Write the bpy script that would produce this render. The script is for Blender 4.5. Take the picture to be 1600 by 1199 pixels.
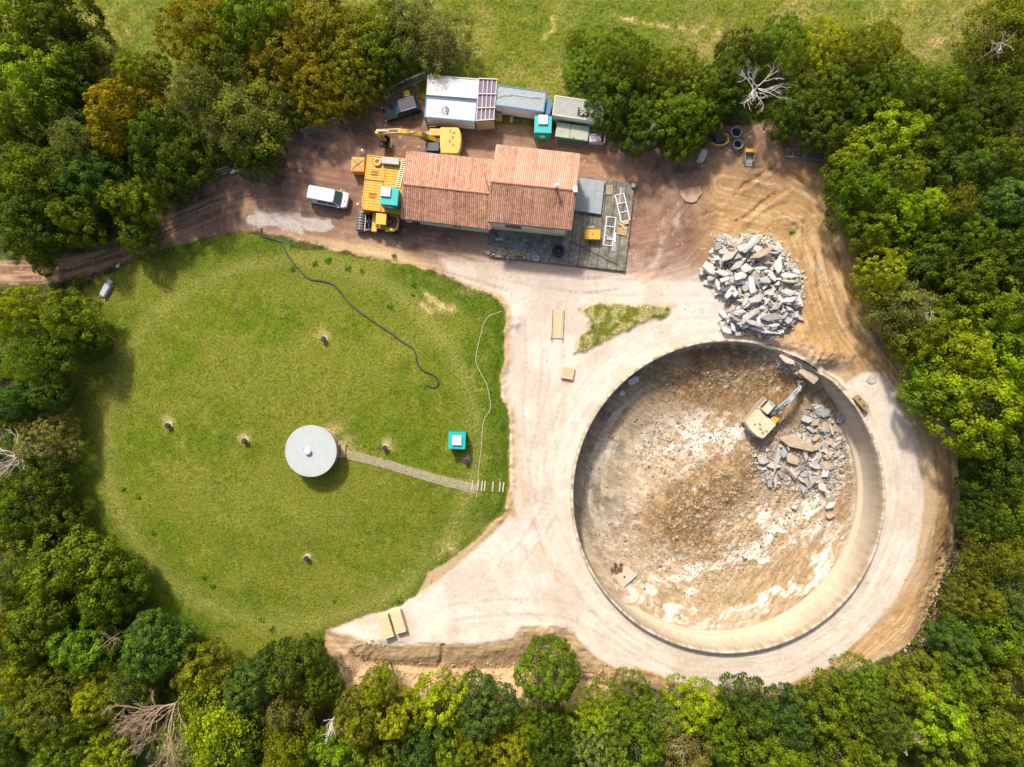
import bpy, bmesh, math, random
import numpy as np
from mathutils import Vector, Matrix
R = math.radians
scene = bpy.context.scene
for o in list(bpy.data.objects): bpy.data.objects.remove(o)
# ------------------------------------------------------------------ camera, sky, sun, exposure
CAM_H = 85.0                       # metres above the yard
K = 126.0 / 1600.0                 # metres per photo pixel at ground level
cam_d = bpy.data.cameras.new('camera'); cam = bpy.data.objects.new('camera', cam_d)
scene.collection.objects.link(cam); scene.camera = cam
cam.location = (0, 0, CAM_H); cam.rotation_euler = (0, 0, 0)
cam_d.sensor_width = 36; cam_d.lens = 36 * CAM_H / 126.0
cam_d.clip_start = 1; cam_d.clip_end = 5000
SUN_EL = 46.0
SH = Vector((0.36, -0.93))         # direction shadows fall on the ground
SH.normalize()
world = bpy.data.worlds.new('World'); scene.world = world; world.use_nodes = True
wn = world.node_tree.nodes; bg = wn['Background']
sky = wn.new('ShaderNodeTexSky'); sky.sky_type = 'NISHITA'; sky.sun_disc = False
sky.sun_elevation = R(SUN_EL); sky.sun_rotation = math.atan2(-SH.x, -SH.y)
sky.air_density = 1.0; sky.dust_density = 5.0; sky.ozone_density = .5
world.node_tree.links.new(sky.outputs[0], bg.inputs[0]); bg.inputs[1].default_value = 0.14
sun_d = bpy.data.lights.new('sun', 'SUN'); sun = bpy.data.objects.new('sun', sun_d)
scene.collection.objects.link(sun)
sun_d.energy = 3.9; sun_d.angle = R(5.0); sun_d.color = (1.0, 0.93, 0.80)
ce = math.cos(R(SUN_EL))
sun.rotation_euler = Vector((SH.x * ce, SH.y * ce, -math.sin(R(SUN_EL)))).to_track_quat('-Z', 'Y').to_euler()
sun.location = (-40, 60, 120)
scene.view_settings.view_transform = 'Standard'; scene.view_settings.look = 'None'
scene.view_settings.gamma = 1; scene.view_settings.use_curve_mapping = False
scene.view_settings.exposure = 0.50
try: scene.cycles.max_bounces = 8; scene.cycles.use_denoising = True
except Exception: pass

def W(px, py, z=0.0):              # photo pixel + height -> world point
    s = (CAM_H - z) / CAM_H * K
    return Vector(((px - 800) * s, (599.5 - py) * s, z))
def S(px, z=0.0): return px * (CAM_H - z) / CAM_H * K
C = scene.collection

# ------------------------------------------------------------------ node helpers and materials
def lin(c):
    return tuple(((v / 255.0) / 12.92 if v / 255.0 <= 0.04045 else ((v / 255.0 + 0.055) / 1.055) ** 2.4) for v in c)
class NT:
    def __init__(s, name):
        s.m = bpy.data.materials.new(name); s.m.use_nodes = True
        s.t = s.m.node_tree; s.n = s.t.nodes; s.b = s.n['Principled BSDF']
    def new(s, typ, **k):
        n = s.n.new(typ)
        for a, v in k.items(): setattr(n, a, v)
        return n
    def link(s, a, b): s.t.links.new(a, b)
    def noise(s, scale, detail=4, rough=.6, coord='Object', stretch=None, w=None):
        tc = s.new('ShaderNodeTexCoord'); n = s.new('ShaderNodeTexNoise')
        n.inputs['Scale'].default_value = scale; n.inputs['Detail'].default_value = detail
        n.inputs['Roughness'].default_value = rough
        if stretch:
            mp = s.new('ShaderNodeMapping'); mp.inputs['Scale'].default_value = stretch
            s.link(tc.outputs[coord], mp.inputs['Vector']); s.link(mp.outputs[0], n.inputs['Vector'])
        else: s.link(tc.outputs[coord], n.inputs['Vector'])
        return n.outputs['Fac']
    def ramp(s, fac, stops):
        r = s.new('ShaderNodeValToRGB'); e = r.color_ramp.elements
        while len(e) < len(stops): e.new(.5)
        for i, (p, c) in enumerate(stops):
            e[i].position = p; e[i].color = (*c, 1) if len(c) == 3 else c
        s.link(fac, r.inputs[0]); return r.outputs[0]
    def mix(s, fac, a, b, mode='MIX'):
        m = s.new('ShaderNodeMix', data_type='RGBA', blend_type=mode)
        for i, v in ((0, fac), (6, a), (7, b)):
            if isinstance(v, (int, float)): m.inputs[i].default_value = v
            elif isinstance(v, tuple): m.inputs[i].default_value = (*v, 1) if len(v) == 3 else v
            else: s.link(v, m.inputs[i])
        return m.outputs[2]
    def mr(s, v, a, b, c, d):
        m = s.new('ShaderNodeMapRange')
        s.link(v, m.inputs[0])
        for i, x in enumerate((a, b, c, d)): m.inputs[i + 1].default_value = x
        return m.outputs[0]
    def mul(s, a, b, op='MULTIPLY'):
        m = s.new('ShaderNodeMath', operation=op)
        for i, v in enumerate((a, b)):
            if isinstance(v, (int, float)): m.inputs[i].default_value = v
            else: s.link(v, m.inputs[i])
        return m.outputs[0]
    def attr(s, name, out='Color'):
        a = s.new('ShaderNodeAttribute'); a.attribute_name = name; return a.outputs[out]
    def bump(s, h, strength=.5, dist=.05):
        b = s.new('ShaderNodeBump'); b.inputs['Strength'].default_value = strength
        b.inputs['Distance'].default_value = dist
        s.link(h, b.inputs['Height']); s.link(b.outputs[0], s.b.inputs['Normal'])
    def col(s, v):
        if isinstance(v, tuple): s.b.inputs['Base Color'].default_value = (*v, 1)
        else: s.link(v, s.b.inputs['Base Color'])
    def rough(s, v): s.b.inputs['Roughness'].default_value = v

_mats = {}
def worn(name, c, rough=.55, var=.25, scale=1.5, dirt=None, dirt_amt=.35, metal=0.0, bump=.0, spec=.5):
    """painted / plain surface with blotchy wear and dirt"""
    if name in _mats: return _mats[name]
    m = NT(name)
    n1 = m.noise(scale, 5, .6); n2 = m.noise(scale * 7, 3, .6)
    c = tuple(v * .72 for v in c) if sum(c) > 1.0 else c
    k = m.mr(n1, .3, .7, 1 - var, 1 + var * .4)
    base = m.mix(1.0, c, m.new('ShaderNodeCombineColor').outputs[0], 'MULTIPLY') if False else None
    cc = m.new('ShaderNodeCombineColor')
    for i in range(3): m.link(k, cc.inputs[i])
    col = m.mix(1.0, c, cc.outputs[0], 'MULTIPLY')
    d = dirt or tuple(x * .45 + .03 for x in c)
    f = m.ramp(n2, [(.52, (0, 0, 0)), (.72, (dirt_amt,) * 3)])
    col = m.mix(f, col, d)
    m.col(col); m.rough(rough); m.b.inputs['Metallic'].default_value = metal
    m.b.inputs['Specular IOR Level'].default_value = spec
    if bump: m.bump(n2, bump, .02)
    m.m['c'] = list(c); _mats[name] = m.m; return m.m

# ------------------------------------------------------------------ numpy noise
def _hash(ix, iy, seed):
    h = (ix.astype(np.int64) * 374761393 + iy.astype(np.int64) * 668265263 + seed * 974634777) & 0x7fffffff
    h = ((h ^ (h >> 13)) * 1274126177) & 0x7fffffff
    return ((h ^ (h >> 16)) & 0xffff) / 65535.0
def vnoise(x, y, seed=0):
    ix = np.floor(x); iy = np.floor(y); fx = x - ix; fy = y - iy
    fx = fx * fx * (3 - 2 * fx); fy = fy * fy * (3 - 2 * fy)
    a = _hash(ix, iy, seed); b = _hash(ix + 1, iy, seed); c = _hash(ix, iy + 1, seed); d = _hash(ix + 1, iy + 1, seed)
    return (a * (1 - fx) + b * fx) * (1 - fy) + (c * (1 - fx) + d * fx) * fy
def fbm(x, y, seed=0, octs=4, gain=.55):
    s = 0; a = 1; t = 0
    for i in range(octs):
        s = s + a * vnoise(x * 2 ** i + 17.3 * i, y * 2 ** i - 9.1 * i, seed + i); t += a; a *= gain
    return s / t
def sst(a, b, x):
    t = np.clip((x - a) / (b - a), 0, 1); return t * t * (3 - 2 * t)
def sdpoly(px, py, poly):
    """signed distance to polygon, positive inside (photo pixels)"""
    d = np.full(px.shape, 1e9); inside = np.zeros(px.shape, bool); n = len(poly)
    for i in range(n):
        ax, ay = poly[i]; bx, by = poly[(i + 1) % n]
        ex, ey = bx - ax, by - ay; L = ex * ex + ey * ey
        t = np.clip(((px - ax) * ex + (py - ay) * ey) / L, 0, 1)
        d = np.minimum(d, (px - ax - t * ex) ** 2 + (py - ay - t * ey) ** 2)
        if ay != by:
            c = ((ay > py) != (by > py)) & (px < ex * (py - ay) / (by - ay) + ax); inside ^= c
    return np.where(inside, 1, -1) * np.sqrt(d)
def dpath(px, py, pts):
    """distance to polyline, signed side, arc length"""
    d = np.full(px.shape, 1e9); sd = np.zeros(px.shape); al = np.zeros(px.shape); acc = 0
    for (ax, ay), (bx, by) in zip(pts[:-1], pts[1:]):
        ex, ey = bx - ax, by - ay; L = math.hypot(ex, ey)
        t = np.clip(((px - ax) * ex + (py - ay) * ey) / L / L, 0, 1)
        dx = px - ax - t * ex; dy = py - ay - t * ey; dd = np.hypot(dx, dy)
        m = dd < d; d = np.where(m, dd, d)
        side = np.sign(ex * (py - ay) - ey * (px - ax))
        sd = np.where(m, dd * side, sd); al = np.where(m, acc + t * L, al); acc += L
    return d, sd, al

# ------------------------------------------------------------------ mesh helpers
def mesh_np(name, V, F, mat=None, smooth=True, attrs=None, parent=None):
    me = bpy.data.meshes.new(name); V = np.asarray(V, np.float32); F = np.asarray(F, np.int32)
    me.vertices.add(len(V)); me.vertices.foreach_set('co', V.ravel())
    k = F.shape[1]; me.loops.add(F.size); me.loops.foreach_set('vertex_index', F.ravel())
    me.polygons.add(len(F)); me.polygons.foreach_set('loop_start', np.arange(0, F.size, k, dtype=np.int32))
    me.polygons.foreach_set('loop_total', np.full(len(F), k, np.int32))
    me.polygons.foreach_set('use_smooth', np.full(len(F), smooth))
    me.update(calc_edges=True)
    for an, a in (attrs or {}).items():
        a = np.asarray(a, np.float32)
        if a.ndim == 2:
            if a.shape[1] == 3: a = np.hstack([a, np.ones((len(a), 1), np.float32)])
            at = me.attributes.new(an, 'FLOAT_COLOR', 'POINT'); at.data.foreach_set('color', a.ravel())
        else:
            at = me.attributes.new(an, 'FLOAT', 'POINT'); at.data.foreach_set('value', a.ravel())
    if mat: me.materials.append(mat)
    o = bpy.data.objects.new(name, me); C.objects.link(o)
    if parent: o.parent = parent
    return o
def tag(o, label=None, cat=None, group=None, kind=None):
    if label: o['label'] = label
    if cat: o['category'] = cat
    if group: o['group'] = group
    if kind: o['kind'] = kind
    return o
def thing(name, label, cat, loc=(0, 0, 0), rz=0, group=None, rot=None):
    o = bpy.data.objects.new(name, None); C.objects.link(o); o.empty_display_size = .3
    o.location = loc; o.rotation_euler = rot or (0, 0, rz)
    return tag(o, label, cat, group)
def copy_tree(o, parent=None):
    c = o.copy(); C.objects.link(c); c.parent = parent
    for ch in list(o.children): copy_tree(ch, c)
    return c
class MB:
    def __init__(s): s.v = []; s.f = []
    def add(s, V, F, M=None):
        k = len(s.v)
        for p in V:
            p = Vector(p); s.v.append(tuple(M @ p) if M else tuple(p))
        s.f += [tuple(i + k for i in f) for f in F]; return s
    def box(s, cx, cy, cz, sx, sy, sz, rz=0, rx=0, ry=0, top=1.0, topx=None):
        hx, hy, hz = sx / 2, sy / 2, sz / 2; tx = top if topx is None else topx
        V = [(-hx, -hy, -hz), (hx, -hy, -hz), (hx, hy, -hz), (-hx, hy, -hz),
             (-hx * tx, -hy * top, hz), (hx * tx, -hy * top, hz), (hx * tx, hy * top, hz), (-hx * tx, hy * top, hz)]
        F = [(3, 2, 1, 0), (4, 5, 6, 7), (0, 1, 5, 4), (1, 2, 6, 5), (2, 3, 7, 6), (3, 0, 4, 7)]
        M = Matrix.Translation((cx, cy, cz)) @ Matrix.Rotation(rz, 4, 'Z') @ Matrix.Rotation(ry, 4, 'Y') @ Matrix.Rotation(rx, 4, 'X')
        return s.add(V, F, M)
    def bar(s, a, b, w, h=None, up=(0, 0, 1)):
        a = Vector(a); b = Vector(b); h = h or w; d = (b - a); L = d.length; d.normalize()
        u = Vector(up)
        if abs(d.dot(u)) > .98: u = Vector((0, 1, 0))
        sx = d.cross(u).normalized(); uz = sx.cross(d)
        V = []
        for p in (a, b):
            for i, j in ((-1, -1), (1, -1), (1, 1), (-1, 1)): V.append(p + sx * i * w / 2 + uz * j * h / 2)
        return s.add(V, [(3, 2, 1, 0), (4, 5, 6, 7), (0, 1, 5, 4), (1, 2, 6, 5), (2, 3, 7, 6), (3, 0, 4, 7)])
    def cyl(s, c, r, h, n=16, axis='Z', r2=None, cap=True):
        r2 = r if r2 is None else r2
        V = [(r * math.cos(2 * math.pi * i / n), r * math.sin(2 * math.pi * i / n), -h / 2) for i in range(n)]
        V += [(r2 * math.cos(2 * math.pi * i / n), r2 * math.sin(2 * math.pi * i / n), h / 2) for i in range(n)]
        F = [(i, (i + 1) % n, n + (i + 1) % n, n + i) for i in range(n)]
        if cap: F += [tuple(range(n))[::-1], tuple(range(n, 2 * n))]
        M = Matrix.Translation(c)
        if axis == 'Y': M = M @ Matrix.Rotation(R(90), 4, 'X')
        if axis == 'X': M = M @ Matrix.Rotation(R(90), 4, 'Y')
        return s.add(V, F, M)
    def ring(s, c, ro, ri, h, n=24, axis='Z'):
        V = []
        for rr, z in ((ro, -h / 2), (ro, h / 2), (ri, h / 2), (ri, -h / 2)):
            V += [(rr * math.cos(2 * math.pi * i / n), rr * math.sin(2 * math.pi * i / n), z) for i in range(n)]
        F = []
        for k in range(4):
            for i in range(n):
                j = (i + 1) % n; k2 = (k + 1) % 4
                F.append((k * n + i, k * n + j, k2 * n + j, k2 * n + i))
        M = Matrix.Translation(c)
        if axis == 'Y': M = M @ Matrix.Rotation(R(90), 4, 'X')
        if axis == 'X': M = M @ Matrix.Rotation(R(90), 4, 'Y')
        return s.add(V, F, M)
    def torus(s, c, r1, r2, n=24, m=8, axis='Z'):
        V = []; F = []
        for i in range(n):
            a = 2 * math.pi * i / n
            for j in range(m):
                b = 2 * math.pi * j / m; rr = r1 + r2 * math.cos(b)
                V.append((rr * math.cos(a), rr * math.sin(a), r2 * math.sin(b)))
        for i in range(n):
            for j in range(m):
                F.append((i * m + j, ((i + 1) % n) * m + j, ((i + 1) % n) * m + (j + 1) % m, i * m + (j + 1) % m))
        M = Matrix.Translation(c)
        if axis == 'Y': M = M @ Matrix.Rotation(R(90), 4, 'X')
        return s.add(V, F, M)
    def prism(s, pts, z0, z1, top=1.0, M=None, topc=None):
        n = len(pts); cx = sum(p[0] for p in pts) / n; cy = sum(p[1] for p in pts) / n
        if topc: cx, cy = topc
        V = [(p[0], p[1], z0) for p in pts] + [(cx + (p[0] - cx) * top, cy + (p[1] - cy) * top, z1) for p in pts]
        F = [(i, (i + 1) % n, n + (i + 1) % n, n + i) for i in range(n)] + [tuple(range(n))[::-1], tuple(range(n, 2 * n))]
        return s.add(V, F, M)
    def loft(s, secs, cap=True):
        n = len(secs[0]); V = [p for q in secs for p in q]; F = []
        for k in range(len(secs) - 1):
            for i in range(n): F.append((k * n + i, k * n + (i + 1) % n, (k + 1) * n + (i + 1) % n, (k + 1) * n + i))
        if cap: F += [tuple(range(n))[::-1], tuple(range((len(secs) - 1) * n, len(secs) * n))]
        return s.add(V, F)
    def tube(s, pts, rad, n=8, cap=True):
        pts = [Vector(p) for p in pts]; rads = rad if isinstance(rad, (list, tuple)) else [rad] * len(pts)
        secs = []; prev = None
        for i, p in enumerate(pts):
            d = (pts[min(i + 1, len(pts) - 1)] - pts[max(i - 1, 0)]).normalized()
            u = prev if prev is not None else (Vector((0, 0, 1)) if abs(d.z) < .9 else Vector((1, 0, 0)))
            x = d.cross(u).normalized(); y = x.cross(d).normalized(); prev = y
            secs.append([p + (x * math.cos(2 * math.pi * k / n) + y * math.sin(2 * math.pi * k / n)) * rads[i] for k in range(n)])
        return s.loft(secs, cap)
    def build(s, name, mat, parent=None, bevel=0, smooth=False, segs=2):
        me = bpy.data.meshes.new(name); me.from_pydata(s.v, [], s.f)
        bm = bmesh.new(); bm.from_mesh(me); bmesh.ops.recalc_face_normals(bm, faces=bm.faces)
        if bevel:
            bmesh.ops.bevel(bm, geom=[e for e in bm.edges if e.is_manifold and e.calc_face_angle(0) > .5], offset=bevel, segments=segs, affect='EDGES', clamp_overlap=True)
        if smooth:
            for f in bm.faces: f.smooth = True
            for e in bm.edges:
                if e.is_manifold and e.calc_face_angle(0) > .7: e.smooth = False
        bm.to_mesh(me); bm.free()
        if mat: me.materials.append(mat)
        o = bpy.data.objects.new(name, me); C.objects.link(o)
        if parent: o.parent = parent
        return o
# ------------------------------------------------------------------ the ground: one height field cut into its zones
TANK = W(1138, 776, 1.0); TANK.z = 0; R_OUT = 19.14; R_IN = 18.84; Z_RIM = 1.0; Z_FLOOR = -4.3
LAWN = [(130,450),(172,428),(215,405),(270,384),(330,372),(385,362),(408,372),(440,382),(480,392),(520,392),(560,405),(600,408),(640,412),(700,436),(722,447),(745,452),(778,468),(792,490),(787,520),(788,560),(781,590),(783,620),(797,650),(796,700),(797,760),(788,800),(762,826),(735,852),(700,878),(668,896),(655,925),(630,944),(600,955),(575,960),(545,972),(508,985),(508,1010),(522,1040),(540,1066),(530,1110),(420,1085),(330,1040),(250,965),(180,885),(100,845),(98,700),(105,600),(128,520)]
PAD = [(520,985),(560,968),(596,958),(640,938),(684,912),(722,880),(762,843),(796,810),(812,812),(800,760),(800,700),(793,650),(785,615),(794,560),(800,500),(786,466),(740,448),(700,430),(690,405),(760,415),(860,428),(985,430),(1060,440),(1110,425),(1130,460),(1135,520),(1200,535),(1300,580),(1322,603),(1345,585),(1375,583),(1396,606),(1410,645),(1432,690),(1443,760),(1438,820),(1425,880),(1400,930),(1350,990),(1290,1040),(1230,1067),(1150,1078),(1060,1066),(1010,1044),(960,1040),(925,1020),(900,988),(880,978),(850,974),(815,978),(800,998),(750,1006),(690,1004),(620,1006),(580,1004),(545,990)]
VERGE = [(905,482),(940,474),(985,478),(1055,477),(1040,495),(1000,508),(955,528),(915,548),(897,552),(905,530),(925,508),(915,492)]
YARD = [(-60,440),(-60,405),(60,408),(150,385),(205,365),(255,318),(330,285),(420,245),(470,200),(520,180),(590,160),(650,140),(720,190),(940,205),(1040,228),(1100,230),(1120,200),(1200,195),(1270,205),(1290,235),(1310,300),(1320,350),(1350,440),(1385,520),(1440,600),(1490,680),(1515,780),(1505,860),(1480,930),(1440,990),(1400,1020),(1330,1050),(1250,1090),(1150,1096),(1050,1090),(985,1065),(930,1060),(900,1070),(800,1064),(640,1064),(545,1050),(500,1010),(500,980),(600,900),(780,780),(780,480),(700,430),(560,398),(400,360),(330,372),(240,395),(140,430),(60,445)]
SANDY = [(1085,300),(1130,250),(1180,262),(1260,245),(1300,290),(1330,350),(1360,440),(1395,520),(1450,600),(1500,680),(1525,780),(1515,870),(1480,940),(1440,1000),(1330,1060),(1250,1095),(1050,1095),(985,1070),(800,1070),(500,1060),(490,975),(900,960),(1200,1080),(1440,900),(1450,700),(1340,590),(1200,530),(1150,500),(1100,440),(1110,360)]
EMB = [(508,990),(560,1000),(640,1006),(750,1008),(800,1000),(812,982),(850,976),(890,985),(905,1005),(925,1028),(960,1046),(1010,1052),(1060,1072),(1060,1120),(900,1110),(700,1100),(540,1075)]

def axis(a, b, step, far, n=22):
    core = np.arange(a, b + step / 2, step); g = np.geomspace(step * 2, far, n); 
    return np.concatenate([(a - g)[::-1], core, b + g])
xs = axis(-64.5, 64.5, .15, 500); ys = axis(-48.5, 48.5, .15, 500)
X, Y = np.meshgrid(xs, ys); PX = X / K + 800; PY = 599.5 - Y / K
wob = (fbm(PX / 26, PY / 26, 5) - .5) * 16 + (fbm(PX / 7, PY / 7, 9, 3) - .5) * 8
wob2 = (fbm(PX / 12, PY / 12, 15, 4) - .5) * 12
s_lawn = sdpoly(PX, PY, LAWN); s_pad = sdpoly(PX, PY, PAD); s_yard = sdpoly(PX, PY, YARD)
s_sand = sdpoly(PX, PY, SANDY); s_emb = sdpoly(PX, PY, EMB); s_verge = sdpoly(PX, PY, VERGE)
rad = np.hypot(X - TANK.x, Y - TANK.y); ang = np.arctan2(Y - TANK.y, X - TANK.x)
meadow_y = 205 - 90 * sst(820, 960, PX) + 60 * sst(1350, 1600, PX) - 0 * PX
m_mead = sst(-25, 25, meadow_y - PY + wob * 2.5)
m_yard = sst(-3, 3, s_yard + wob * .7); m_sand = sst(-32, 32, s_sand + wob * 2.2) * m_yard
m_lawn = sst(-1.5, 1.5, s_lawn + wob2 * .55)
edge_soft = 3 + 26 * sst(560, 400, PY)
m_pad = sst(-1, 1, (s_pad + wob2 * .35) / edge_soft * (1 + 2.2 * sst(560, 400, PY)))
m_verge = sst(-3, 3, s_verge + wob2 * 1.1)
m_emb = sst(-2, 2, s_emb + wob2 * .3)

TRACK1 = [(1130,290),(1210,305),(1270,340),(1300,420),(1330,500),(1395,590),(1450,680),(1468,780),(1450,880),(1400,960),(1320,1030),(1200,1090)]
TRACK0 = [(-80,424),(60,424),(150,402),(230,372),(330,325),(430,300),(520,275),(560,262)]
TRACK2 = [(430,345),(560,370),(700,392),(840,425),(1000,440),(1080,420),(1150,330),(1240,270)]
TRACK3 = [(830,470),(835,560),(840,650),(850,750),(870,850),(910,930),(970,1000),(1080,1045),(1200,1052),(1320,990)]
d1, sd1, al1 = dpath(PX, PY, TRACK1); d0, sd0, al0 = dpath(PX, PY, TRACK0)
d2, sd2, al2 = dpath(PX, PY, TRACK2); d3, sd3, al3 = dpath(PX, PY, TRACK3)
st1 = fbm(sd1 / 3.2 + 50, al1 / 60, 21, 4); st0 = fbm(sd0 / 3.0 + 90, al0 / 70, 22, 4)
st2 = fbm(sd2 / 3.4 + 90, al2 / 60, 23, 4); st3 = fbm(sd3 / 3.2 + 90, al3 / 55, 24, 4)
polar = fbm(rad / .28, ang * 3.0, 31, 4)

# ---- heights
H = (fbm(X / 9, Y / 9, 3, 3) - .5) * .3
H += m_lawn * (.12 + .22 * sst(700, 790, PX)) * sst(0, 14, s_lawn) + m_lawn * .8 * sst(10, 200, s_lawn) + m_lawn * (fbm(X / .5, Y / .5, 41, 3) - .5) * .08
H += m_verge * .2
bank = np.exp(-((s_lawn + 3) / 6.0) ** 2) * sst(700, 790, PX) * m_yard
H += bank * (.15 + .5 * (fbm(X / .7, Y / .7, 42, 3) - .4))
H = H * (1 - np.exp(-((rad - R_OUT) / 1.5) ** 2) * (rad > R_OUT - 2)) 
H -= 2.3 * sst(-6, 75, s_emb) + .3 * m_emb * (fbm(X / .6, Y / .6, 43, 4) - .3)
fall = sst(1462, 1540, PX + .25 * (PY - 780)) * sst(560, 700, PY) + sst(1075, 1150, PY) * sst(900, 1000, PX) * (1 - m_pad)
H -= 2.4 * np.clip(fall, 0, 1)
track_zone = m_sand * (1 - m_pad)
H += track_zone * np.exp(-(d1 / 60) ** 2) * (st1 - .5) * .14
H += m_yard * (1 - m_pad) * (1 - m_sand) * np.exp(-(d2 / 60) ** 2) * (st2 - .5) * .10
H += m_yard * np.exp(-(d0 / 35) ** 2) * (st0 - .5) * .35 * sst(420, 300, PX)
H += m_pad * (fbm(X / 1.4, Y / 1.4, 44, 4) - .5) * .10 + m_pad * np.exp(-(d3 / 70) ** 2) * (st3 - .5) * .07
H += track_zone * (fbm(X / 1.3, Y / 1.1, 45, 5) - .5) * .26
def lump(cx, cy, r, h, sx=1, rough=.6, seed=50):
    w = W(cx, cy); q = np.hypot((X - w.x) / sx, Y - w.y) / (r * K)
    return h * np.exp(-q ** 2) * (1 + rough * (fbm(X / .6, Y / .6, seed, 4) - .5) * 2)
# ruts and spoil ridges in the sand
RX = PX + (fbm(PX/14, PY/14, 62) - .5) * 10; RY = PY + (fbm(PX/14, PY/14, 65) - .5) * 10
def ridge(pts, w, h, seed=60):
    d, sd, al = dpath(RX, RY, pts)
    return h * .6 * (np.exp(-((sd - w) / w) ** 2) - .9 * np.exp(-((sd + w * .4) / (w * .7)) ** 2)) * (al > .1)
for q in ([(1150,300),(1190,275),(1215,262)], [(1162,345),(1195,320),(1230,300)], [(1080,345),(1105,335),(1125,322)], [(1215,335),(1245,338)],
          [(1255,350),(1275,400),(1280,460)], [(1290,330),(1310,400),(1330,470)], [(1262,560),(1300,585),(1320,600)]):
    H += ridge(q, 5.5, .20, 60 + len(q)) * m_yard
for a in [(1272,560,20,.9,1.2),(1292,585,14,-1.0,1.3),(1300,552,16,.6,1),(1245,540,16,.5,1.5),(1318,560,16,.55,1),(1252,520,10,.35,1),
          (1232,548,9,-.4,1.6),(640,1030,12,.25,3),(850,992,18,.6,1.3),(905,1010,12,.3,1),(550,1020,25,.5,1),(806,500,14,.45,.7),(925,505,9,.3,1),
          (1075,300,16,.25,1.3),(1118,360,20,.2,2),(1240,345,14,.3,2)]:
    H += lump(*a)
GULLY = [(692,1010),(690,1030),(684,1048)]
dg, _, _ = dpath(PX, PY, GULLY); H -= .35 * np.exp(-(dg / 3) ** 2)
rough_e = sst(1045, 1062, PY) * sst(500, 540, PX) * sst(1000, 960, PX) + sst(1455, 1480, PX) * m_yard * sst(800, 900, PY) + .8 * sst(1420, 1470, PX) * m_yard * sst(900, 930, PY)
H += np.clip(rough_e, 0, 1) * m_yard * (fbm(X / .4, Y / .4, 46, 3) - .5) * .9
H += m_mead * ((fbm(X / 1.2, Y / 1.2, 47, 4) - .5) * .35)
forest = (1 - m_yard) * (1 - m_mead) * (1 - m_lawn)
H += forest * (fbm(X / 1.5, Y / 1.5, 48, 4) - .5) * .5
near_tank = np.exp(-(np.maximum(rad - R_OUT, 0) / .6) ** 2)
H = H * (1 - near_tank * sst(.3, -.2, H)) 

# ---- albedo
def c3(r, g, b): return np.array([r, g, b], np.float32)
def blend(A, c, m):
    c = c if isinstance(c, np.ndarray) and c.ndim == 3 else c[None, None, :]
    return A * (1 - m[..., None]) + c * m[..., None]
n1 = fbm(X / 3.5, Y / 3.5, 70); n2 = fbm(X / .8, Y / .8, 71, 4); n3 = fbm(X / 14, Y / 14, 72, 3); n4 = fbm(X / .35, Y / .35, 73, 3)
COL = np.zeros(X.shape + (3,), np.float32) + c3(.045, .045, .016)
COL = blend(COL, c3(.09, .06, .03), sst(.5, .7, n2))
COL = blend(COL, c3(.05, .09, .015), sst(.48, .62, n1) * .8)
# meadow
MEAD = blend(blend(np.zeros_like(COL) + c3(.105, .122, .010), c3(.185, .170, .035), sst(.42, .75, n1)), c3(.055, .10, .012), sst(.5, .75, n2) * .75)
MEAD = blend(MEAD, c3(.075, .115, .010), sst(.5, .66, n3) * .6)
dm, _, _ = dpath(PX + wob * .4, PY + wob * .6, [(960,28),(1040,42),(1110,48),(1190,54)]); MEAD = blend(MEAD, c3(.42, .30, .13), np.exp(-(dm / 4.5) ** 2) * .8 * sst(.35, .6, n2))
dm, _, _ = dpath(PX + wob * .4, PY + wob * .4, [(862,25),(866,45),(850,62)]); MEAD = blend(MEAD, c3(.36, .30, .09), np.exp(-(dm / 3.5) ** 2) * .7)
for (a, b, r_, w_) in [(1095,70,45,.5),(1465,68,16,.8),(1430,95,30,.55),(875,110,22,.45),(1230,20,25,.4),(1500,40,50,.5),(200,50,5,.8),(160,125,14,.5)]:
    MEAD = blend(MEAD, c3(.33, .23, .10), np.exp(-(np.hypot(PX - a, PY - b) / r_) ** 2) * w_ * sst(.3, .6, n2))
COL = blend(COL, MEAD, m_mead)
# red-brown yard
RED = blend(np.zeros_like(COL) + c3(.17, .098, .068), c3(.27, .165, .115), sst(.35, .7, n1 * .6 + st2 * .4))
RED = blend(RED, c3(.10, .06, .045), sst(.55, .8, fbm(X / 2.0, Y / 1.2, 74)) * .75)
RED = blend(RED, c3(.40, .29, .21), sst(.6, .85, n2) * .35)
RED = blend(RED, c3(.40, .22, .13), np.exp(-(np.hypot((PX - 960) / 1.6, PY - 262) / 30) ** 2) * .6)
RED = blend(RED, c3(.46, .36, .29), sst(-20, 30, PY - 385 - (PX - 700) * .06 + wob * 1.6) * .6 * sst(640, 760, PX))
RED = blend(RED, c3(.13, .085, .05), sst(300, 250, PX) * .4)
RED = blend(RED, c3(.47, .29, .16), sst(.48, .62, st0) * sst(440, 330, PX) * np.exp(-(d0 / 22) ** 2) * .65)
mg = sst(.5, -.5, np.hypot((PX - 172) / 26, (PY - 394 + (PX - 172) * .42) / 3.2) - 1 + wob * .03); 
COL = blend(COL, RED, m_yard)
COL = blend(COL, c3(.08, .12, .02), mg * .8)
# pale wash by the lawn and grey patch
dw, _, _ = dpath(PX + wob * .8, PY + wob * .5, [(430,378),(520,388),(600,398),(680,425),(760,455)]); COL = blend(COL, c3(.50, .36, .19), np.exp(-(dw / 13) ** 2) * .85 * m_yard)
gp = sst(-2, 2, sdpoly(PX, PY, [(383,336),(400,330),(455,335),(500,342),(520,352),(516,362),(470,360),(420,355),(385,350)]) + wob2 * .9 + (n2 - .5) * 16); COL = blend(COL, c3(.37, .335, .30), gp * .85)
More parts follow.
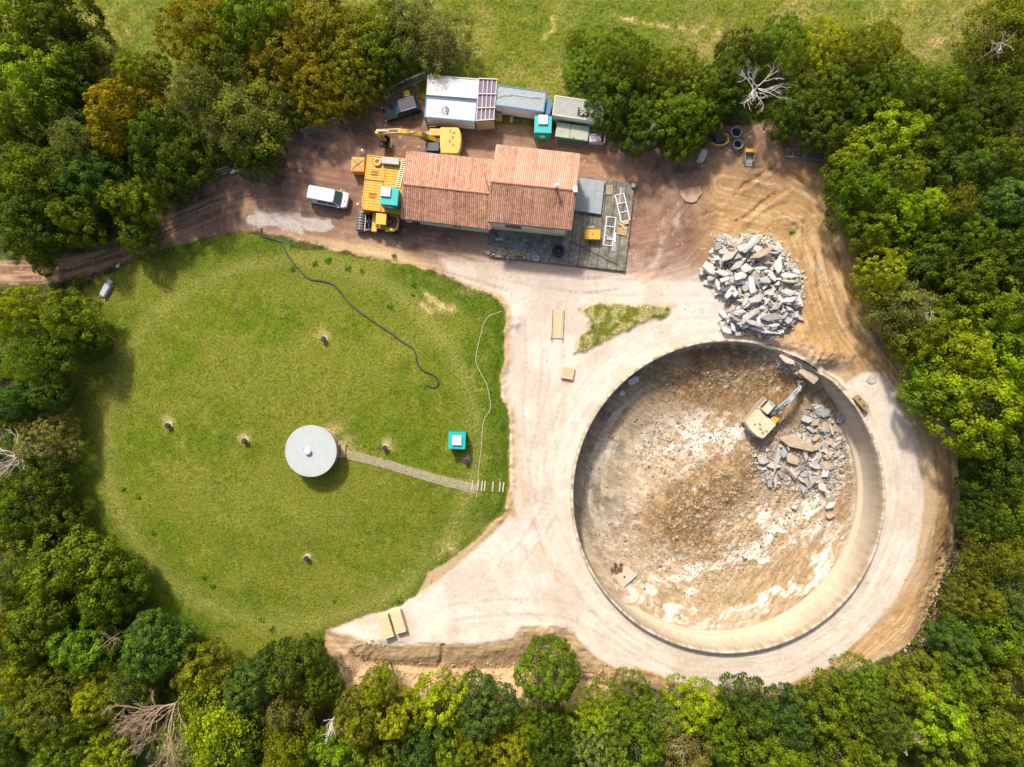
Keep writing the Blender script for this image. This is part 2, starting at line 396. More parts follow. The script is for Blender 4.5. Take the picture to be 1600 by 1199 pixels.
# orange sand
SAN = blend(np.zeros_like(COL) + c3(.295, .18, .078), c3(.40, .265, .13), sst(.35, .7, st1 * .55 + n1 * .45))
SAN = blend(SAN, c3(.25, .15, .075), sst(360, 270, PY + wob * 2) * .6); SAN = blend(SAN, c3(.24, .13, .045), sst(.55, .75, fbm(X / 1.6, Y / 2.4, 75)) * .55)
SAN = blend(SAN, c3(.50, .40, .27), sst(.56, .7, st1) * .5 * np.exp(-(d1 / 45) ** 2))
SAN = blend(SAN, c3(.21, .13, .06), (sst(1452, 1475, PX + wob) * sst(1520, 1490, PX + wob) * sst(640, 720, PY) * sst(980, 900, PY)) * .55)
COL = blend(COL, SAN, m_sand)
EMC = blend(np.zeros_like(COL) + c3(.38, .275, .16), c3(.27, .19, .10), sst(.42, .62, fbm(X / 5, Y / .35, 76, 4)) * .7)
EMC = blend(EMC, c3(.46, .30, .17), sst(1038, 1050, PY + wob * .5))
COL = blend(COL, EMC, m_emb * (1 - sst(940, 1000, PX)))
COL = blend(COL, c3(.09, .14, .02), sst(.52, .6, n2) * m_yard * sst(1448, 1462, PX + wob) * sst(900, 940, PY) * .7)
COL = blend(COL, c3(.35, .255, .15), m_yard * sst(540, 600, PY) * (1 - m_sand))
# white crushed stone
PADC = blend(np.zeros_like(COL) + c3(.51, .45, .39), c3(.44, .375, .31), sst(.4, .7, n1))
PADC = blend(PADC, c3(.38, .28, .19), sst(.5, .7, st3) * np.exp(-(d3 / 80) ** 2) * .20)
PADC = blend(PADC, c3(.37, .285, .21), sst(.45, .7, polar) * sst(60, 20, np.abs(rad / K - 272)) * .25)
PADC = blend(PADC, c3(.36, .31, .26), sst(.58, .75, n2) * .35)
PADC = blend(PADC, c3(.40, .345, .30), np.exp(-(np.hypot((PX - 870) / 2.4, PY - 452) / 30) ** 2) * .45)
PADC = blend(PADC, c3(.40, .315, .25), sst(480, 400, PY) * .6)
for q, w_, a_ in (([(835,820),(850,860),(868,905),(885,925)], 4.5, .75), ([(822,958),(860,975),(885,985)], 2.2, .6), ([(885,590),(880,640),(868,700)], 4, .45), ([(806,640),(815,720),(822,800)], 6, .55), ([(860,930),(876,945)], 7, .4), ([(560,975),(600,965)], 8, .4), ([(1355,640),(1402,760),(1400,860),(1340,970)], 3, .3)):
    dd, _, _ = dpath(PX + wob * .5, PY + wob * .5, q); PADC = blend(PADC, c3(.42, .27, .14), np.exp(-(dd / w_) ** 2) * a_ * sst(.25, .6, n2))
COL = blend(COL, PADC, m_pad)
COL = blend(COL, c3(.38, .25, .12), bank * .8 * (1 - m_lawn))
COL = blend(COL, c3(.50, .47, .42), np.exp(-((s_pad + 1 + wob2 * .3) / 2.5) ** 2) * m_yard * .5 * sst(560, 600, PY))
# lawn
LW = blend(np.zeros_like(COL) + c3(.078, .114, .005), c3(.120, .137, .011), sst(.38, .72, n1 * .6 + n2 * .4))
LW = blend(LW, c3(.055, .092, .005), sst(.5, .72, fbm(X / 1.3, Y / 1.3, 77)) * .65)
LW = blend(LW, c3(.047, .086, .004), sst(95, 0, s_lawn) * sst(.25, .5, n3 + .2 * n2) * .85)  # darker green margin, with tree shade put into the grass colour
LW = blend(LW, c3(.19, .165, .045), sst(.6, .8, n2) * .45); LW = blend(LW, c3(.145, .145, .02), sst(.45, .65, fbm(X / 11, Y / 7, 79, 3)) * .6)
dr = np.hypot((PX - 455) / 1.02, PY - 690)
LW = blend(LW, c3(.11, .13, .015), np.exp(-((dr - 262) / 9) ** 2) * .4); LW = blend(LW, c3(.27, .24, .07), np.exp(-((dr - 283) / 14) ** 2) * .3)
DRY = c3(.44, .32, .15)
for (a, b, r_, w_) in [(506,524,8,.8),(266,657,8,.8),(385,683,8,.75),(605,694,9,.8),(728,716,6,.5),(482,868,6,.7),(537,690,14,.55),(520,672,12,.5),(705,857,9,.8),(690,862,6,.8),(770,830,16,.5),(755,850,8,.4),(735,447,12,.8),(672,470,4,.9),(690,480,7,.95),(706,482,6,.9),(676,484,4,.8),(520,690,8,.6)]:
    LW = blend(LW, DRY, np.exp(-(np.hypot((PX - a) / 1.25, PY - b) / r_) ** 2) * w_ * sst(.25, .6, n2))
for q in ([(666,460),(690,478)], [(659,476),(673,488)], [(545,705),(600,722),(680,744),(742,760)]):
    dd, _, _ = dpath(PX, PY, q); LW = blend(LW, DRY, np.exp(-(dd / 4) ** 2) * .75)
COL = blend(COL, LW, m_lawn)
VG = blend(LW, c3(.36, .30, .14), sst(.45, .62, n2) * .7)
COL = blend(COL, VG, m_verge)
COL = blend(COL, c3(.40, .27, .15), sst(-6, 0, s_verge) * sst(9, 2, s_verge) * (1 - m_verge) * .6)
COL *= (.93 + .16 * n4)[..., None]

TF = fbm(PX / 30, PY / 30, 171)
def tyre(pts, gauge=11, w=2.6, dark=.35, c=(.15,.09,.05), depth=.05):
    global COL, H
    P = [Vector((a, b, 0)) for a, b in pts]; sm = []
    for i in range(len(P) - 1):
        p0, p1, p2, p3 = P[max(i - 1, 0)], P[i], P[i + 1], P[min(i + 2, len(P) - 1)]
        for k in range(5):
            u = k / 5; q = .5 * ((2 * p1) + (-p0 + p2) * u + (2 * p0 - 5 * p1 + 4 * p2 - p3) * u * u + (-p0 + 3 * p1 - 3 * p2 + p3) * u ** 3); sm.append((q.x, q.y))
    sm.append(pts[-1]); d, sd, al = dpath(PX, PY, sm); end = (al > 2) & (al < al[d < 3].max() - 2)
    g = np.exp(-((np.abs(sd) - gauge) / w) ** 4) * end * (1 - m_lawn) * m_yard; lug = .55 + .45 * (np.sin(al / 1.5) > 0); fade = sst(.3, .6, np.roll(TF, int(pts[0][0]) * 3, 1))
    COL = blend(COL, c3(*c), g * dark * lug * fade); H = H - g * depth * fade
for q in ([(560,215),(620,205),(700,255),(640,225)][:2] + [(720,215),(820,232),(960,250),(1060,290),(1120,380)], [(470,240),(520,235),(560,300),(560,380),(680,410),(800,445)], [(900,262),(1000,300),(1040,370),(1010,430),(900,450)], [(420,290),(480,275),(545,285)],[(430,330),(470,360),(560,385),(700,415)],
          [(1000,420),(1100,380),(1170,320),(1230,270)], [(1060,250),(1150,290),(1250,340),(1310,460)]): tyre(q)
for q in ([(1290,300),(1300,400),(1330,480),(1390,580),(1440,680),(1460,780)], [(1240,260),(1290,350),(1320,450),(1370,540),(1380,600)], [(1120,460),(1180,360),(1240,330),(1300,370)], [(1280,470),(1310,530),(1350,585)]): tyre(q, 12, 3, .45, (.24,.14,.055), .07)
for q in ([(830,470),(835,560),(830,660),(850,780),(900,900),(980,990),(1100,1050),(1230,1040),(1340,960),(1410,820),(1410,700),(1375,610)], [(1100,450),(960,450),(860,440),(760,420)], [(860,470),(870,600),(840,720),(855,840),(940,960)], [(820,960),(760,920),(820,860),(860,800)],[(700,960),(800,950),(900,960),(1020,1030)]): tyre(q, 12, 3, .32, (.30,.235,.18), .03)
LX = PX + (fbm(PX / 9, PY / 9, 131) - .5) * 8; LY = PY + (fbm(PX / 9, PY / 9, 132) - .5) * 8; LM = sst(.25, .55, fbm(PX / 12, PY / 12, 133)) * m_yard
def line(pts, w, amt, c=(.10,.06,.025), dep=.08):
    global COL, H
    d, sd, al = dpath(LX, LY, pts); g = np.exp(-(d / w) ** 2) * LM
    COL = blend(COL, c3(*c), g * amt); H = H - g * dep
for q, w_, a_ in (([(1148,305),(1162,288),(1180,275),(1200,266),(1214,256)],2.2,.9),([(1150,345),(1175,330),(1195,312),(1212,302)],2.0,.9),([(1086,345),(1105,334),(1126,322)],2.2,.8),([(1150,262),(1180,262),(1205,258)],1.8,.7),([(1213,335),(1245,337)],1.6,.7),([(1226,352),(1240,352),(1245,358)],2,.8),
                  ([(1254,350),(1254,380),(1252,410)],1.6,.5),([(1262,350),(1272,400),(1278,460),(1300,520)],1.4,.45),([(1276,345),(1290,400),(1298,470)],1.4,.4),([(1200,538),(1222,545),(1240,548),(1262,562)],2.4,.8),([(1270,570),(1286,580),(1305,592),(1318,610)],2.6,.8),([(1285,548),(1272,572)],1.6,.6),([(1300,545),(1288,566)],1.6,.6),
                  ([(1028,255),(1036,272),(1044,282)],4,.6),([(1062,300),(1064,320)],3,.6),([(985,300),(1010,340)],2,.4),([(1330,440),(1370,540),(1420,620)],1.4,.4),([(1462,700),(1470,780),(1462,860)],1.6,.5),([(1480,690),(1494,780),(1488,860)],1.8,.5),([(540,300),(600,290)],3,.3),([(500,270),(540,250)],3,.35),([(640,388),(700,398),(760,410)],3,.3)): line(q, w_, a_)
for q, w_, a_, c_ in (([(1053,285),(1060,310),(1058,350)],5,.6,(.42,.34,.28)),([(1040,350),(1030,400),(1010,440)],5,.5,(.45,.36,.28)),([(1000,425),(1020,432)],7,.6,(.42,.22,.12)),([(1230,480),(1215,395),(1245,370)],5,.35,(.46,.34,.20)),([(1280,380),(1282,430)],3,.5,(.50,.44,.38)),([(940,262),(1000,268)],9,.45,(.42,.24,.14)),([(905,300),(1020,300)],8,.3,(.36,.22,.15))): line(q, w_, a_, c_, 0)
sp = vnoise(X / .22, Y / .22, 141); spm = (sp > .93) * m_yard * (1 - m_pad * .7) * sst(.4, .6, fbm(X / 4, Y / 4, 142)); COL = blend(COL, c3(.12, .08, .045), spm * .6); sp2 = vnoise(X / .2, Y / .2, 143); COL = blend(COL, c3(.55, .47, .38), (sp2 > .955) * m_yard * .6)
COL = np.clip(COL, .004, .9)
# ---- zones -> objects
NM = ['forest_floor', 'meadow', 'dirt_yard', 'dirt_track', 'sand_track', 'sand_bank', 'gravel_road', 'lawn', 'grass_verge']
Z = np.zeros(X.shape, int)
Z[m_mead > .5] = 1; Z[m_yard > .5] = 2; Z[(m_yard > .5) & (PX < 330)] = 3
Z[(m_sand > .5) & (m_yard > .5)] = 4; Z[(m_emb > .5)] = 5; Z[m_pad > .5] = 6; Z[m_lawn > .5] = 7; Z[m_verge > .5] = 8
nx, ny = len(xs), len(ys); idx = np.arange(nx * ny).reshape(ny, nx)
F = np.stack([idx[:-1, :-1], idx[:-1, 1:], idx[1:, 1:], idx[1:, :-1]], -1).reshape(-1, 4)
fr = rad[:-1, :-1].ravel(); fz = Z[:-1, :-1].ravel(); keep = fr > 18.90
sn = (rad > 18.6) & (rad < 19.02); Xs = np.where(sn, TANK.x + (X - TANK.x) * 19.02 / np.maximum(rad, .1), X); Ys = np.where(sn, TANK.y + (Y - TANK.y) * 19.02 / np.maximum(rad, .1), Y)
V = np.stack([Xs, Ys, H], -1).reshape(-1, 3); CV = COL.reshape(-1, 3)
def ground_mat(name, fine, grass):
    m = NT(name); c = m.attr('Col'); a = m.noise(fine, 5, .7); b = m.noise(fine * .28, 4, .6)
    if grass:
        k = m.mr(a, .3, .7, .25, 1.75); cc = m.new('ShaderNodeCombineColor')
        for i in range(3): m.link(k, cc.inputs[i])
        col = m.mix(1.0, c, cc.outputs[0], 'MULTIPLY')
        col = m.mix(m.ramp(b, [(.45, (0, 0, 0)), (.7, (.35, .35, .35))]), col, (.16, .17, .018))
        m.col(col); m.rough(.95); m.bump(a, .9, .12)
    else:
        k = m.mr(a, .3, .7, .80, 1.18); cc = m.new('ShaderNodeCombineColor')
        for i in range(3): m.link(k, cc.inputs[i])
        m.col(m.mix(1.0, c, cc.outputs[0], 'MULTIPLY')); m.rough(.95)
        m.bump(m.mul(a, m.mul(b, .6), 'ADD'), .55, .07)
    m.b.inputs['Specular IOR Level'].default_value = .12
    return m.m
GM = [ground_mat('leaf_litter', 3.5, True), ground_mat('meadow_grass', 3.2, True), ground_mat('packed_dirt', 5, False), ground_mat('packed_dirt_track', 5, False),
      ground_mat('sandy_soil', 5, False), ground_mat('sandy_bank', 5, False), ground_mat('crushed_stone', 7, False), ground_mat('mown_grass', 4.6, True), ground_mat('dry_grass', 4.6, True)]
for z, nm in enumerate(NM):
    f = F[(fz == z) & keep]
    if not len(f): continue
    u, inv = np.unique(f.ravel(), return_inverse=True)
    o = mesh_np(nm, V[u], inv.reshape(-1, 4), GM[z], True, {'Col': CV[u]})
    o['kind'] = 'structure'
def ground_z(x, y):
    i = int(np.clip(np.searchsorted(xs, x), 0, nx - 1)); j = int(np.clip(np.searchsorted(ys, y), 0, ny - 1)); return float(H[j, i])
def G(px, py):                     # ground point seen at a photo pixel
    p = W(px, py); z = ground_z(p.x, p.y); p = W(px, py, z); p.z = ground_z(p.x, p.y); return p

# ------------------------------------------------------------------ the open tank: ring wall and floor
def P_(px, py, z=Z_FLOOR): return W(px, py, z)
n = 400; prof = [(R_OUT, -1.0), (R_OUT, Z_RIM - .04), (R_OUT - .04, Z_RIM), (R_IN + .04, Z_RIM), (R_IN, Z_RIM - .04), (R_IN, Z_RIM - 1.0), (R_IN - .02, -1.4), (R_IN - .05, Z_FLOOR + .60), (R_IN - .10, Z_FLOOR + .52), (R_IN - .35, Z_FLOOR + .50), (R_IN - .60, Z_FLOOR + .46), (R_IN - .66, Z_FLOOR + .38), (R_IN - .70, Z_FLOOR + .1), (R_IN - .75, Z_FLOOR - .9)]
th = np.linspace(0, 2 * np.pi, n, endpoint=False)
VV = []; 
for (r_, z_) in prof:
    jit = (fbm(np.cos(th) * 5 + 9, np.sin(th) * 5 + z_ * .1 + 9, 90, 3) - .5) * (.05 if z_ > .5 else .03)
    VV.append(np.stack([np.cos(th) * (r_ + jit), np.sin(th) * (r_ + jit), np.full(n, z_) + (jit if z_ > .9 else 0)], -1))
VV = np.concatenate(VV); sec = sst(.30, .16, np.abs(np.tile(th, len(prof)) - 1.12)); VV[:, 2] = np.where(VV[:, 2] > -.5, VV[:, 2] - sec * (.8 + .7 * fbm(np.tile(th, len(prof)) * 14, VV[:, 0] * 0, 93, 3)), VV[:, 2]); FF = [(k * n + i, k * n + (i + 1) % n, (k + 1) * n + (i + 1) % n, (k + 1) * n + i) for k in range(len(prof) - 1) for i in range(n)]
m = NT('tank_wall_concrete')
tc = m.new('ShaderNodeTexCoord'); sx = m.new('ShaderNodeSeparateXYZ'); m.link(tc.outputs['Object'], sx.inputs[0])
at = m.new('ShaderNodeMath', operation='ARCTAN2'); m.link(sx.outputs[1], at.inputs[0]); m.link(sx.outputs[0], at.inputs[1])
cv = m.new('ShaderNodeCombineXYZ'); m.link(m.mul(at.outputs[0], 30), cv.inputs[0]); m.link(m.mul(sx.outputs[2], .35), cv.inputs[1])
ns = m.new('ShaderNodeTexNoise'); ns.inputs['Scale'].default_value = 1.0; ns.inputs['Detail'].default_value = 5; m.link(cv.outputs[0], ns.inputs['Vector'])
cv2 = m.new('ShaderNodeCombineXYZ'); m.link(m.mul(at.outputs[0], 9.0), cv2.inputs[0])
wv = m.new('ShaderNodeTexVoronoi'); wv.feature = 'F1'; wv.voronoi_dimensions = '1D'; wv.inputs['Scale'].default_value = 5.0; m.link(at.outputs[0], wv.inputs['W'])
bands = m.ramp(wv.outputs['Color'], [(0, (.38, .325, .245)), (.5, (.44, .38, .295)), (1, (.48, .42, .335))])
col = m.mix(m.ramp(ns.outputs['Fac'], [(.42, (0, 0, 0)), (.7, (.42, .42, .42))]), bands, (.33, .245, .15))
grey = m.mix(m.noise(1.3, 5, .6), (.20, .18, .15), (.46, .41, .33))
top = m.mr(sx.outputs[2], .86, .97, 0, 1)
col = m.mix(top, col, m.mix(m.noise(2.2, 5, .7), (.46, .41, .34), (.66, .62, .55)))
upper = m.mr(sx.outputs[2], -1.0, .5, 0, 1.0); col = m.mix(m.mul(upper, m.ramp(ns.outputs['Fac'], [(.35, (.25, .25, .25)), (.62, (1, 1, 1))])), col, m.mix(m.noise(1.3, 5, .6), (.17, .125, .075), (.36, .29, .20)))  # brown stain towards the rim, with the rim's shadow painted into it
jn = m.new('ShaderNodeMath', operation='FRACT'); m.link(m.mul(at.outputs[0], 11.46), jn.inputs[0]); col = m.mix(m.ramp(jn.outputs[0], [(0, (.35,) * 3), (.05, (0, 0, 0)), (1, (0, 0, 0))]), col, (.17, .12, .075))
low = m.mr(sx.outputs[2], -3.70, -3.76, 0, .9); col = m.mix(low, col, m.mix(m.noise(6, 4), (.30, .24, .17), (.48, .42, .33)))
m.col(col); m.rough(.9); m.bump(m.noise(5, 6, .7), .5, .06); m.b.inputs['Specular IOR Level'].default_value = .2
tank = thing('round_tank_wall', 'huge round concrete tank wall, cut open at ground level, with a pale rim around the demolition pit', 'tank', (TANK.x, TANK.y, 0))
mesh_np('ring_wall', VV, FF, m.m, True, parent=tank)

def rs(px, py, z=None): return P_(px, py, Z_FLOOR if z is None else z)
fx = np.arange(-19.0, 19.01, .12); FX, FY = np.meshgrid(fx, fx); Fr = np.hypot(FX, FY); WX = FX + TANK.x; WY = FY + TANK.y
sc_f = K * (CAM_H - Z_FLOOR) / CAM_H; QX = WX / sc_f + 800; QY = 599.5 - WY / sc_f      # photo pixels at floor level
FH = np.full(FX.shape, Z_FLOOR)
def bl(cx, cy, rx, ry=None, a=0):
    ry = ry or rx; dx, dy = QX - cx, QY - cy; c_, s_ = math.cos(R(a)), math.sin(R(a))
    return np.exp(-(((dx * c_ - dy * s_) / rx) ** 2 + ((dx * s_ + dy * c_) / ry) ** 2))
f1 = fbm(FX / 2.6, FY / 2.6, 101); f2 = fbm(FX / .7, FY / .7, 102, 4); f3 = fbm(FX / .3, FY / .3, 103, 3)
rub = np.clip(1.1 * bl(1110, 800, 130, 75, 35) + bl(1070, 690, 70, 45, 20) + bl(1150, 590, 140, 30) + bl(1270, 740, 60, 70) + .8 * bl(1180, 860, 90, 30, 35), 0, 1)
FH += 2.9 * bl(1232, 560, 60, 24, -28) + 3.2 * bl(1125, 555, 130, 38) + 2.4 * bl(990, 600, 70, 50, 35) + 1.2 * bl(915, 690, 30, 90) + 1.5 * bl(1230, 620, 65, 40, -30) + 2.6 * bl(1255, 575, 45, 22, -30) + 1.1 * bl(1270, 700, 60, 60) + .9 * bl(1090, 770, 95, 50, 35)
FH += (f1 - .5) * .8 * (.3 + rub) + (f2 - .5) * (.05 + .34 * rub) + (f3 - .5) * (.015 + .16 * rub)
wq = (fbm(QX / 45, QY / 45, 111, 3) - .5) * 70; wr = (fbm(QX / 30, QY / 30, 112, 3) - .5) * 60
dia = fbm(((QX + wq) * .77 - (QY + wr) * .64) / 44, ((QX + wq) * .64 + (QY + wr) * .77) / 15, 104, 5)
swirl = fbm(Fr / .9, np.arctan2(FY, FX) * 2.2, 105, 5)
FH += 1.0 * bl(1105, 765, 80, 36, 40) * (.6 + .8 * f1)
FH += (dia - .5) * .5 * bl(1240, 880, 120, 90) + (swirl - .5) * .25
FH += 1.6 * sst(18.2, 19, Fr) * sst(640, 560, QY) 
FH = Z_FLOOR + (FH - Z_FLOOR) * .62; FH = np.minimum(FH, -.45 + .3 * f2)
th_ = np.abs(((np.arctan2(FY, FX) - 2.35 + np.pi) % (2 * np.pi)) - np.pi); west = sst(2.05, 1.45, th_)
FH = FH * (1 - sst(17.2, 17.9, Fr) * (1 - west)) + np.minimum(FH, Z_FLOOR + .05 + .4 * (f2 - .4)) * sst(17.2, 17.9, Fr) * (1 - west); FH = np.maximum(FH, (Z_FLOOR + .85) * west * sst(16.6, 17.9, Fr) + (1 - west * sst(16.6, 17.9, Fr)) * FH)
OCH = np.zeros(FX.shape + (3,), np.float32) + c3(.185, .112, .045)
OCH = blend(OCH, c3(.13, .068, .022), sst(.45, .65, f2) * .75); OCH = blend(OCH, c3(.31, .21, .10), sst(.5, .75, f1) * .6)
PALE = blend(np.zeros_like(OCH) + c3(.35, .265, .175), c3(.56, .50, .43), sst(.52, .58, dia))
PALE = blend(PALE, c3(.28, .205, .115), sst(.50, .62, swirl) * .65); PALE = blend(PALE, c3(.24, .20, .15), sst(.55, .7, f2) * .4)
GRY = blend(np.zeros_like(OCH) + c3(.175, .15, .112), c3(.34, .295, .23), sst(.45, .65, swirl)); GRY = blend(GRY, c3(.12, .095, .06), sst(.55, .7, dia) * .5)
FC = PALE.copy()
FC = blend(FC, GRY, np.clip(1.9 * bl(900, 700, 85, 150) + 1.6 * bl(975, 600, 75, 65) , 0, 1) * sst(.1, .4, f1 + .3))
FC = blend(FC, c3(.36, .275, .18), np.clip(bl(1000, 700, 90, 120) * .7, 0, 1) * sst(.4, .6, f1))
FC = blend(FC, OCH, np.clip(1.8 * bl(1150, 592, 125, 50) + 1.7 * bl(1215, 615, 95, 48, -20) + 1.7 * bl(1105, 765, 90, 42, 40) + .7 * bl(1040, 800, 55, 30, 20) + bl(1320, 790, 22, 60, -20) * .8 + .9 * bl(1100, 850, 60, 30) + .8 * bl(1160, 740, 50, 30, 40), 0, 1) * sst(.20, .40, f1 * .6 + f2 * .4 + .05))
FC = blend(FC, c3(.28, .195, .10), sst(.50, .44, dia) * np.clip(1.3 * bl(1240, 890, 150, 95) + bl(1010, 950, 60, 30), 0, 1) * .8)
FC = blend(FC, c3(.54, .49, .43), np.clip(bl(1085, 678, 75, 30, 15) + .8 * bl(1130, 690, 60, 20, 10) + .7 * bl(1220, 560, 60, 10, -15), 0, 1) * sst(.42, .6, f2) * .85)
FC = blend(FC, c3(.30, .27, .25), np.clip(bl(1270, 710, 60, 60), 0, 1) * .7)
FC = blend(FC, c3(.36, .32, .28), sst(.60, .75, f3) * rub * .5); FC = blend(FC, c3(.50, .45, .39), sst(.66, .8, fbm(FX / .22, FY / .22, 108, 2)) * rub * .6)
ii = np.arange(FX.size).reshape(FX.shape); f = np.stack([ii[:-1, :-1], ii[:-1, 1:], ii[1:, 1:], ii[1:, :-1]], -1).reshape(-1, 4)
FC = blend(FC, c3(.27, .215, .15), sst(16.6, 17.6, Fr + f2 * .8) * .5 * sst(.35, .55, f1)); 
s1 = fbm((FX * .5 + FY * .87) / .22, (FX * .87 - FY * .5) / 1.1, 121, 4); s2 = fbm((FX * .8 - FY * .6) / .24, (FX * .6 + FY * .8) / 1.3, 122, 4); wl = np.clip(sst(4, -6, FX), 0, 1)
FC *= (.55 + .9 * (s1 * wl + s2 * (1 - wl)) * (.6 + .8 * f3))[..., None]
ck = np.abs(fbm(FX / 2.2 + wq / 60, FY / 2.2, 123, 3) - .5); FC = blend(FC, c3(.10, .075, .045), sst(.012, .003, ck) * .6 * (1 - .7 * rub)); FC = np.clip(FC * 1.12, .004, .9)
f = f[Fr[:-1, :-1].ravel() < R_IN - .02]
u, inv = np.unique(f.ravel(), return_inverse=True); VF = np.stack([WX, WY, FH], -1).reshape(-1, 3)
o = mesh_np('tank_floor', VF[u], inv.reshape(-1, 4), ground_mat('broken_concrete_floor', 6, False), True, {'Col': FC.reshape(-1, 3)[u]}); o['kind'] = 'structure'
def floor_z(x, y):
    i = int(np.clip((x - TANK.x + 19) / .12, 0, len(fx) - 1)); j = int(np.clip((y - TANK.y + 19) / .12, 0, len(fx) - 1)); return float(FH[j, i])
def Fp(px, py):
    p = W(px, py, Z_FLOOR); p = W(px, py, floor_z(p.x, p.y)); p.z = floor_z(p.x, p.y); return p
# ------------------------------------------------------------------ trees
rng = np.random.default_rng(11)
def leaf_cloud(cent, nrm, size, rg, spread=.9):
    """one small folded leaf clump per centre"""
    n = len(cent)
    d = nrm + rg.normal(0, spread, (n, 3)) * .40; d /= np.linalg.norm(d, axis=1, keepdims=True) + 1e-9
    t = np.cross(d, rg.normal(0, 1, (n, 3))); t /= np.linalg.norm(t, axis=1, keepdims=True) + 1e-9
    b = np.cross(d, t); s = size * rg.uniform(.6, 1.35, (n, 1))
    a0 = cent - t * s; a1 = cent + b * s * .62 - d * s * .12; a2 = cent + t * s; a3 = cent - b * s * .62 - d * s * .12
    V = np.stack([a0, a1, a2, a3], 1).reshape(-1, 3)
    F = np.arange(4 * n).reshape(-1, 4); return V, F
def foliage_mat(name, transl=.46, tip=(1.45, 1.5, .8), deep=(.66, .74, .85)):
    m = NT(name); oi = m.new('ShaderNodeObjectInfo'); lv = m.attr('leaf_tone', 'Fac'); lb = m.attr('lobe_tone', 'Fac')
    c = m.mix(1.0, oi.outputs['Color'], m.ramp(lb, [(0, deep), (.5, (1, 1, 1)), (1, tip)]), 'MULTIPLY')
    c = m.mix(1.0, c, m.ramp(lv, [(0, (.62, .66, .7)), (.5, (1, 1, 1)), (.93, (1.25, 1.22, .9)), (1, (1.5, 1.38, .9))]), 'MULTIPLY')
    m.col(c); m.rough(.62); m.b.inputs['Specular IOR Level'].default_value = .10
    tr = m.new('ShaderNodeBsdfTranslucent'); m.link(m.mix(1.0, c, (1.25, 1.3, .55), 'MULTIPLY'), tr.inputs['Color'])
    ms = m.new('ShaderNodeMixShader'); ms.inputs[0].default_value = transl
    m.link(m.b.outputs[0], ms.inputs[1]); m.link(tr.outputs[0], ms.inputs[2])
    m.link(ms.outputs[0], m.n['Material Output'].inputs['Surface']); return m.m
FOL = foliage_mat('foliage')
mb_ = NT('bark'); mb_.col(mb_.mix(mb_.noise(4, 5, .7, stretch=(1, 1, .2)), (.075, .06, .042), (.17, .145, .11))); mb_.rough(.9); BARK = mb_.m
mb_ = NT('dead_wood'); oi = mb_.new('ShaderNodeObjectInfo'); mb_.col(mb_.mix(mb_.noise(3, 4, .7), oi.outputs['Color'], mb_.mix(1.0, oi.outputs['Color'], (.6, .56, .5), 'MULTIPLY'))); mb_.rough(.85); DEAD = mb_.m

def crown_mesh(kind, seed):
    """crown of unit radius centred on the origin; returns mesh data and bough centres"""
    rg = np.random.default_rng(seed); boughs = []
    nb = {'broad': 7, 'fine': 9, 'feather': 12, 'cone': 8, 'round': 5}[kind]
    for i in range(nb):
        a = i * 2.39996 + rg.uniform(-.35, .35); r = (0 if i == 0 else rg.uniform(.34, .62)) 
        z = rg.uniform(-.12, .22) + (.30 if i == 0 else 0) - .25 * r
        rad_ = rg.uniform(.36, .52) if kind != 'feather' else rg.uniform(.26, .40)
        if kind == 'cone': r *= .8; z = .75 - 1.5 * r + rg.uniform(-.1, .1); rad_ = .28 + .3 * r
        if kind == 'round': r *= .62; rad_ = rg.uniform(.52, .6)
        boughs.append((r * math.cos(a), r * math.sin(a), z, rad_))
    cents, nrms, lobe_id, lobes = [], [], [], []
    lob_r = {'broad': (.13, .19), 'fine': (.085, .125), 'feather': (.09, .17), 'cone': (.08, .13), 'round': (.10, .14)}[kind]
    per = {'broad': 38, 'fine': 80, 'feather': 32, 'cone': 80, 'round': 150}[kind]
    for (bx, by, bz, br) in boughs:
        for k in range(per):
            v = rg.normal(0, 1, 3); v /= np.linalg.norm(v); v[2] = abs(v[2]) * 1.15 - .42; v /= np.linalg.norm(v)
            p = np.array([bx, by, bz]) + v * br * rg.uniform(.80, 1.06)
            inside = any(np.linalg.norm(p - np.array(q[:3])) < q[3] * .80 for q in boughs)
            if inside: continue
            lr = rg.uniform(*lob_r)
            if any(np.linalg.norm(p - q[0]) < (lr + q[1]) * .50 for q in lobes): continue
            lobes.append((p, lr, v))
    size = {'broad': .034, 'fine': .026, 'feather': .027, 'cone': .030, 'round': .031}[kind]
    tone = []
    for li, (p, lr, v) in enumerate(lobes):
        n_ = int({'broad': 92, 'fine': 48, 'feather': 80, 'cone': 48, 'round': 64}[kind] * (lr / np.mean(lob_r)) ** 2)
        w = rg.normal(0, 1, (n_, 3)); w /= np.linalg.norm(w, axis=1, keepdims=True)
        w = w + v * .75; w[:, 2] += .25; w /= np.linalg.norm(w, axis=1, keepdims=True)
        rr = lr * rg.uniform(.62, 1.12, (n_, 1)) if kind != 'feather' else lr * rg.uniform(.25, 1.5, (n_, 1))
        q = p + w * rr
        if kind == 'feather': q = q + v * rg.uniform(0, .12, (n_, 1))
        cents.append(q); nrms.append(w); lobe_id += [li] * n_
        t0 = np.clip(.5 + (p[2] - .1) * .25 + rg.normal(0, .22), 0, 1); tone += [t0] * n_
    # loose fill so no hollow inside
    nf = 2600; w = rg.normal(0, 1, (nf, 3)); w /= np.linalg.norm(w, axis=1, keepdims=True); q = w * rg.uniform(.15, .78, (nf, 1)) * [1, 1, .75] - [0, 0, .18]
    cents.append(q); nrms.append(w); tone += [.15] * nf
    ce_ = np.concatenate(cents); nm = np.concatenate(nrms)
    V, F = leaf_cloud(ce_, nm, size, rg, 1.0 if kind != 'feather' else 1.6)
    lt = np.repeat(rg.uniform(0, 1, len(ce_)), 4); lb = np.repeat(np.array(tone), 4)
    return V, F, lt, lb, boughs
PROTO = {}
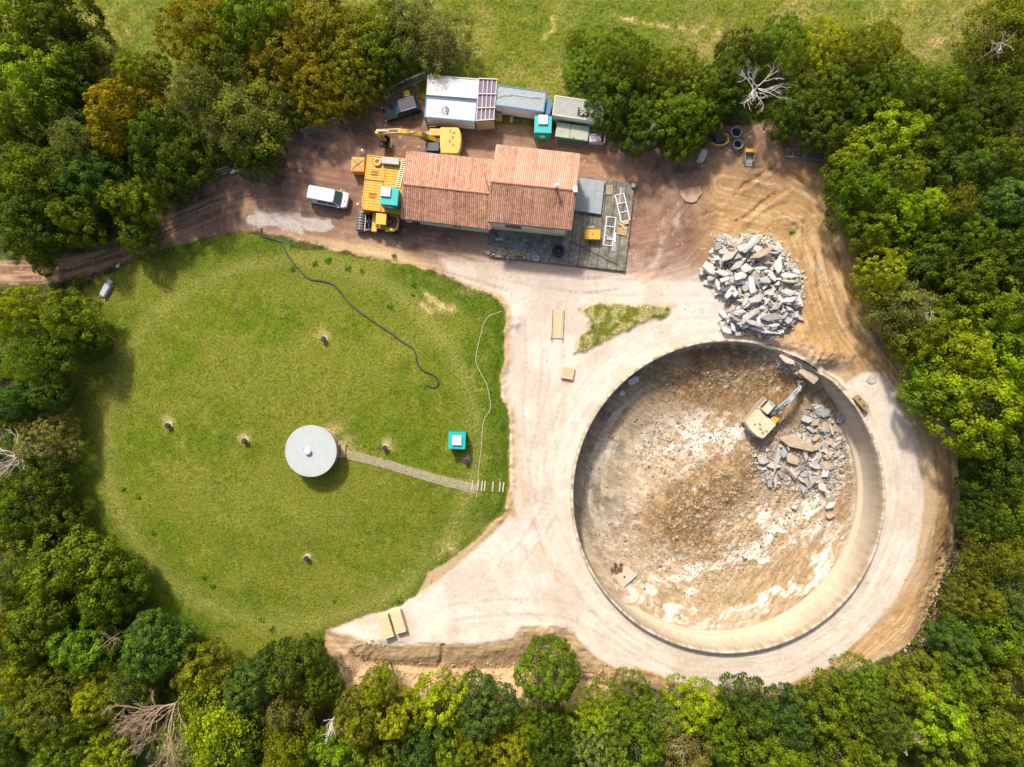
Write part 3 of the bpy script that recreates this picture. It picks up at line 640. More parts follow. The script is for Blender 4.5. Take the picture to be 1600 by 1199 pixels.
def limb(mb, a, b, r0, r1, rg, seg=4, n=6):
    a = np.array(a, float); b = np.array(b, float); L = np.linalg.norm(b - a); pts = []
    for i in range(seg + 1):
        t = i / seg; p = a * (1 - t) + b * t + rg.normal(0, .05, 3) * L * math.sin(math.pi * t); p[2] += .10 * L * math.sin(math.pi * t); pts.append(p)
    mb.tube(pts, [r0 + (r1 - r0) * i / seg for i in range(seg + 1)], n); return pts
def make_proto(kind, seed):
    V, F, lt, lb, boughs = crown_mesh(kind, seed); rg = np.random.default_rng(seed + 500)
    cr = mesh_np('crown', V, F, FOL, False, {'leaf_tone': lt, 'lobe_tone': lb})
    mb = MB(); base = -1.75   # unit tree: crown radius 1, ground at z=-1.75
    mb.tube([(0, 0, base - .12), (0, 0, base + .05), (.02, .01, -1.0), (-.01, .02, -.45)], [.085, .062, .052, .042], 8)
    for (bx, by, bz, br) in boughs:
        e = (bx * .9, by * .9, bz + br * .35); s = (0, 0, -.95 + rg.uniform(0, .45)); pts = limb(mb, s, e, .030, .010, rg)
        for k in range(3):
            v = rg.normal(0, 1, 3); v[2] = abs(v[2]); v /= np.linalg.norm(v); limb(mb, pts[2 + (k % 2)], np.array((bx, by, bz)) + v * br * .85, .011, .004, rg, 2, 4)
    tr = mb.build('trunk', BARK, smooth=True)
    return tr, cr
def proto(kind, i):
    if (kind, i) not in PROTO: PROTO[(kind, i)] = list(make_proto(kind, 100 * ('broad', 'fine', 'feather', 'cone', 'round').index(kind) + i)) + [False]
    return PROTO[(kind, i)]
COLS = {'green': (.125, .172, .012), 'lime': (.225, .290, .012), 'dark': (.080, .115, .013), 'blue': (.078, .135, .026), 'orange': (.200, .172, .010),
        'olive': (.160, .180, .016), 'sage': (.160, .190, .045), 'yellow': (.235, .260, .012), 'tan': (.210, .200, .060), 'grass': (.148, .215, .014)}
RND = random.Random(5)
def tree(px, py, r, h, kind, col, label, group='trees around the clearing', name=None, flat=1.0):
    h = min(h, 5.6 + r * .07) * (.72 if 400 < px < 720 and py < 260 else .82 if py < 260 and px > 720 else 1); zc = h * .54
    c = W(px, py, zc); Rr = r * K * (CAM_H - zc) / CAM_H
    gz = ground_z(c.x, c.y); fit = (zc - gz) / (1.75)
    t = thing(name or {'feather': 'willow_tree', 'cone': 'hornbeam_tree', 'round': 'maple_tree'}.get(kind, 'broadleaf_tree'), label, 'tree', (c.x, c.y, gz), RND.uniform(0, 6.28), group)
    p = proto(kind, RND.randrange(3 if kind in ('broad', 'fine') else 2))
    if p[2]: tr = p[0].copy(); cr = p[1].copy(); C.objects.link(tr); C.objects.link(cr)
    else: tr, cr = p[0], p[1]; p[2] = True
    tr.name = 'trunk'; cr.name = 'crown'; tr.parent = cr.parent = t
    k = RND.uniform(.94, 1.06); Rr *= 1.10
    cr.scale = (Rr * k, Rr / k, (h - zc) / .78 * flat); cr.location = (0, 0, zc - gz)
    tr.scale = (Rr * .9, Rr * .9, fit); tr.location = (0, 0, zc - gz)
    b = COLS[col]; j = [RND.uniform(.88, 1.14) for _ in range(3)]; g_ = RND.uniform(.85, 1.18)
    cr.color = (b[0] * j[0] * g_, b[1] * g_, b[2] * j[2] * g_, 1)
    return t
T = [
# top left corner
(38,38,62,12,'broad','green','green tree filling the top left corner of the view'),
(104,46,50,12,'broad','dark','dark green tree beside the meadow in the top left corner, right of the corner tree'),
(52,128,66,14,'broad','grass','large bright green tree on the left edge below the top left corner tree'),
(118,120,42,11,'broad','dark','dark green tree at the left end of the meadow, reaching furthest into the grass'),
(92,168,34,9,'broad','green','small green tree at the foot of the big left edge tree, above the deep gap'),
(12,200,34,9,'fine','dark','shaded dark tree on the left edge beside the black gap'),
(196,178,56,11,'broad','orange','orange tinted tree left of the big sage green willow'),
(224,124,38,10,'broad','olive','olive yellow treetop jutting into the meadow on the left'),
(250,222,48,10,'broad','dark','dark green tree below the orange one, left of the willow'),
(322,150,60,12,'feather','sage','large sage green willow above the left bend of the track'),
(388,188,58,12,'feather','sage','second sage green willow, right half of the pale pair by the yard fence'),
(405,245,36,8,'fine','dark','dark green tree at the fence just below the willows'),
(448,170,34,8,'fine','dark','deep green tree between the willows and the autumn trees'),
(126,226,48,10,'feather','sage','grey green feathery tree left of the orange tree'),
(60,282,52,11,'broad','green','green tree on the left edge above the dirt track bend'),
(150,288,44,10,'broad','blue','bluish green tree over the middle of the left woods above the track'),
(205,318,40,8,'broad','green','green tree leaning out over the dirt track, nearest the lawn'),
(218,374,26,6,'fine','green','small leafy bough tree overhanging the dirt track'),
(52,342,48,10,'broad','dark','dark tree on the left edge just above the dirt track'),
(122,345,38,9,'broad','green','mid green tree shading the upper verge of the left dirt track'),
(68,408,20,5,'fine','green','small sapling hanging over the dirt track near the left edge'),
(10,300,34,9,'broad','lime','lime tinged tree cut by the left edge above the track'),
(288,262,44,9,'broad','dark','dark rounded tree between the willow and the track fence'),
(262,300,28,7,'fine','dark','low dark tree beside the fence where the track widens'),
(312,52,54,11,'fine','orange','autumn orange tree at the left end of the top woods'),
(392,36,50,11,'broad','green','green tree on the top edge between two autumn trees'),
(445,92,60,12,'fine','orange','broad golden brown tree in the middle of the top woods'),
(512,52,62,13,'broad','orange','big golden olive tree on the top edge above the yard'),
(492,142,48,10,'fine','orange','golden tree nearest the yard fence, above the dark car'),
(550,120,44,10,'fine','olive','olive gold tree right of the yard fence corner'),
(552,168,22,6,'fine','olive','small golden tree directly left of the dark car'),
(592,62,46,11,'broad','olive','dark olive tree above the dark car, on the top edge of the woods'),
(610,112,26,6,'fine','dark','dark tree tucked between the dark car and the site fence'),
(640,40,48,10,'feather','sage','greyish tree on the top edge, left of the thin tan tree'),
(686,62,48,10,'feather','tan','thin tan brown tree above the white site cabins'),
(345,95,40,9,'fine','olive','olive tree behind the willow at the top woods edge'),
(420,12,36,9,'broad','green','green tree cut by the top edge left of the golden ones'),
# left side below the track
(40,494,44,9,'fine','yellow','yellow green tree just below the dirt track on the left edge'),
(118,506,44,9,'broad','green','green tree beside the white tarp roll'),
(60,560,52,9,'feather','green','soft green tree on the left edge level with the upper lawn'),
(138,545,24,7,'fine','dark','small dark tree against the left side of the lawn'),
(30,632,34,8,'round','blue','round blue green tree on the left edge above the bleached dead tree'),
(88,618,30,7,'round','blue','small round blue green tree beside the left side of the lawn'),
(72,690,44,7,'fine','tan','shaded brownish tree behind the bleached dead tree'),
(62,764,48,8,'broad','dark','dark tree just below the bleached dead tree'),
(16,812,44,9,'broad','green','green tree cut by the left edge below the dark gap'),
(84,812,36,7,'broad','dark','dark rounded tree beside the lower left side of the lawn'),
(112,884,66,11,'broad','green','large green tree by the lower left lawn edge'),
(40,890,54,10,'fine','olive','olive tree on the left edge beside the large green one'),
(175,922,48,9,'broad','green','green tree pushing out into the lawn at the lower left'),
(70,962,58,11,'broad','green','broad green tree low on the left, left of the dead twigs'),
(134,1004,46,10,'broad','grass','bright green tree below the large lower left tree'),
(14,990,40,9,'broad','orange','yellowing tree cut by the left edge low down'),
(252,1006,52,10,'round','blue','big blue green tree at the bottom left corner of the lawn'),
(208,1066,36,9,'feather','sage','pale sage tree left of the big brown dead tree'),
(158,1084,40,9,'fine','yellow','yellow green tree between the sage and dark trees low on the left'),
(80,1104,56,11,'fine','olive','dull olive tree low on the left, above the bottom left corner'),
(20,1060,38,9,'broad','lime','lime green treetop on the left edge beside the lowest dark gap'),
(14,1160,46,10,'broad','dark','dark tree in the bottom left corner'),
(110,1172,46,10,'fine','green','green tree on the bottom edge right of the corner tree'),
(172,1176,34,8,'broad','lime','small lime tree on the bottom edge left of the brown dead tree'),
(322,1042,42,9,'broad','olive','yellowish tree at the lawn edge right of the blue green one'),
(338,1130,74,10,'feather','lime','huge feathery lime green tree right of the big brown dead tree'),
(398,1062,44,9,'round','blue','dark bluish tree above the lime feathery tree'),
(456,1040,46,9,'broad','dark','dark green tree at the bottom tip of the lawn'),
(500,1066,30,7,'fine','green','small green tree just left of the sandy bank'),
(448,1102,38,9,'feather','tan','pale straw green tree with grey twigs below the lawn tip'),
(450,1160,44,9,'feather','yellow','pale yellow green feathery tree on the bottom edge'),
(392,1178,40,8,'broad','dark','dark green tree on the bottom edge right of the lime feathery tree'),
(596,1062,34,8,'cone','yellow','pointed yellow green tree growing against the sandy bank'),
(572,1112,50,10,'cone','olive','olive hornbeam right of the grey forked dead tree'),
(624,1112,42,9,'cone','yellow','golden green tree just below the sandy bank'),
(536,1172,44,9,'broad','grass','grass green tree on the bottom edge below the forked dead tree'),
(600,1176,42,9,'cone','olive','olive tree on the bottom edge beneath the golden pair'),
(660,1156,44,10,'broad','blue','bluish tree on the bottom edge right of the olive one'),
(690,1092,42,9,'broad','lime','bright lime tree below the middle of the sandy bank'),
(704,1160,38,9,'broad','lime','lime tree with yellow tips on the bottom edge'),
(756,1098,48,9,'round','blue','soft bluish green tree left of the round maple'),
(742,1156,40,9,'fine','olive','olive tree below the bluish one near the bottom edge'),
(794,1158,44,9,'fine','yellow','yellow olive tree on the bottom edge beneath the round maple'),
(853,1046,50,9,'round','green','single round dark green maple standing in front of the gravel pad'),
(836,1126,42,9,'fine','green','green tree straight below the round maple'),
(868,1160,40,9,'fine','dark','dark green tree on the bottom edge right of the yellow olive one'),
(926,1118,38,7,'fine','lime','low lime tree right of the round maple'),
(972,1104,46,7,'fine','grass','bushy light green tree below the left end of the ring road'),
(934,1166,44,9,'fine','sage','sage green tree on the bottom edge left of the centre right'),
(990,1160,50,9,'broad','green','green tree on the bottom edge under the bushy light green one'),
(1086,1102,40,8,'broad','lime','lime tree hugging the lowest point of the ring road'),
(1068,1164,46,9,'feather','tan','pale straw coloured tree on the bottom edge'),
(1122,1140,38,8,'broad','grass','grass green tree between the straw tree and the ring road'),
(1042,1118,34,7,'fine','sage','greyish green low tree left of the lowest lime tree'),
(1164,1108,44,8,'broad','dark','dark green tree directly below the tank on the wood edge'),
(1180,1166,50,9,'broad','green','green tree on the bottom edge directly below the tank'),
(1232,1120,42,8,'broad','blue','bluish green tree below the lower right of the tank'),
(1228,1176,36,8,'feather','lime','feathery lime tree on the bottom edge left of the straw dead tree'),
(1284,1104,48,9,'broad','green','green tree below the sandy bend at the lower right'),
(1336,1070,40,8,'fine','grass','light green tree touching the sand at the lower right bend'),
(1372,1114,52,10,'broad','dark','dark green tree above the straw coloured dead tree'),
(1300,1162,50,9,'broad','green','green tree on the bottom edge left of the straw dead tree'),
(1362,1166,34,8,'fine','grass','small green tree touching the left of the straw dead tree'),
(1424,1066,40,9,'broad','olive','olive green tree below the wooden corner frame'),
(1456,1112,50,10,'broad','lime','bright lime tree right of the straw dead tree'),
(1496,1058,44,10,'broad','green','green tree below right of the wooden corner frame'),
(1480,1160,46,10,'broad','grass','light green tree on the bottom edge right of the straw dead tree'),
(1546,1128,52,11,'broad','green','green tree low on the right, left of the corner tree'),
(1566,1060,50,11,'broad','olive','olive tree on the right edge low down'),
(1584,1176,40,10,'broad','green','green tree in the bottom right corner'),
(1490,1004,34,8,'broad','blue','small bluish tree just right of the wooden corner frame'),
(1540,990,48,10,'broad','green','green tree right of the stony slope'),
(1590,992,42,10,'broad','dark','dark tree cut by the right edge beside the stony slope'),
(1524,934,34,8,'fine','olive','small olive tree at the top of the stony slope'),
(1580,930,46,10,'feather','sage','sage green tree on the right edge with bare twigs showing'),
(1556,868,46,9,'feather','olive','olive feathery tree right of the widest sand'),
(1540,812,34,8,'fine','dark','dark small tree beside the widest part of the sand'),
(1592,806,40,9,'broad','green','green tree on the right edge level with the tank'),
(1556,742,46,8,'broad','dark','dark shaded tree below the big lime tree'),
(1592,700,30,8,'broad','dark','dark tree on the right edge in the shade of the lime tree'),
# right side
(1520,632,74,13,'broad','lime','biggest lime yellow tree, overhanging the right of the ring road'),
(1462,612,46,10,'broad','grass','green tree on the left flank of the biggest lime tree'),
(1578,566,62,13,'broad','lime','glowing lime tree on the right edge above the biggest one'),
(1486,548,56,12,'broad','lime','lime tree right of the sand track bend'),
(1440,522,46,10,'broad','green','dark green tree leaning over the sand track bend'),
(1556,486,58,12,'broad','grass','bright green tree on the right edge, third above the dark gap'),
(1404,482,48,10,'feather','tan','pale straw tree with grey twigs beside the sand track'),
(1376,432,42,9,'fine','yellow','yellow green tree standing out over the sand track right of the rubble'),
(1440,404,46,10,'broad','dark','dark green tree behind the yellow green one'),
(1512,438,50,11,'broad','green','green tree above right of the pale straw tree'),
(1576,402,48,11,'broad','dark','dark green tree on the right edge, middle height'),
(1506,372,42,10,'fine','green','mid green tree in the middle of the right woods'),
(1556,326,46,10,'round','blue','blue green round tree near the right edge'),
(1482,322,44,10,'feather','olive','dull olive tree between the lime and the blue green ones'),
(1420,330,46,10,'broad','lime','lime tree in the right woods beyond the rubble track'),
(1356,360,36,8,'broad','green','small green tree at the edge of the sand above the rubble'),
(1404,282,40,9,'fine','olive','olive tree behind the large lime tree at the sand corner'),
(1340,302,48,10,'broad','grass','bright green tree at the corner of the sand by the lattice frame'),
(1328,250,42,9,'broad','lime','light lime tree just right of the lattice frame'),
(1384,214,54,11,'broad','lime','large lime tree in the upper right woods'),
(1440,248,42,9,'broad','dark','dark tree right of the large upper lime tree'),
(1484,212,44,10,'fine','dark','dark green tree in the upper right woods'),
(1500,268,42,9,'broad','blue','bluish tree in the upper right woods'),
(1544,246,46,10,'broad','green','green tree in the upper right woods near the edge'),
(1590,216,38,9,'feather','tan','brownish tree on the right edge in the upper woods'),
(1544,170,50,10,'fine','dark','dark green tree beneath the brown willow'),
(1592,150,40,10,'fine','green','green tree cut by the right edge below the brown willow'),
(1468,146,38,8,'broad','green','green tree at the tip of the woods jutting into the meadow'),
(1402,136,50,10,'fine','green','green tree near the upper meadow, left of the jutting tip'),
(1342,96,46,9,'fine','olive','olive tree at the upper edge of the right woods'),
(1292,76,42,8,'fine','yellow','yellow tinted tree on the meadow side of the woods'),
(1376,76,34,7,'fine','orange','small orange tinted tree at the meadow edge'),
(1336,160,46,10,'fine','dark','dark tree between the meadow edge and the lattice frame'),
(1284,144,44,9,'fine','olive','olive green tree right of the white dead tree'),
(1286,206,38,8,'broad','dark','dark tree above the lattice frame'),
(1232,182,34,7,'broad','dark','shaded tree just below the white dead tree'),
(1222,68,38,8,'fine','green','green tree on the meadow edge above the white dead tree'),
(1164,82,36,8,'broad','dark','dark tree above left of the white dead tree'),
(1134,130,42,9,'broad','dark','dark green tree left of the white dead tree'),
(1562,64,60,12,'feather','olive','loose olive willow in the top right corner'),
(1596,20,44,11,'feather','orange','yellowing willow cut by the top right corner'),
# centre top clump
(984,98,46,9,'fine','green','green tree at the top of the clump behind the ribbed container'),
(958,160,42,9,'broad','dark','dark green tree overhanging the ribbed container'),
(1040,118,44,9,'fine','olive','olive tree in the middle of the clump behind the yard'),
(1064,182,50,10,'broad','green','large rounded green tree over the off white box'),
(1000,196,38,8,'broad','dark','dark tree at the yard edge right of the open skip'),
(1096,140,38,8,'fine','olive','olive green tree left of the dark tree near the white dead one'),
(1062,226,28,6,'broad','grass','low bright green tree beside the off white box'),
(1100,184,26,7,'fine','dark','small dark tree above the yellow digging attachment'),
]
for t in T: tree(*t)
for (px, py, r, lb) in [(930,72,30,'bright green bramble bush on the meadow side behind the ribbed container'),(908,104,28,'light green thicket bush nearest the ribbed container'),(958,96,28,'leafy bush between the two thickets behind the container'),(900,64,16,'small yellow tipped bush at the top of the bramble thicket'),
                        (676,150,14,'small bush growing over the left edge of the white cabin roof')]:
    tree(px, py, r, 2.6, 'fine', 'grass' if r > 20 else 'olive', lb, 'bushes behind the cabins', 'bramble_bush', .8)['category'] = 'bush'

# bleached and brown dead trees
def dead_tree(px, py, r, h, col, label, seed, lean=(0, 0), depth=4, name='dead_tree', fan=None, thick=.11):
    rg = random.Random(seed); c = W(px, py, h * .8); Rr = r * K * (CAM_H - h * .8) / CAM_H
    gz = ground_z(c.x, c.y); t = thing(name, label, 'dead tree', (c.x, c.y, gz), 0)
    tr = MB(); br = MB(); top = Vector((lean[0], lean[1], h * .72 - gz))
    tr.tube([(0, 0, -.2), (lean[0] * .3, lean[1] * .3, top.z * .4), top], [thick * 1.3, thick, thick * .7], 7)
    def grow(p, d, L, rad_, k):
        q = p; pts = [p]; n = 3
        for i in range(n):
            d = (d + Vector((rg.gauss(0, .16), rg.gauss(0, .16), rg.gauss(0, .10)))).normalized(); q = q + d * L / n; pts.append(q)
        br.tube(pts, [rad_ * (1 - .45 * i / n) for i in range(n + 1)], 5 if k > 1 else 3)
        if k <= 0: return
        for j in range(rg.choice((2, 3, 3))):
            s = pts[rg.choice((1, 2, 3, 3))]; a = rg.uniform(-.85, .85)
            dd = Vector((d.x * math.cos(a) - d.y * math.sin(a), d.x * math.sin(a) + d.y * math.cos(a), d.z + rg.uniform(-.35, .4))).normalized()
            grow(s, dd, L * rg.uniform(.55, .8), max(rad_ * .58, .012), k - 1)
    nb = 9 if fan is None else 7
    for i in range(nb):
        a = i * 2 * math.pi / nb + rg.uniform(-.3, .3) if fan is None else R(fan[0] + (fan[1] - fan[0]) * (i + .5) / nb + rg.uniform(-6, 6))
        z0 = top * rg.uniform(.72, 1.0)
        grow(z0, Vector((math.cos(a), math.sin(a), rg.uniform(.1, .7))).normalized(), Rr * .5, thick * .55, depth)
    a_ = tr.build('trunk', DEAD, t, smooth=True); b_ = br.build('bare_branches', DEAD, t, smooth=True)
    a_.color = b_.color = (*col, 1); return t
dead_tree(1190,128,44,10,(.62,.58,.54),'white bleached dead tree with bare branches among the upper right trees',3,depth=3,thick=.12)
dead_tree(14,714,46,9,(.50,.44,.40),'pale bare dead tree on the left edge beside the lawn',4,depth=3,thick=.15)
dead_tree(268,1106,92,9.5,(.36,.26,.18),'large fallen looking brown dead tree with dense fine twigs at the lower left',6,depth=5,fan=(175,290),thick=.17)
dead_tree(516,1134,30,9,(.55,.50,.46),'thin grey forked dead tree on the bottom woods edge',8,depth=2,fan=(225,315),thick=.12)
dead_tree(1424,1186,46,10,(.52,.40,.20),'straw coloured twiggy dead tree on the bottom edge',9,depth=4,fan=(20,160),thick=.12)
dead_tree(164,1004,22,9.5,(.34,.24,.15),'small brown bare snag among the lower left trees',12,depth=2,thick=.07)
dead_tree(1466,486,26,10.5,(.42,.38,.32),'grey bare twigs sticking out of the pale straw tree by the sand track',13,depth=2,thick=.07)
dead_tree(1584,56,26,12.5,(.45,.42,.38),'grey bare boughs standing in the top right willow',15,depth=1,thick=.09)
dead_tree(1020,196,14,9.5,(.48,.44,.40),'short grey bare branch showing in the clump beside the open skip',17,depth=1,fan=(20,80),thick=.06)
dead_tree(1070,1174,24,9.8,(.50,.46,.38),'pale bare twigs in the straw coloured tree on the bottom edge',19,depth=2,thick=.06)

# undergrowth: a mass nobody could count
rg = np.random.default_rng(77); cand = rg.uniform((-66, -50), (66, 50), (9000, 2)); cc, nn, tt = [], [], []
cpx = cand[:, 0] / K + 800; cpy = 599.5 - cand[:, 1] / K
ok = (sdpoly(cpx, cpy, YARD) < -6) & (sdpoly(cpx, cpy, LAWN) < -4) & (cpy > 215 - 100 * sst(820, 900, cpx) + 50 * sst(1350, 1600, cpx)) & (sdpoly(cpx, cpy, EMB) < -4) & (sdpoly(cpx, cpy, PAD) < -4)
for (x, y) in cand[ok][:2600]:
    z = ground_z(x, y); lr = rg.uniform(.35, .95); n_ = int(46 * lr / .6); w = rg.normal(0, 1, (n_, 3)); w[:, 2] = np.abs(w[:, 2]); w /= np.linalg.norm(w, axis=1, keepdims=True)
    cc.append(np.array([x, y, z + rg.uniform(0, .9)]) + w * lr * rg.uniform(.5, 1, (n_, 1))); nn.append(w); tt += [rg.uniform(0, 1)] * n_
ce_ = np.concatenate(cc); V, F_ = leaf_cloud(ce_, np.concatenate(nn), .17, rg)
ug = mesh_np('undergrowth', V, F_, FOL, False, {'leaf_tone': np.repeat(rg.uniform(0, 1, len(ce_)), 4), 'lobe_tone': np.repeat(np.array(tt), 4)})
ug.color = (.10, .135, .02, 1); tag(ug, 'tangled green undergrowth on the woodland floor', 'undergrowth', kind='stuff')
# ------------------------------------------------------------------ buildings and slab
def quad_frame(pts):
    return [Vector(p) for p in pts]
m = NT('clay_tiles'); tv = m.attr('tile_tone', 'Fac')
c = m.ramp(tv, [(0, (.14, .065, .04)), (.3, (.34, .155, .095)), (.55, (.44, .235, .16)), (.8, (.49, .30, .22)), (1, (.42, .32, .26))])
c = m.mix(m.ramp(m.noise(.9, 5, .7), [(.52, (0, 0, 0)), (.75, (.55, .55, .55))]), c, (.34, .24, .13))
c = m.mix(m.ramp(m.noise(6, 3, .7), [(.60, (0, 0, 0)), (.68, (.7, .7, .7))]), c, (.50, .42, .33)); c = m.mix(m.ramp(m.noise(5, 3, .7, stretch=(1, .5, 1)), [(.30, (.6, .6, .6)), (.40, (0, 0, 0))]), c, (.12, .07, .045))
c = m.mix(m.attr('moss', 'Fac'), c, (.20, .15, .045))
m.col(c); m.rough(.85); m.bump(m.noise(14, 3), .3, .02); TILE = m.m
def tile_slope(name, a, b, c, d, ncol, nrow, parent, seed, dark=0.0, mossx=None, origin=(0, 0, 0)):
    """a-b ridge, d-c eave (a above d); corrugated barrel tiles"""
    a, b, c, d = [Vector(p) - Vector(origin) for p in (a, b, c, d)]; nu = ncol * 6; nv = nrow * 3
    u = np.linspace(0, 1, nu + 1); v = np.linspace(0, 1, nv + 1); U, Vv = np.meshgrid(u, v)
    P0 = np.array(a) * 1.0; A = np.array(a); B = np.array(b); Cc = np.array(c); D = np.array(d)
    P = (A[None, None] * (1 - U[..., None]) + B * U[..., None]) * (1 - Vv[..., None]) + (D * (1 - U[..., None]) + Cc * U[..., None]) * Vv[..., None]
    nrm = np.array((b - a).cross(d - a).normalized()); nrm = nrm if nrm[2] > 0 else -nrm
    col = U * ncol; row = Vv * nrow; sag = (fbm(U * 5, Vv * 3, seed, 3) - .5) * .08
    ci = np.floor(col - 1e-6); ri = np.floor(row - 1e-6)
    h = .10 * np.abs(np.sin(np.pi * col)) ** .8 + .02 * (row - ri) + sag + (_hash(ci, ri, seed) - .5) * .018
    P = P + nrm * h[..., None]
    tone = .22 + .28 * _hash(ci, ri, seed + 3) + .30 * _hash(ci, ci * 0, seed + 4) + .35 * (fbm(U * 6, Vv * 4, seed + 5) - .5) - dark * .25; tone = np.where(np.abs(np.sin(np.pi * col)) < .42, tone * .3, tone)  # valleys between tiles darkened, their shade put into the tone
    moss = np.zeros(U.shape)
    if mossx is not None: moss = sst(.52, .62, fbm(U * 30, Vv * 4, seed + 8)) * np.exp(-((U - mossx) / .07) ** 2) * sst(.1, .5, Vv)
    ids = np.arange(U.size).reshape(U.shape); F = np.stack([ids[:-1, :-1], ids[:-1, 1:], ids[1:, 1:], ids[1:, :-1]], -1).reshape(-1, 4)
    return mesh_np(name, P.reshape(-1, 3), F, TILE, True, {'tile_tone': np.clip(tone, 0, 1).ravel(), 'moss': moss.ravel()}, parent)
PLAS = worn('cream_plaster', (.92, .86, .60), .9, .18, .7, (.30, .26, .17), .5, bump=.3)
DARKW = worn('dark_wood', (.05, .042, .034), .85, .3, 2)
CLAY = worn('clay_ridge', (.58, .27, .16), .85, .3, 3, (.28, .2, .14), .4)
METAL = worn('grey_metal', (.36, .37, .38), .45, .2, 2, metal=.5)
WHITE = worn('white_paint', (.78, .79, .80), .45, .08, 1.2, (.45, .43, .40), .3)
BLACK = worn('black_rubber', (.018, .018, .02), .7, .3, 3)
CONC = worn('concrete', (.42, .39, .345), .9, .25, 1.0, (.22, .2, .17), .5, bump=.4)
WOOD = worn('raw_timber', (.62, .42, .21), .75, .22, 3, (.40, .26, .12), .5, bump=.3)
GLASS = worn('dark_glass', (.02, .03, .035), .08, .1, 1)
def gable_house(name, label, NWr, NEr, RW, RE, SWr, SEr, zr, ze, zg, ncol, nrow, seed, over=.22, **kw):
    """roof corners given as (px,py) with ridge height zr and eave height ze"""
    nw, ne, sw, se = W(*NWr, ze), W(*NEr, ze), W(*SWr, ze), W(*SEr, ze); rw, re = W(*RW, zr), W(*RE, zr)
    t = thing(name, label, 'house', (0, 0, 0)); o = (nw + ne + sw + se) / 4; o.z = zg; t.location = o
    rf = MB(); 
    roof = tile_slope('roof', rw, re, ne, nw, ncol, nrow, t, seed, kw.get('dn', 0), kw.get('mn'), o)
    tile_slope('roof', rw, re, se, sw, ncol, nrow, t, seed + 1, kw.get('ds', .4), kw.get('ms'), o)  # brighter sunlit north and darker south slope are painted into the tile tone
    L = [p - o for p in (nw, ne, se, sw, rw, re)]
    rm = MB(); n = 22
    for i in range(n):
        a = L[4].lerp(L[5], i / n); b = L[4].lerp(L[5], (i + 1.06) / n); rm.tube([a + Vector((0, 0, .03)), b + Vector((0, 0, .055))], [.15, .13], 8)
    rm.build('ridge_tiles', CLAY, roof, smooth=True)
    dz = Vector((0, 0, -.06))
    for a, b in ((L[0], L[4]), (L[4], L[3]), (L[1], L[5]), (L[5], L[2])): MB().bar(a + dz, b + dz, .16, .16).build('verge_board', CLAY, roof)
    gu = MB(); gu.tube([L[3] + Vector((0, -.06, -.12)), L[2] + Vector((0, -.06, -.12))], .085, 8); gu.tube([L[0] + Vector((0, .06, -.12)), L[1] + Vector((0, .06, -.12))], .085, 8)
    gu.build('gutter', worn('gutter_metal', (.25, .24, .23), .6), roof, smooth=True)
    # walls inset from the eaves
    cx = sum((p for p in L[:4]), Vector()) / 4
    def ins(p): q = Vector((p.x, p.y, 0)); d = (Vector((cx.x, cx.y, 0)) - q); return q + Vector((math.copysign(over, d.x), math.copysign(over, d.y), 0))
    w4 = [ins(p) for p in L[:4]]; ez = ze - zg - .12; rz_ = zr - zg - .16
    V = [(p.x, p.y, -.1) for p in w4] + [(p.x, p.y, ez) for p in w4]; g1 = (w4[0] + w4[3]) / 2; g2 = (w4[1] + w4[2]) / 2
    g1 = Vector((g1.x, L[4].y * 1.0, 0)); g2 = Vector((g2.x, L[5].y * 1.0, 0)); V += [(g1.x, g1.y, rz_), (g2.x, g2.y, rz_)]
    F = [(0, 1, 5, 4), (2, 3, 7, 6), (3, 0, 4, 8, 7), (1, 2, 6, 9, 5), (4, 5, 9, 8), (6, 7, 8, 9)]
    wm = MB(); wm.add(V, F); wall = wm.build('wall', PLAS, t)
    return t, wall, w4, o, L
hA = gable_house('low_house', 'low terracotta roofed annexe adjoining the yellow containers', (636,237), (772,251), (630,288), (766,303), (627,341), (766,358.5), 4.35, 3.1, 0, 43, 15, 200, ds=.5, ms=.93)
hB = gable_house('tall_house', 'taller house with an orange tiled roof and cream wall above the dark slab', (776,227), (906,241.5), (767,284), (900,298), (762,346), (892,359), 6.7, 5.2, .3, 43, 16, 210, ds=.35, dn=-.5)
t, wall, w4, o, L = hA
# south side of the low house: lean shelf, two doors, pipe
def along(w4, f, dz=0): p = w4[3].lerp(w4[2], f); return Vector((p.x, p.y, dz)), (w4[2] - w4[3]).normalized()
for f, wd, ht in ((.12, .9, 2.0), (.62, 1.1, 1.1)):
    p, d = along(w4, f); ang_ = math.atan2(d.y, d.x); q = MB(); nn_ = Vector((d.y, -d.x, 0))
    if ht > 1.5:
        c_ = p + nn_ * .03; q.box(c_.x, c_.y, ht / 2, wd, .06, ht, ang_); dr_ = q.build('door', worn('brown_door', (.12, .07, .04), .6), t)
        k = MB(); c2 = c_ + nn_ * .06 + d * .3; k.cyl((c2.x, c2.y, 1.0), .03, .1, 8, 'Y'); k.build('handle', METAL, dr_)
    else:
        c_ = p + nn_ * .02; q.box(c_.x, c_.y, 1.5, wd, .04, ht, ang_); wi = q.build('window', GLASS, t)
        k = MB(); 
        for s_ in (-1, 0, 1): e = c_ + d * s_ * wd * .48 + nn_ * .03; k.box(e.x, e.y, 1.5, .06, .05, ht, ang_)
        k.build('frame', WHITE, wi)
t, wall, w4, o, L = hB
p, d = along(w4, .30); ang_ = math.atan2(d.y, d.x); nn_ = Vector((d.y, -d.x, 0))
q = MB(); c_ = p + nn_ * .02; q.box(c_.x, c_.y, 2.9, 1.95, .05, 2.3, ang_); wi = q.build('window', GLASS, t)
k = MB()
for i in range(9): e = c_ + d * (i - 4) * .21 + nn_ * .05; k.box(e.x, e.y, 2.9, .07, .05, 2.3, ang_)
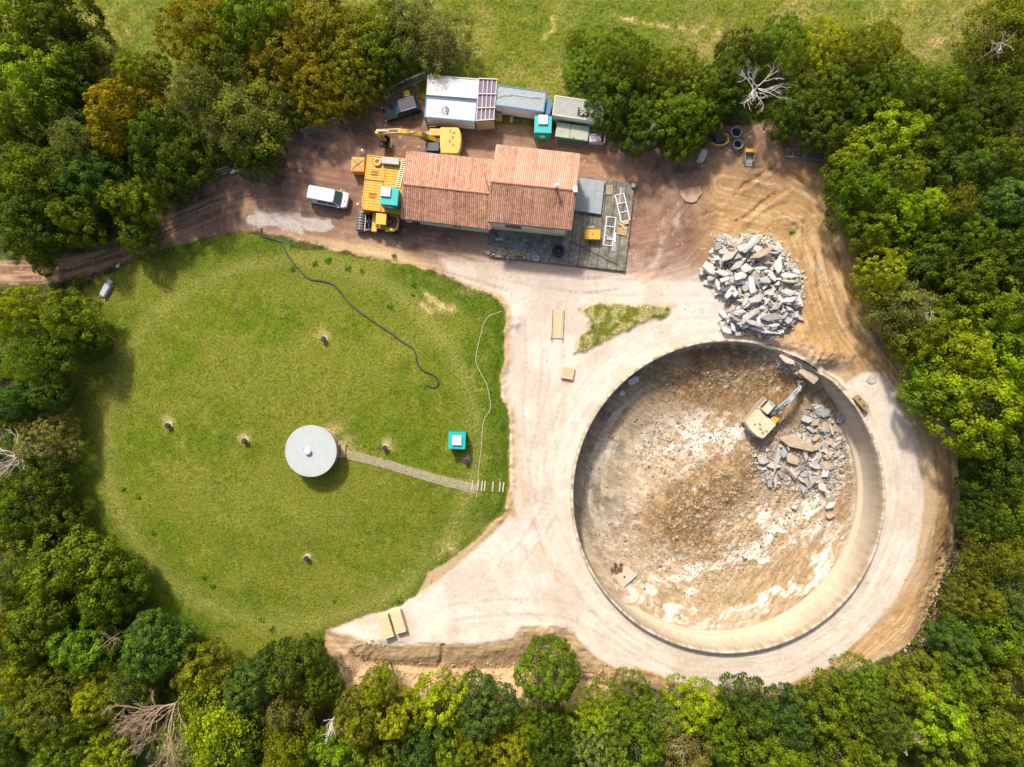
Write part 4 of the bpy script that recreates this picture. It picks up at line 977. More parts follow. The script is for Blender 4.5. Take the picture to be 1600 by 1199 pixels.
for z_ in (2.0, 2.9, 3.8): e = c_ + nn_ * .06; k.box(e.x, e.y, z_, 1.8, .06, .07, ang_)
k.build('window_grille', worn('brown_grille', (.34, .27, .20), .7), wi)
q = MB(); 
for s_ in (-1, 1): e = c_ + d * s_ * 1.0 + nn_ * .03; q.box(e.x, e.y, 2.9, .12, .05, 2.0, ang_)
q.build('window_frame', worn('pale_frame', (.62, .58, .5), .7), wi)
p, d = along(w4, .70); q = MB(); c_ = p + nn_ * .04; rr_ = random.Random(3)
for i in range(9): e = c_ + d * (i - 4) * .26; q.box(e.x, e.y, 3.1 + rr_.uniform(-.1, .1), .16, .012, .22 + rr_.uniform(0, .15), ang_)
q.build('wall_stain', worn('ochre_stain', (.30, .26, .12), .9), t)
q = MB(); q.tube([(w4[2].x - .12, w4[2].y - .1, 0), (w4[2].x - .12, w4[2].y - .1, 4.8)], .05, 8); q.build('downpipe', METAL, t, smooth=True)
cp = W(869, 295, 6.7) - o; cq = cp + Vector((0, -.1, 1.2))
q = MB(); q.cyl((cp.x, cp.y, cp.z + .55), .14, 1.5, 12); fl = q.build('chimney_pipe', METAL, t, smooth=True)
q = MB(); q.cyl((cp.x, cp.y, cp.z + 1.36), .30, .1, 14, r2=.2); q.cyl((cp.x, cp.y, cp.z + 1.46), .2, .12, 14, r2=.05); q.build('chimney_cowl', WHITE, fl, smooth=True)
q = MB(); q.box(cp.x, cp.y + .35, cp.z + .15, .3, .5, .4); q.build('chimney_flashing', worn('lead', (.10, .09, .085), .6), fl, bevel=.03)
q = MB(); e = L[5]; q.box(e.x - .1, e.y + .1, e.z + .2, .5, .75, .16, .1); q.build('gable_cap', worn('pale_flashing', (.66, .70, .78), .5), t, bevel=.03)
q = MB(); a_ = W(757, 272, 4.6); b_ = W(765, 303, 4.5)
st = thing('fallen_branch', 'thin dark stick lying across the low tiled roof', 'stick', tuple(a_)); q.tube([(0, 0, 0), (.25, -1.1, .12), (.5, -1.6, .1), (.62, -2.5, .18)], [.03, .05, .045, .02], 6); q.build('stick', worn('dark_stick', (.04, .03, .02)), st)

# slab south and east of the tall house
m = NT('slab_boards'); c = m.noise(1.3, 5, .65)
tc = m.new('ShaderNodeTexCoord'); mp = m.new('ShaderNodeMapping'); mp.inputs['Rotation'].default_value = (0, 0, R(7)); m.link(tc.outputs['Object'], mp.inputs[0])
sp = m.new('ShaderNodeSeparateXYZ'); m.link(mp.outputs[0], sp.inputs[0]); fr_ = m.mul(m.mul(sp.outputs[0], .85), 1.0, 'MULTIPLY'); fr2 = m.new('ShaderNodeMath', operation='FRACT'); m.link(fr_, fr2.inputs[0])
base = m.ramp(c, [(.3, (.062, .056, .045)), (.5, (.15, .135, .105)), (.7, (.26, .24, .19))])
ln = m.ramp(fr2.outputs[0], [(0, (1, 1, 1)), (.10, (0, 0, 0)), (.92, (0, 0, 0)), (1, (1, 1, 1))])
xm = m.mr(sp.outputs[0], -3.0, -2.4, 0, .85)
m.col(m.mix(m.mul(ln, xm), base, (.03, .027, .022))); m.rough(.9); m.bump(m.noise(8, 4), .5, .04); SLAB = m.m
SZ = .35
sl = [W(765.7,357,SZ), W(905,268,SZ), W(992,287,SZ), W(976.7,424,SZ), W(765.7,401,SZ)]
sl[1] = W(903,275,SZ); sc_ = sum(sl, Vector()) / 5; sc_.z = 0
slab = thing('foundation_slab', 'dark weathered foundation slab around the south and east of the tall house', 'slab', tuple(sc_))
q = MB(); q.prism([(p.x - sc_.x, p.y - sc_.y) for p in sl], -.15, SZ, 1.0); q.build('slab', SLAB, slab, bevel=.03)
wet = worn('wet_screed', (.13, .145, .16), .4, .85, .35, (.30, .31, .30), .8)
ps = [W(767,375,SZ+.01), W(886,382,SZ+.01), W(884,405,SZ+.01), W(768,397,SZ+.01)]
q = MB(); q.prism([(p.x - sc_.x, p.y - sc_.y) for p in ps], SZ + .004, SZ + .03); q.build('wet_screed_patch', wet, slab)
# grey tiled terrace
TZ = .75; ps = [W(899,277,TZ), W(945,283,TZ), W(939,335,TZ), W(893,328,TZ)]; c0 = sum(ps, Vector()) / 4; c0.z = SZ
ter = thing('terrace', 'small raised grey tiled terrace against the east gable', 'terrace', tuple(c0)); q = MB(); q.prism([(p.x - c0.x, p.y - c0.y) for p in ps], 0, TZ - SZ - .06)
q.build('base', worn('terrace_base', (.24, .28, .33), .8), ter)
tm = worn('grey_tile', (.33, .37, .385), .6, .12, 1.5, (.22, .25, .27), .3); q = MB(); L4 = [p - c0 for p in ps]
xsf = [0, .37, .71, 1.0]; ysf = [0, .34, .56, .86, 1.0]
for i in range(3):
    for j in range(4):
        cs = []
        for (u_, v_) in ((xsf[i], ysf[j]), (xsf[i+1], ysf[j]), (xsf[i+1], ysf[j+1]), (xsf[i], ysf[j+1])):
            a_ = L4[0].lerp(L4[1], u_); b_ = L4[3].lerp(L4[2], u_); cs.append(a_.lerp(b_, v_))
        q.prism([(p.x, p.y) for p in cs], TZ - SZ - .06, TZ - SZ + .003 * ((i * 3 + j) % 3), .985)
q.build('floor_tiles', tm, ter)
def P3(px, py, z=SZ): return W(px, py, z)
def lad(px, py, L, Wd, ang, label, n=4):
    p = P3(px, py); t = thing('window_frame_panel', label, 'frame', tuple(p), R(ang), 'white frames lying on the slab'); q = MB()
    for s_ in (-1, 1): q.box(0, s_ * Wd / 2, .08, L, .13, .09)
    q.build('long_rails', WHITE, t, bevel=.01)
    for i in range(n):
        q = MB(); q.box(-L / 2 + .06 + i * (L - .12) / (n - 1), 0, .08, .11, Wd - .135, .08); q.build('crossbar', WHITE, t, bevel=.01)
lad(972.5,325,3.45,1.08,-77,'white three pane frame lying tilted beside the edge of the slab')
lad(952.5,362,3.6,1.12,-97,'white three pane frame lying between the yellow box and the plank pile')
p = P3(924.5,369,SZ); t = thing('yellow_tool_box', 'yellow lidded box standing on the dark slab', 'box', tuple(p), R(-2)); YEL = worn('yellow_paint', (.58, .30, .02), .5, .12, 1.2, (.35, .2, .05), .3)
q = MB(); q.box(0, 0, .42, 1.85, 1.15, .84); q.build('body', YEL, t, bevel=.04); q = MB(); q.box(0, 0, .90, 1.93, 1.22, .11); q.build('lid', YEL, t, bevel=.03); q = MB(); q.cyl((0, .02, .975), .07, .05, 8); q.build('knob', BLACK, t)
p = P3(921,356,SZ); t = thing('concrete_block', 'grey block just behind the yellow box on the slab', 'block', tuple(p), R(2)); q = MB(); q.box(0, 0, .15, 1.15, .35, .3); q.build('block', CONC, t, bevel=.02)
p = P3(989,291,SZ); t = thing('concrete_block', 'small grey block at the north east corner of the slab', 'block', tuple(p), R(-8)); q = MB(); q.box(0, 0, .2, .45, .5, .4); q.build('block', CONC, t, bevel=.02)
p = P3(953,372,SZ); t = thing('concrete_block', 'pale grey block lying inside the lower white frame', 'block', tuple(p), R(-5)); q = MB(); q.box(0, 0, .06, .8, .6, .12); q.build('block', worn('pale_block', (.5, .52, .55), .8), t, bevel=.02)
p = P3(872,393,SZ); t = thing('tyre_stack', 'stack of black tyres on the slab below the cream wall', 'tyres', tuple(p)); 
for i in range(3): q = MB(); q.torus((0.02 * i, .01 * i, .13 + .23 * i), .56, .17, 28, 10); q.build('tyre', BLACK, t, smooth=True)
q = MB(); q.cyl((0, 0, .2), .28, .38, 16); q.build('hub', worn('dark_hub', (.012, .014, .02), .5), t)
for (px, py) in ((860,385),(863,398)):
    pass
def pallet(px, py, L, Wd, ang, label, n=6, z=None, col=WOOD, group='wooden pallets', nz=1):
    p = P3(px, py, SZ) if z is None else Vector((W(px, py, z).x, W(px, py, z).y, z)); t = thing('pallet', label, 'pallet', tuple(p), R(ang), group)
    q = MB()
    for i in range(n): q.box(-L / 2 + (i + .5) * L / n, 0, .13 * nz, L / n * .72, Wd, .025)
    q.build('top_boards', col, t)
    q = MB()
    for s_ in (-1, 0, 1): q.box(0, s_ * (Wd / 2 - .06), .058 * nz, L, .1, .115 * nz)
    q.build('bearers', col, t)
pallet(952,297,1.2,.8,-92,'small wooden pallet lying on the slab north of the white frames',8,col=worn('old_pallet', (.52, .42, .25), .85, .25, 3))
pallet(972,362,1.1,.9,-12,'wooden pallet with offcuts on it at the east side of the slab',5)
rr_ = random.Random(9)
for (px, py, L_, w_, a_, lb, c_) in ((973,354,1.25,.3,-35,'short offcut board lying across the east pallet',WOOD),(977,349,.8,.35,15,'small board end above the east pallet',WOOD),(780,374,.85,.3,-2,'pale plank lying by the west corner of the slab',worn('pale_plank', (.68, .56, .30), .8)),
                                 (959,386,1.1,.5,-95,'pale grey board lying below the lower white frame',worn('grey_board', (.30, .31, .30), .8)),(961,372,1.3,.18,-92,'thin white strip lying right of the lower white frame',WHITE),(969,306,2.1,.3,-96,'narrow grey plank lying beneath the tilted white frame',worn('grey_board', (.30, .31, .30), .8))):
    p = P3(px, py, SZ); z_ = .16 if 'pallet' in lb else .03; t = thing('board', lb, 'board', (p.x, p.y, SZ + z_ - .02), R(a_)); q = MB(); q.box(0, 0, .025, L_, w_, .05); q.build('plank', c_, t, bevel=.006)
a = P3(887,375); t = thing('chain', 'dotted dark chain lying diagonally across the slab', 'chain', tuple(a)); q = MB(); b = P3(969,416) - a
for i in range(34): e = b * (i / 34) + Vector((0, rr_.uniform(-.06, .06), .04)); q.box(e.x, e.y, .04, .24, .055, .05, R(-26) + rr_.uniform(-.3, .3))
q.build('links', worn('chain_iron', (.035, .03, .03), .6), t)
p = P3(837.5,404); t = thing('plastic_crate', 'small white and blue crate at the south edge of the slab', 'crate', tuple(p), R(-5)); q = MB()
for s_ in (-1, 1): q.box(0, s_ * .22, .15, .62, .05, .3); q.box(s_ * .29, 0, .15, .05, .39, .3)
q.build('rim', WHITE, t); q = MB(); q.box(0, 0, .11, .53, .39, .2); q.build('blue_contents', worn('blue_plastic', (.04, .16, .42), .5), t)
# low debris strip along the south edge of the slab
rg = np.random.default_rng(31); q = MB()
for i in range(130):
    f = rg.uniform(0, 1); p = P3(764 + 80 * f + rg.normal(0, 2), 393 + 10 * f + rg.normal(0, 3.0) - 6 * (f < .3) * rg.uniform(0, 1)); L_ = rg.uniform(.08, .6); q.box(p.x, p.y, SZ + .05 + rg.uniform(0, .15), L_, rg.uniform(.05, .16), rg.uniform(.04, .12), rg.uniform(0, 3.1), rg.uniform(-.3, .3), rg.uniform(-.3, .3))
tag(q.build('debris', worn('pale_debris', (.50, .43, .31), .9, .3, 4, (.25, .2, .14), .6)), 'litter of splintered wood and rubble along the south edge of the slab', 'debris', kind='stuff')

# ------------------------------------------------------------------ site cabins and containers
BLUE = worn('blue_trim', (.02, .12, .30), .5, .12); CWALL = worn('cabin_wall', (.92, .90, .86), .6, .1, .7, (.4, .38, .35), .25)
ROOFW = worn('cabin_roof', (.72, .73, .73), .6, .22, .16, (.26, .20, .15), .75)
RIBR = worn('ribbed_roof', (.50, .56, .58), .5, .08, .6, (.40, .42, .42), .4)
def cabin(name, label, corners, h, roofm, wallm, trim, cat='site cabin', ribs=0, base=True, group='site cabins', z0=0, ribdir='x', trimw=.13, sides=True):
    """corners NW NE SE SW of the roof in photo pixels"""
    ps = [W(*c, h + z0) for c in corners]; c0 = sum(ps, Vector()) / 4; c0.z = z0; ex = ((ps[1] - ps[0]) + (ps[2] - ps[3])) / 2; ey = ((ps[0] - ps[3]) + (ps[1] - ps[2])) / 2
    a = math.atan2(ex.y, ex.x); Lx, Ly = ex.length, ey.length; t = thing(name, label, cat, tuple(c0), a, group)
    q = MB(); q.box(0, 0, h / 2 - .03, Lx - .1, Ly - .1, h - .12); wl = q.build('walls', wallm, t)
    q = MB()
    if ribs:
        if ribdir == 'x':
            for i in range(ribs): q.box(0, -Ly / 2 + .14 + (i + .5) * (Ly - .28) / ribs, h - .02, Lx - .28, (Ly - .28) / ribs * .52, .045)
        else:
            for i in range(ribs): q.box(-Lx / 2 + .14 + (i + .5) * (Lx - .28) / ribs, 0, h - .02, (Lx - .28) / ribs * .52, Ly - .28, .045)
    if ribs: q.build('roof_ribs', roofm, t); q = MB()
    q.box(0, 0, h - .055, Lx - .2, Ly - .2, .05); q.build('roof', roofm if not ribs else worn(roofm.name + '_groove_shade', tuple(v * .78 for v in roofm['c']), .7), t)  # plate under the ribs takes a darkened roof colour, painted shade in the gaps
    q = MB()
    for s_ in (-1, 1): q.box(0, s_ * (Ly / 2 - trimw / 2), h - .02, Lx, trimw, .12); q.box(s_ * (Lx / 2 - trimw / 2), 0, h - .02, trimw, Ly - 2 * trimw, .118)
    for sx_ in (-1, 1):
        for sy_ in (-1, 1): q.box(sx_ * (Lx / 2 - .07), sy_ * (Ly / 2 - .07), h / 2 - .05, .15, .15, h - .1)
    if base:
        for s_ in (-1, 1): q.box(0, s_ * (Ly / 2 - .06), .08, Lx - .32, .125, .16); q.box(s_ * (Lx / 2 - .06), 0, .08, .125, Ly - .32, .16)
    q.build('frame', trim, t)
    return t, Lx, Ly, a
def win(t, x, y, z, w, h, face='S', mat=None):
    q = MB(); (q.box(x, y, z, w, .05, h) if face in 'SN' else q.box(x, y, z, .05, w, h)); o = q.build('window', mat or GLASS, t)
    q = MB(); k = -.03 if face == 'S' else .03
    for s_ in (-1, 1): q.box(x + s_ * w / 2, y + k, z, .06, .05, h + .1); q.box(x, y + k, z + s_ * h / 2, w, .05, .06)
    q.build('frame', WHITE, o)
t, Lx, Ly, a = cabin('site_cabin', 'northern white cabin of the stained blue edged pair beside the dark car', [(669,117.5),(748.5,123),(746,155),(665.5,148)], 2.7, ROOFW, CWALL, worn('white_trim', (.6, .62, .64), .5))
t, Lx, Ly, a = cabin('site_cabin', 'southern white cabin of the blue edged pair, black cable loop on its roof', [(666,151),(745,159),(744,190.5),(662,184)], 2.7, ROOFW, CWALL, BLUE)
q = MB(); pts = [(.1 + .42 * math.cos(i * .55) * (1 - .012 * i), -.05 + .46 * math.sin(i * .55), .03 + .004 * i) for i in range(15)] + [(.3, -.35, .09), (.05, .1, .1), (.45, .05, .1), (.1, -.3, .1), (.5, -.5, .08)]
p = W(694.5,172,2.75); ct = thing('black_cable', 'loop of black cable lying on the southern white cabin roof', 'cable', tuple(p)); q.tube(pts, .028, 6); q.build('cable', BLACK, ct, smooth=True)
# glazed timber shelter between the cabins
cs = [W(748.5,123,2.75), W(776.5,124.5,2.75), W(771.5,188,2.75), W(744.5,190,2.75)]; c0 = sum(cs, Vector()) / 4; c0.z = 0; t = thing('timber_shelter', 'timber shelter roofed with purple tinted sheets at the end of the white cabin pair', 'shelter', tuple(c0)); Lq = [p - c0 for p in cs]
PINK = worn('pale_batten', (.72, .58, .50), .7, .15, 3)
q = MB(); z_ = Vector((0, 0, .09))
for u_ in (.0, .26, .5, .74, .99): q.bar(Lq[0].lerp(Lq[1], u_) + z_, Lq[3].lerp(Lq[2], u_) + z_, .11, .09)
q.build('long_battens', PINK, t)
for v_ in (0.01, .37, .70, .99): MB().bar(Lq[0].lerp(Lq[3], v_) + z_ * 2, Lq[1].lerp(Lq[2], v_) + z_ * 2 + Vector((.12, 0, 0)), .12, .09).build('cross_batten', PINK, t)
mm = NT('purple_sheet'); mm.col(mm.mix(mm.noise(1.3, 4), (.045, .038, .09), (.17, .15, .26))); mm.rough(.25); 
q = MB(); q.add([p + Vector((0, 0, .02)) for p in Lq] + [p for p in Lq], [(0, 1, 2, 3), (7, 6, 5, 4), (0, 4, 5, 1), (1, 5, 6, 2), (2, 6, 7, 3), (3, 7, 4, 0)]); q.build('roof_sheets', mm.m, t)
q = MB(); a_ = Lq[3]; b_ = Lq[2]
for i in range(9): e0 = a_.lerp(b_, 0) ; zz = .15 + i * .29; q.bar(Vector((a_.x, a_.y, zz)), Vector((b_.x, b_.y, zz)), .04, .27)
q.build('plank_wall', worn('old_planks', (.42, .30, .15), .85, .3, 2.5, (.16, .15, .06), .7), t); q = MB()
for p in Lq: q.bar((p.x * .97, p.y * .985, 0), (p.x * .97, p.y * .985, 2.7), .12)
q.build('posts', WOOD, t)
t, Lx, Ly, a = cabin('site_cabin', 'blue edged cabin with a ribbed pale roof in the middle of the row', [(777,133),(854.7,143.8),(850,176),(773,165)], 2.7, RIBR, CWALL, BLUE, ribs=15)
q = MB(); q.tube([(-2.9, -.3, 2.78), (-2.0, .1, 2.8), (-.6, .35, 2.8), (.9, .3, 2.8), (2.4, .4, 2.8)], .03, 5); q.build('roof_cable', worn('grey_cable', (.3, .33, .34)), t, smooth=True)
p = W(857,167,2.3); t = thing('blue_locker', 'tall blue locker standing against the end of the ribbed roof cabin', 'locker', (p.x, p.y, 0), R(-8)); q = MB(); q.box(0, 0, 1.1, .55, 1.75, 2.2); q.build('body', BLUE, t, bevel=.02); q = MB(); q.box(0, 0, 2.24, .6, 1.8, .06); q.build('lid', BLUE, t); q = MB(); q.box(.3, -.3, 1.1, .04, .05, .3); q.build('handle', METAL, t)
for (px, py, w_, h_, lb) in ((779,181,.85,1.0,'plywood box leaning under the east end of the shelter'),(799,186,.35,.8,'upright plywood offcut below the ribbed roof cabin')):
    p = W(px, py, h_); t = thing('plywood_box', lb, 'box', (p.x, p.y, 0), R(-5)); q = MB(); q.box(0, 0, h_ / 2, w_, .6 if w_ > .5 else .45, h_); q.build('body', WOOD, t, bevel=.015); q = MB(); q.box(0, 0, h_ + .02, w_ + .05, .65 if w_ > .5 else .5, .04); q.build('lid', WOOD, t)
t, Lx, Ly, a = cabin('storage_container', 'off white ribbed container half hidden under the dark tree', [(867,149),(945,160.5),(942,192),(862.6,180)], 2.6, worn('container_roof', (.52, .54, .51), .6, .1, .8, (.32, .26, .2), .5), worn('container_wall', (.85, .84, .80), .6, .1, .6, (.4, .3, .24), .4), worn('container_trim', (.62, .60, .56), .6, .15, 2, (.4, .28, .2), .6), 'container', ribs=14, group='storage containers')
p = W(911,175.5,2.62); t = thing('roof_junk', 'heap of pale scrap on a dark sheet on the off white container', 'scrap', tuple(p), R(-8)); q = MB(); q.box(0, 0, .02, 1.3, .95, .04); q.build('sheet', BLACK, t); q = MB(); rr_ = random.Random(2)
for i in range(16): q.box(rr_.uniform(-.3, .6), rr_.uniform(-.3, .35), .12 + rr_.uniform(0, .2), rr_.uniform(.15, .5), rr_.uniform(.1, .3), rr_.uniform(.06, .2), rr_.uniform(0, 3), rr_.uniform(-.5, .5), rr_.uniform(-.5, .5))
q.build('scraps', worn('pale_scrap', (.62, .58, .5), .8), t)

# yellow containers
YC = worn('yellow_container', (.60, .31, .02), .55, .10, .8, (.40, .19, .05), .45); YR = worn('yellow_roof', (.63, .33, .02), .5, .12, .7, (.42, .20, .08), .6)
t1, Lx1, Ly1, a1 = cabin('storage_container', 'left of the two yellow containers beside the low house, with a seam across its roof', [(573,242.5),(601,245),(596.5,331),(565.5,327)], 2.6, YR, YC, YC, 'container', ribs=20, group='storage containers', trimw=.1)
q = MB(); q.box(0, .3, 2.62, Lx1, .07, .06); q.build('roof_seam', BLACK, t1)
for k in (1.1, -1.5, 2.6):
    q = MB(); 
    for i in range(4): q.box(0, k - .2 + i * .17, 2.655, 1.1 - .2 * abs(i - 1.5), .05, .012)
    q.build('rust_streaks', worn('rust', (.30, .13, .05), .9), t1)
t2, Lx2, Ly2, a2 = cabin('storage_container', 'right of the two yellow containers, touching the tiled roof', [(602,245),(633,248),(627,334),(597.5,331)], 2.6, YR, YC, YC, 'container', ribs=20, group='storage containers', trimw=.1)
for tt_, n_ in ((t1, Lx1), (t2, Lx2)):
    q = MB(); q.box(0, -Ly1 / 2 + .03, 1.25, .9, .05, .35); q.build('vent', BLACK, tt_)
p = W(590,254,2.65); t = thing('hose_reel', 'round pale yellow reel lying on the left yellow container', 'reel', tuple(p)); q = MB(); q.torus((0, 0, .14), .36, .14, 24, 8); q.build('coil', worn('pale_yellow', (.72, .58, .20), .6), t, smooth=True); q = MB(); q.cyl((0, 0, .08), .2, .12, 16); q.build('hub', worn('rust', (.30, .13, .05)), t)
p = W(611,253.5,2.65); t = thing('metal_chest', 'long light grey metal trunk on top of the yellow containers', 'trunk', tuple(p), R(-5)); q = MB(); q.box(0, 0, .22, 2.0, .68, .44); q.build('body', worn('pale_grey', (.50, .50, .52), .5), t, bevel=.02); q = MB(); q.box(0, 0, .46, 2.05, .72, .05); q.build('lid', worn('pale_grey', (.50, .50, .52), .5), t)
a_ = W(632,249,2.68); b_ = W(622,294,2.68); d_ = b_ - a_; t = thing('ladder', 'cream ladder lying on the right yellow container roof', 'ladder', tuple(a_), math.atan2(d_.y, d_.x)); L_ = d_.length; q = MB(); cr_ = worn('cream_paint', (1.0, .90, .72), .6)
for s_ in (-1, 1): q.box(L_ / 2, s_ * .22, .05, L_, .07, .09)
q.build('rails', cr_, t)
q = MB()
for i in range(14): q.box(.15 + i * (L_ - .3) / 13, 0, .05, .09, .38, .05)
q.build('rungs', cr_, t)
# yellow box with a rope cross
p = W(559,257,1.5); t = thing('yellow_fuel_tank', 'yellow square tank with a rope cross on top, left of the yellow containers', 'tank', (p.x, p.y, 0), R(-3)); q = MB(); q.box(0, 0, .75, 1.55, 1.75, 1.5); q.build('body', YC, t, bevel=.05); q = MB(); q.box(0, -.05, 1.525, 1.3, 1.3, .03); q.build('plywood_top', worn('ply_orange', (.68, .36, .09), .7), t)
q = MB(); q.tube([(-.6, -.6, 1.57), (-.1, -.05, 1.6), (.2, -.12, 1.6), (.55, -.55, 1.57)], .03, 5); q.tube([(-.6, .6, 1.57), (-.1, .05, 1.62), (.12, .05, 1.6), (.55, .5, 1.57)], .03, 5); q.tube([(-.1, -.05, 1.6), (-.12, .1, 1.6)], .03, 5); q.build('rope', worn('rope_brown', (.25, .13, .06)), t, smooth=True)
for (px, py, dx, dy, lb) in ((566,235,-.35,.55,'white floodlight on an arm at the north corner of the yellow containers'),(559,319,-.45,.35,'white floodlight on an arm at the south west corner of the yellow containers')):
    p = W(px, py, 3.0); t = thing('floodlight', lb, 'floodlight', (p.x, p.y, 2.6), 0, 'floodlights on the yellow containers'); q = MB(); q.tube([(-dx * 1.2, -dy * 1.3, 0), (-dx * .5, -dy * .5, .45), (0, 0, .4)], .03, 6); q.build('arm', METAL, t); q = MB(); q.box(0, 0, .42, .28, .2, .18, .6); q.build('lamp_head', WHITE, t, bevel=.03)
# turquoise cabins
TEAL = worn('turquoise_plastic', (.0, .33, .33), .45, .06, .8, (.0, .22, .22), .15); TEALD = worn('turquoise_side', (.0, .22, .20), .5, .08)
def teal(px, py, w, z0, h, ang, label, capo, logo=True):
    p = W(px, py, z0 + h); t = thing('turquoise_cabin', label, 'portable cabin', (p.x, p.y, z0), R(ang), 'turquoise portable cabins')
    q = MB(); q.box(0, 0, h / 2, w, w, h, top=.97); q.build('body', TEALD, t, bevel=.05)
    q = MB(); q.box(0, 0, h + .04, w + .06, w + .06, .1); 
    q.build('roof', TEAL, t, bevel=.03)
    q = MB(); q.box(capo[0], capo[1], h + .22, 1.14, 1.14, .28, top=.97); q.build('roof_hatch', worn('white_hatch', (.82, .82, .80), .5, .05), t, bevel=.03)
    q = MB(); q.box(0, -w / 2 - .0, h * .48, .9, .05, h * .8); dr_ = q.build('door', TEALD, t); q = MB(); q.box(.32, -w / 2 - .04, h * .5, .06, .05, .2); q.build('handle', WHITE, dr_)
    if logo:
        q = MB(); y_ = -w / 2 - .035
        for (x_, z_, w_, h_, r_) in ((0, .62, .26, .1, 0), (-.22, .58, .28, .09, .4), (.22, .58, .28, .09, -.4), (0, .48, .62, .07, 0), (0, .40, .5, .05, 0), (0, .70, .12, .12, 0)): q.box(x_, y_, h * z_ + .45 * 0, w_, .02, h_ * 2, 0, 0, r_)
        q.build('white_emblem', WHITE, t)
    return t
teal(848.5,195,2.0,0,2.5,-2,'turquoise cabin standing in front of the ribbed roof cabin',(-.02,.5))
teal(608.5,307,2.0,2.66,2.1,-6,'turquoise cabin standing on top of the yellow containers',(-.42,.42))
teal(714,688.5,2.0,ground_z(W(714,688).x, W(714,688).y) - .03,2.1,-2,'turquoise cabin standing alone on the lawn',(0,.0),False)
# skips
def skip(pxs, h, label, col, group='skips below the ribbed containers'):
    ps = [W(*c, h) for c in pxs]; c0 = sum(ps, Vector()) / 4; c0.z = 0; ex = (ps[1] - ps[0] + ps[2] - ps[3]) / 2; a = math.atan2(ex.y, ex.x); Lx = ex.length; Ly = ((ps[0] - ps[3] + ps[1] - ps[2]) / 2).length
    t = thing('skip', label, 'skip', tuple(c0), a, group); q = MB(); hx, hy = Lx / 2, Ly / 2
    for (x0, y0, x1, y1) in ((-hx, -hy, hx, -hy), (hx, -hy, hx, hy), (hx, hy, -hx, hy), (-hx, hy, -hx, -hy)):
        V = [(x0 * .82, y0 * .9, 0), (x1 * .82, y1 * .9, 0), (x1, y1, h), (x0, y0, h)]; i_ = .93; V += [(v[0] * i_, v[1] * i_, v[2]) for v in V]
        q.add(V, [(0, 1, 2, 3), (7, 6, 5, 4), (3, 2, 6, 7), (0, 4, 5, 1), (0, 3, 7, 4), (1, 5, 6, 2)])
    q.box(0, 0, .05, Lx * .8, Ly * .88, .08); q.build('tub', col, t); return t, Lx, Ly
SK = worn('green_skip_paint', (.02, .12, .09), .6, .2)
t, Lx, Ly = skip([(870,192),(921.5,199),(918,222),(867,214.5)], 1.4, 'dark green skip covered with mottled grey green sheets', SK)
mm = NT('mottled_sheet'); mm.col(mm.mix(mm.noise(3.5, 5, .75), (.10, .17, .14), (.50, .46, .34))); mm.rough(.5); mm.bump(mm.noise(5, 4), .6, .06)
for x_, w_ in ((-Lx * .28, Lx * .43), (Lx * .22, Lx * .55)):
    q = MB(); q.box(x_, .05, 1.47, w_, Ly * .98, .1, .01, .02, .01); q.build('cover_sheet', mm.m, t, bevel=.03)
q = MB(); q.box(.1, -Ly * .36, 1.55, .5, .35, .12, .6); q.build('sandbag', worn('beige_bag', (.55, .45, .30), .9), t, bevel=.05)
t, Lx, Ly = skip([(921.5,202),(946.5,206),(945,222),(920,223)], 1.2, 'white skip filled with white sheets marked with red spots', worn('white_skip', (.62, .62, .64), .6, .1))
q = MB(); q.box(-.2, -.1, 1.0, Lx * .7, Ly * .7, .3, .1, .05, .05); q.build('white_sheets', WHITE, t, bevel=.05)
q = MB(); rr_ = random.Random(4)
for i in range(7): q.cyl((-.7 + i * .22, -.15 + rr_.uniform(-.15, .15), 1.18), .07, .06, 10)
q.build('red_spots', worn('red_spot', (.55, .02, .08), .6), t); q = MB(); q.box(.25, .45, 1.15, .7, .55, .4, .05); q.build('brown_carton', worn('brown_carton', (.22, .15, .08), .9), t)
# ------------------------------------------------------------------ vehicles and machines
CARB = NT('black_car_paint'); CARB.col((.006, .009, .014)); CARB.rough(.12); CARB.b.inputs['Specular IOR Level'].default_value = .2; CARB = CARB.m
CARW = worn('white_car_paint', (.74, .76, .80), .3, .04, .8, (.55, .54, .52), .12)
WINDS = worn('windscreen', (.03, .085, .11), .08, .3, 2)
def rr(L, Wd, r, n=5, nose=0.0):
    pts = []
    for (sx_, sy_, a0) in ((1, 1, 0), (-1, 1, 90), (-1, -1, 180), (1, -1, 270)):
        for i in range(n + 1):
            a = R(a0 + 90 * i / n); pts.append((sx_ * (L / 2 - r) + r * math.cos(a) + (nose * (1 - (2 * abs(sy_ * (Wd / 2 - r) + r * math.sin(a)) / Wd) ** 2) if sx_ > 0 else 0), sy_ * (Wd / 2 - r) + r * math.sin(a)))
    return pts
def wheel(t, x, y, r=.34, w=.24, rimm=None):
    q = MB(); q.ring((x, y, r), r, r * .6, w, 20, 'Y'); o = q.build('wheel', BLACK, t, smooth=True); q = MB(); q.cyl((x, y, r), r * .6, w * .8, 14, 'Y'); q.build('rim', rimm or METAL, o)
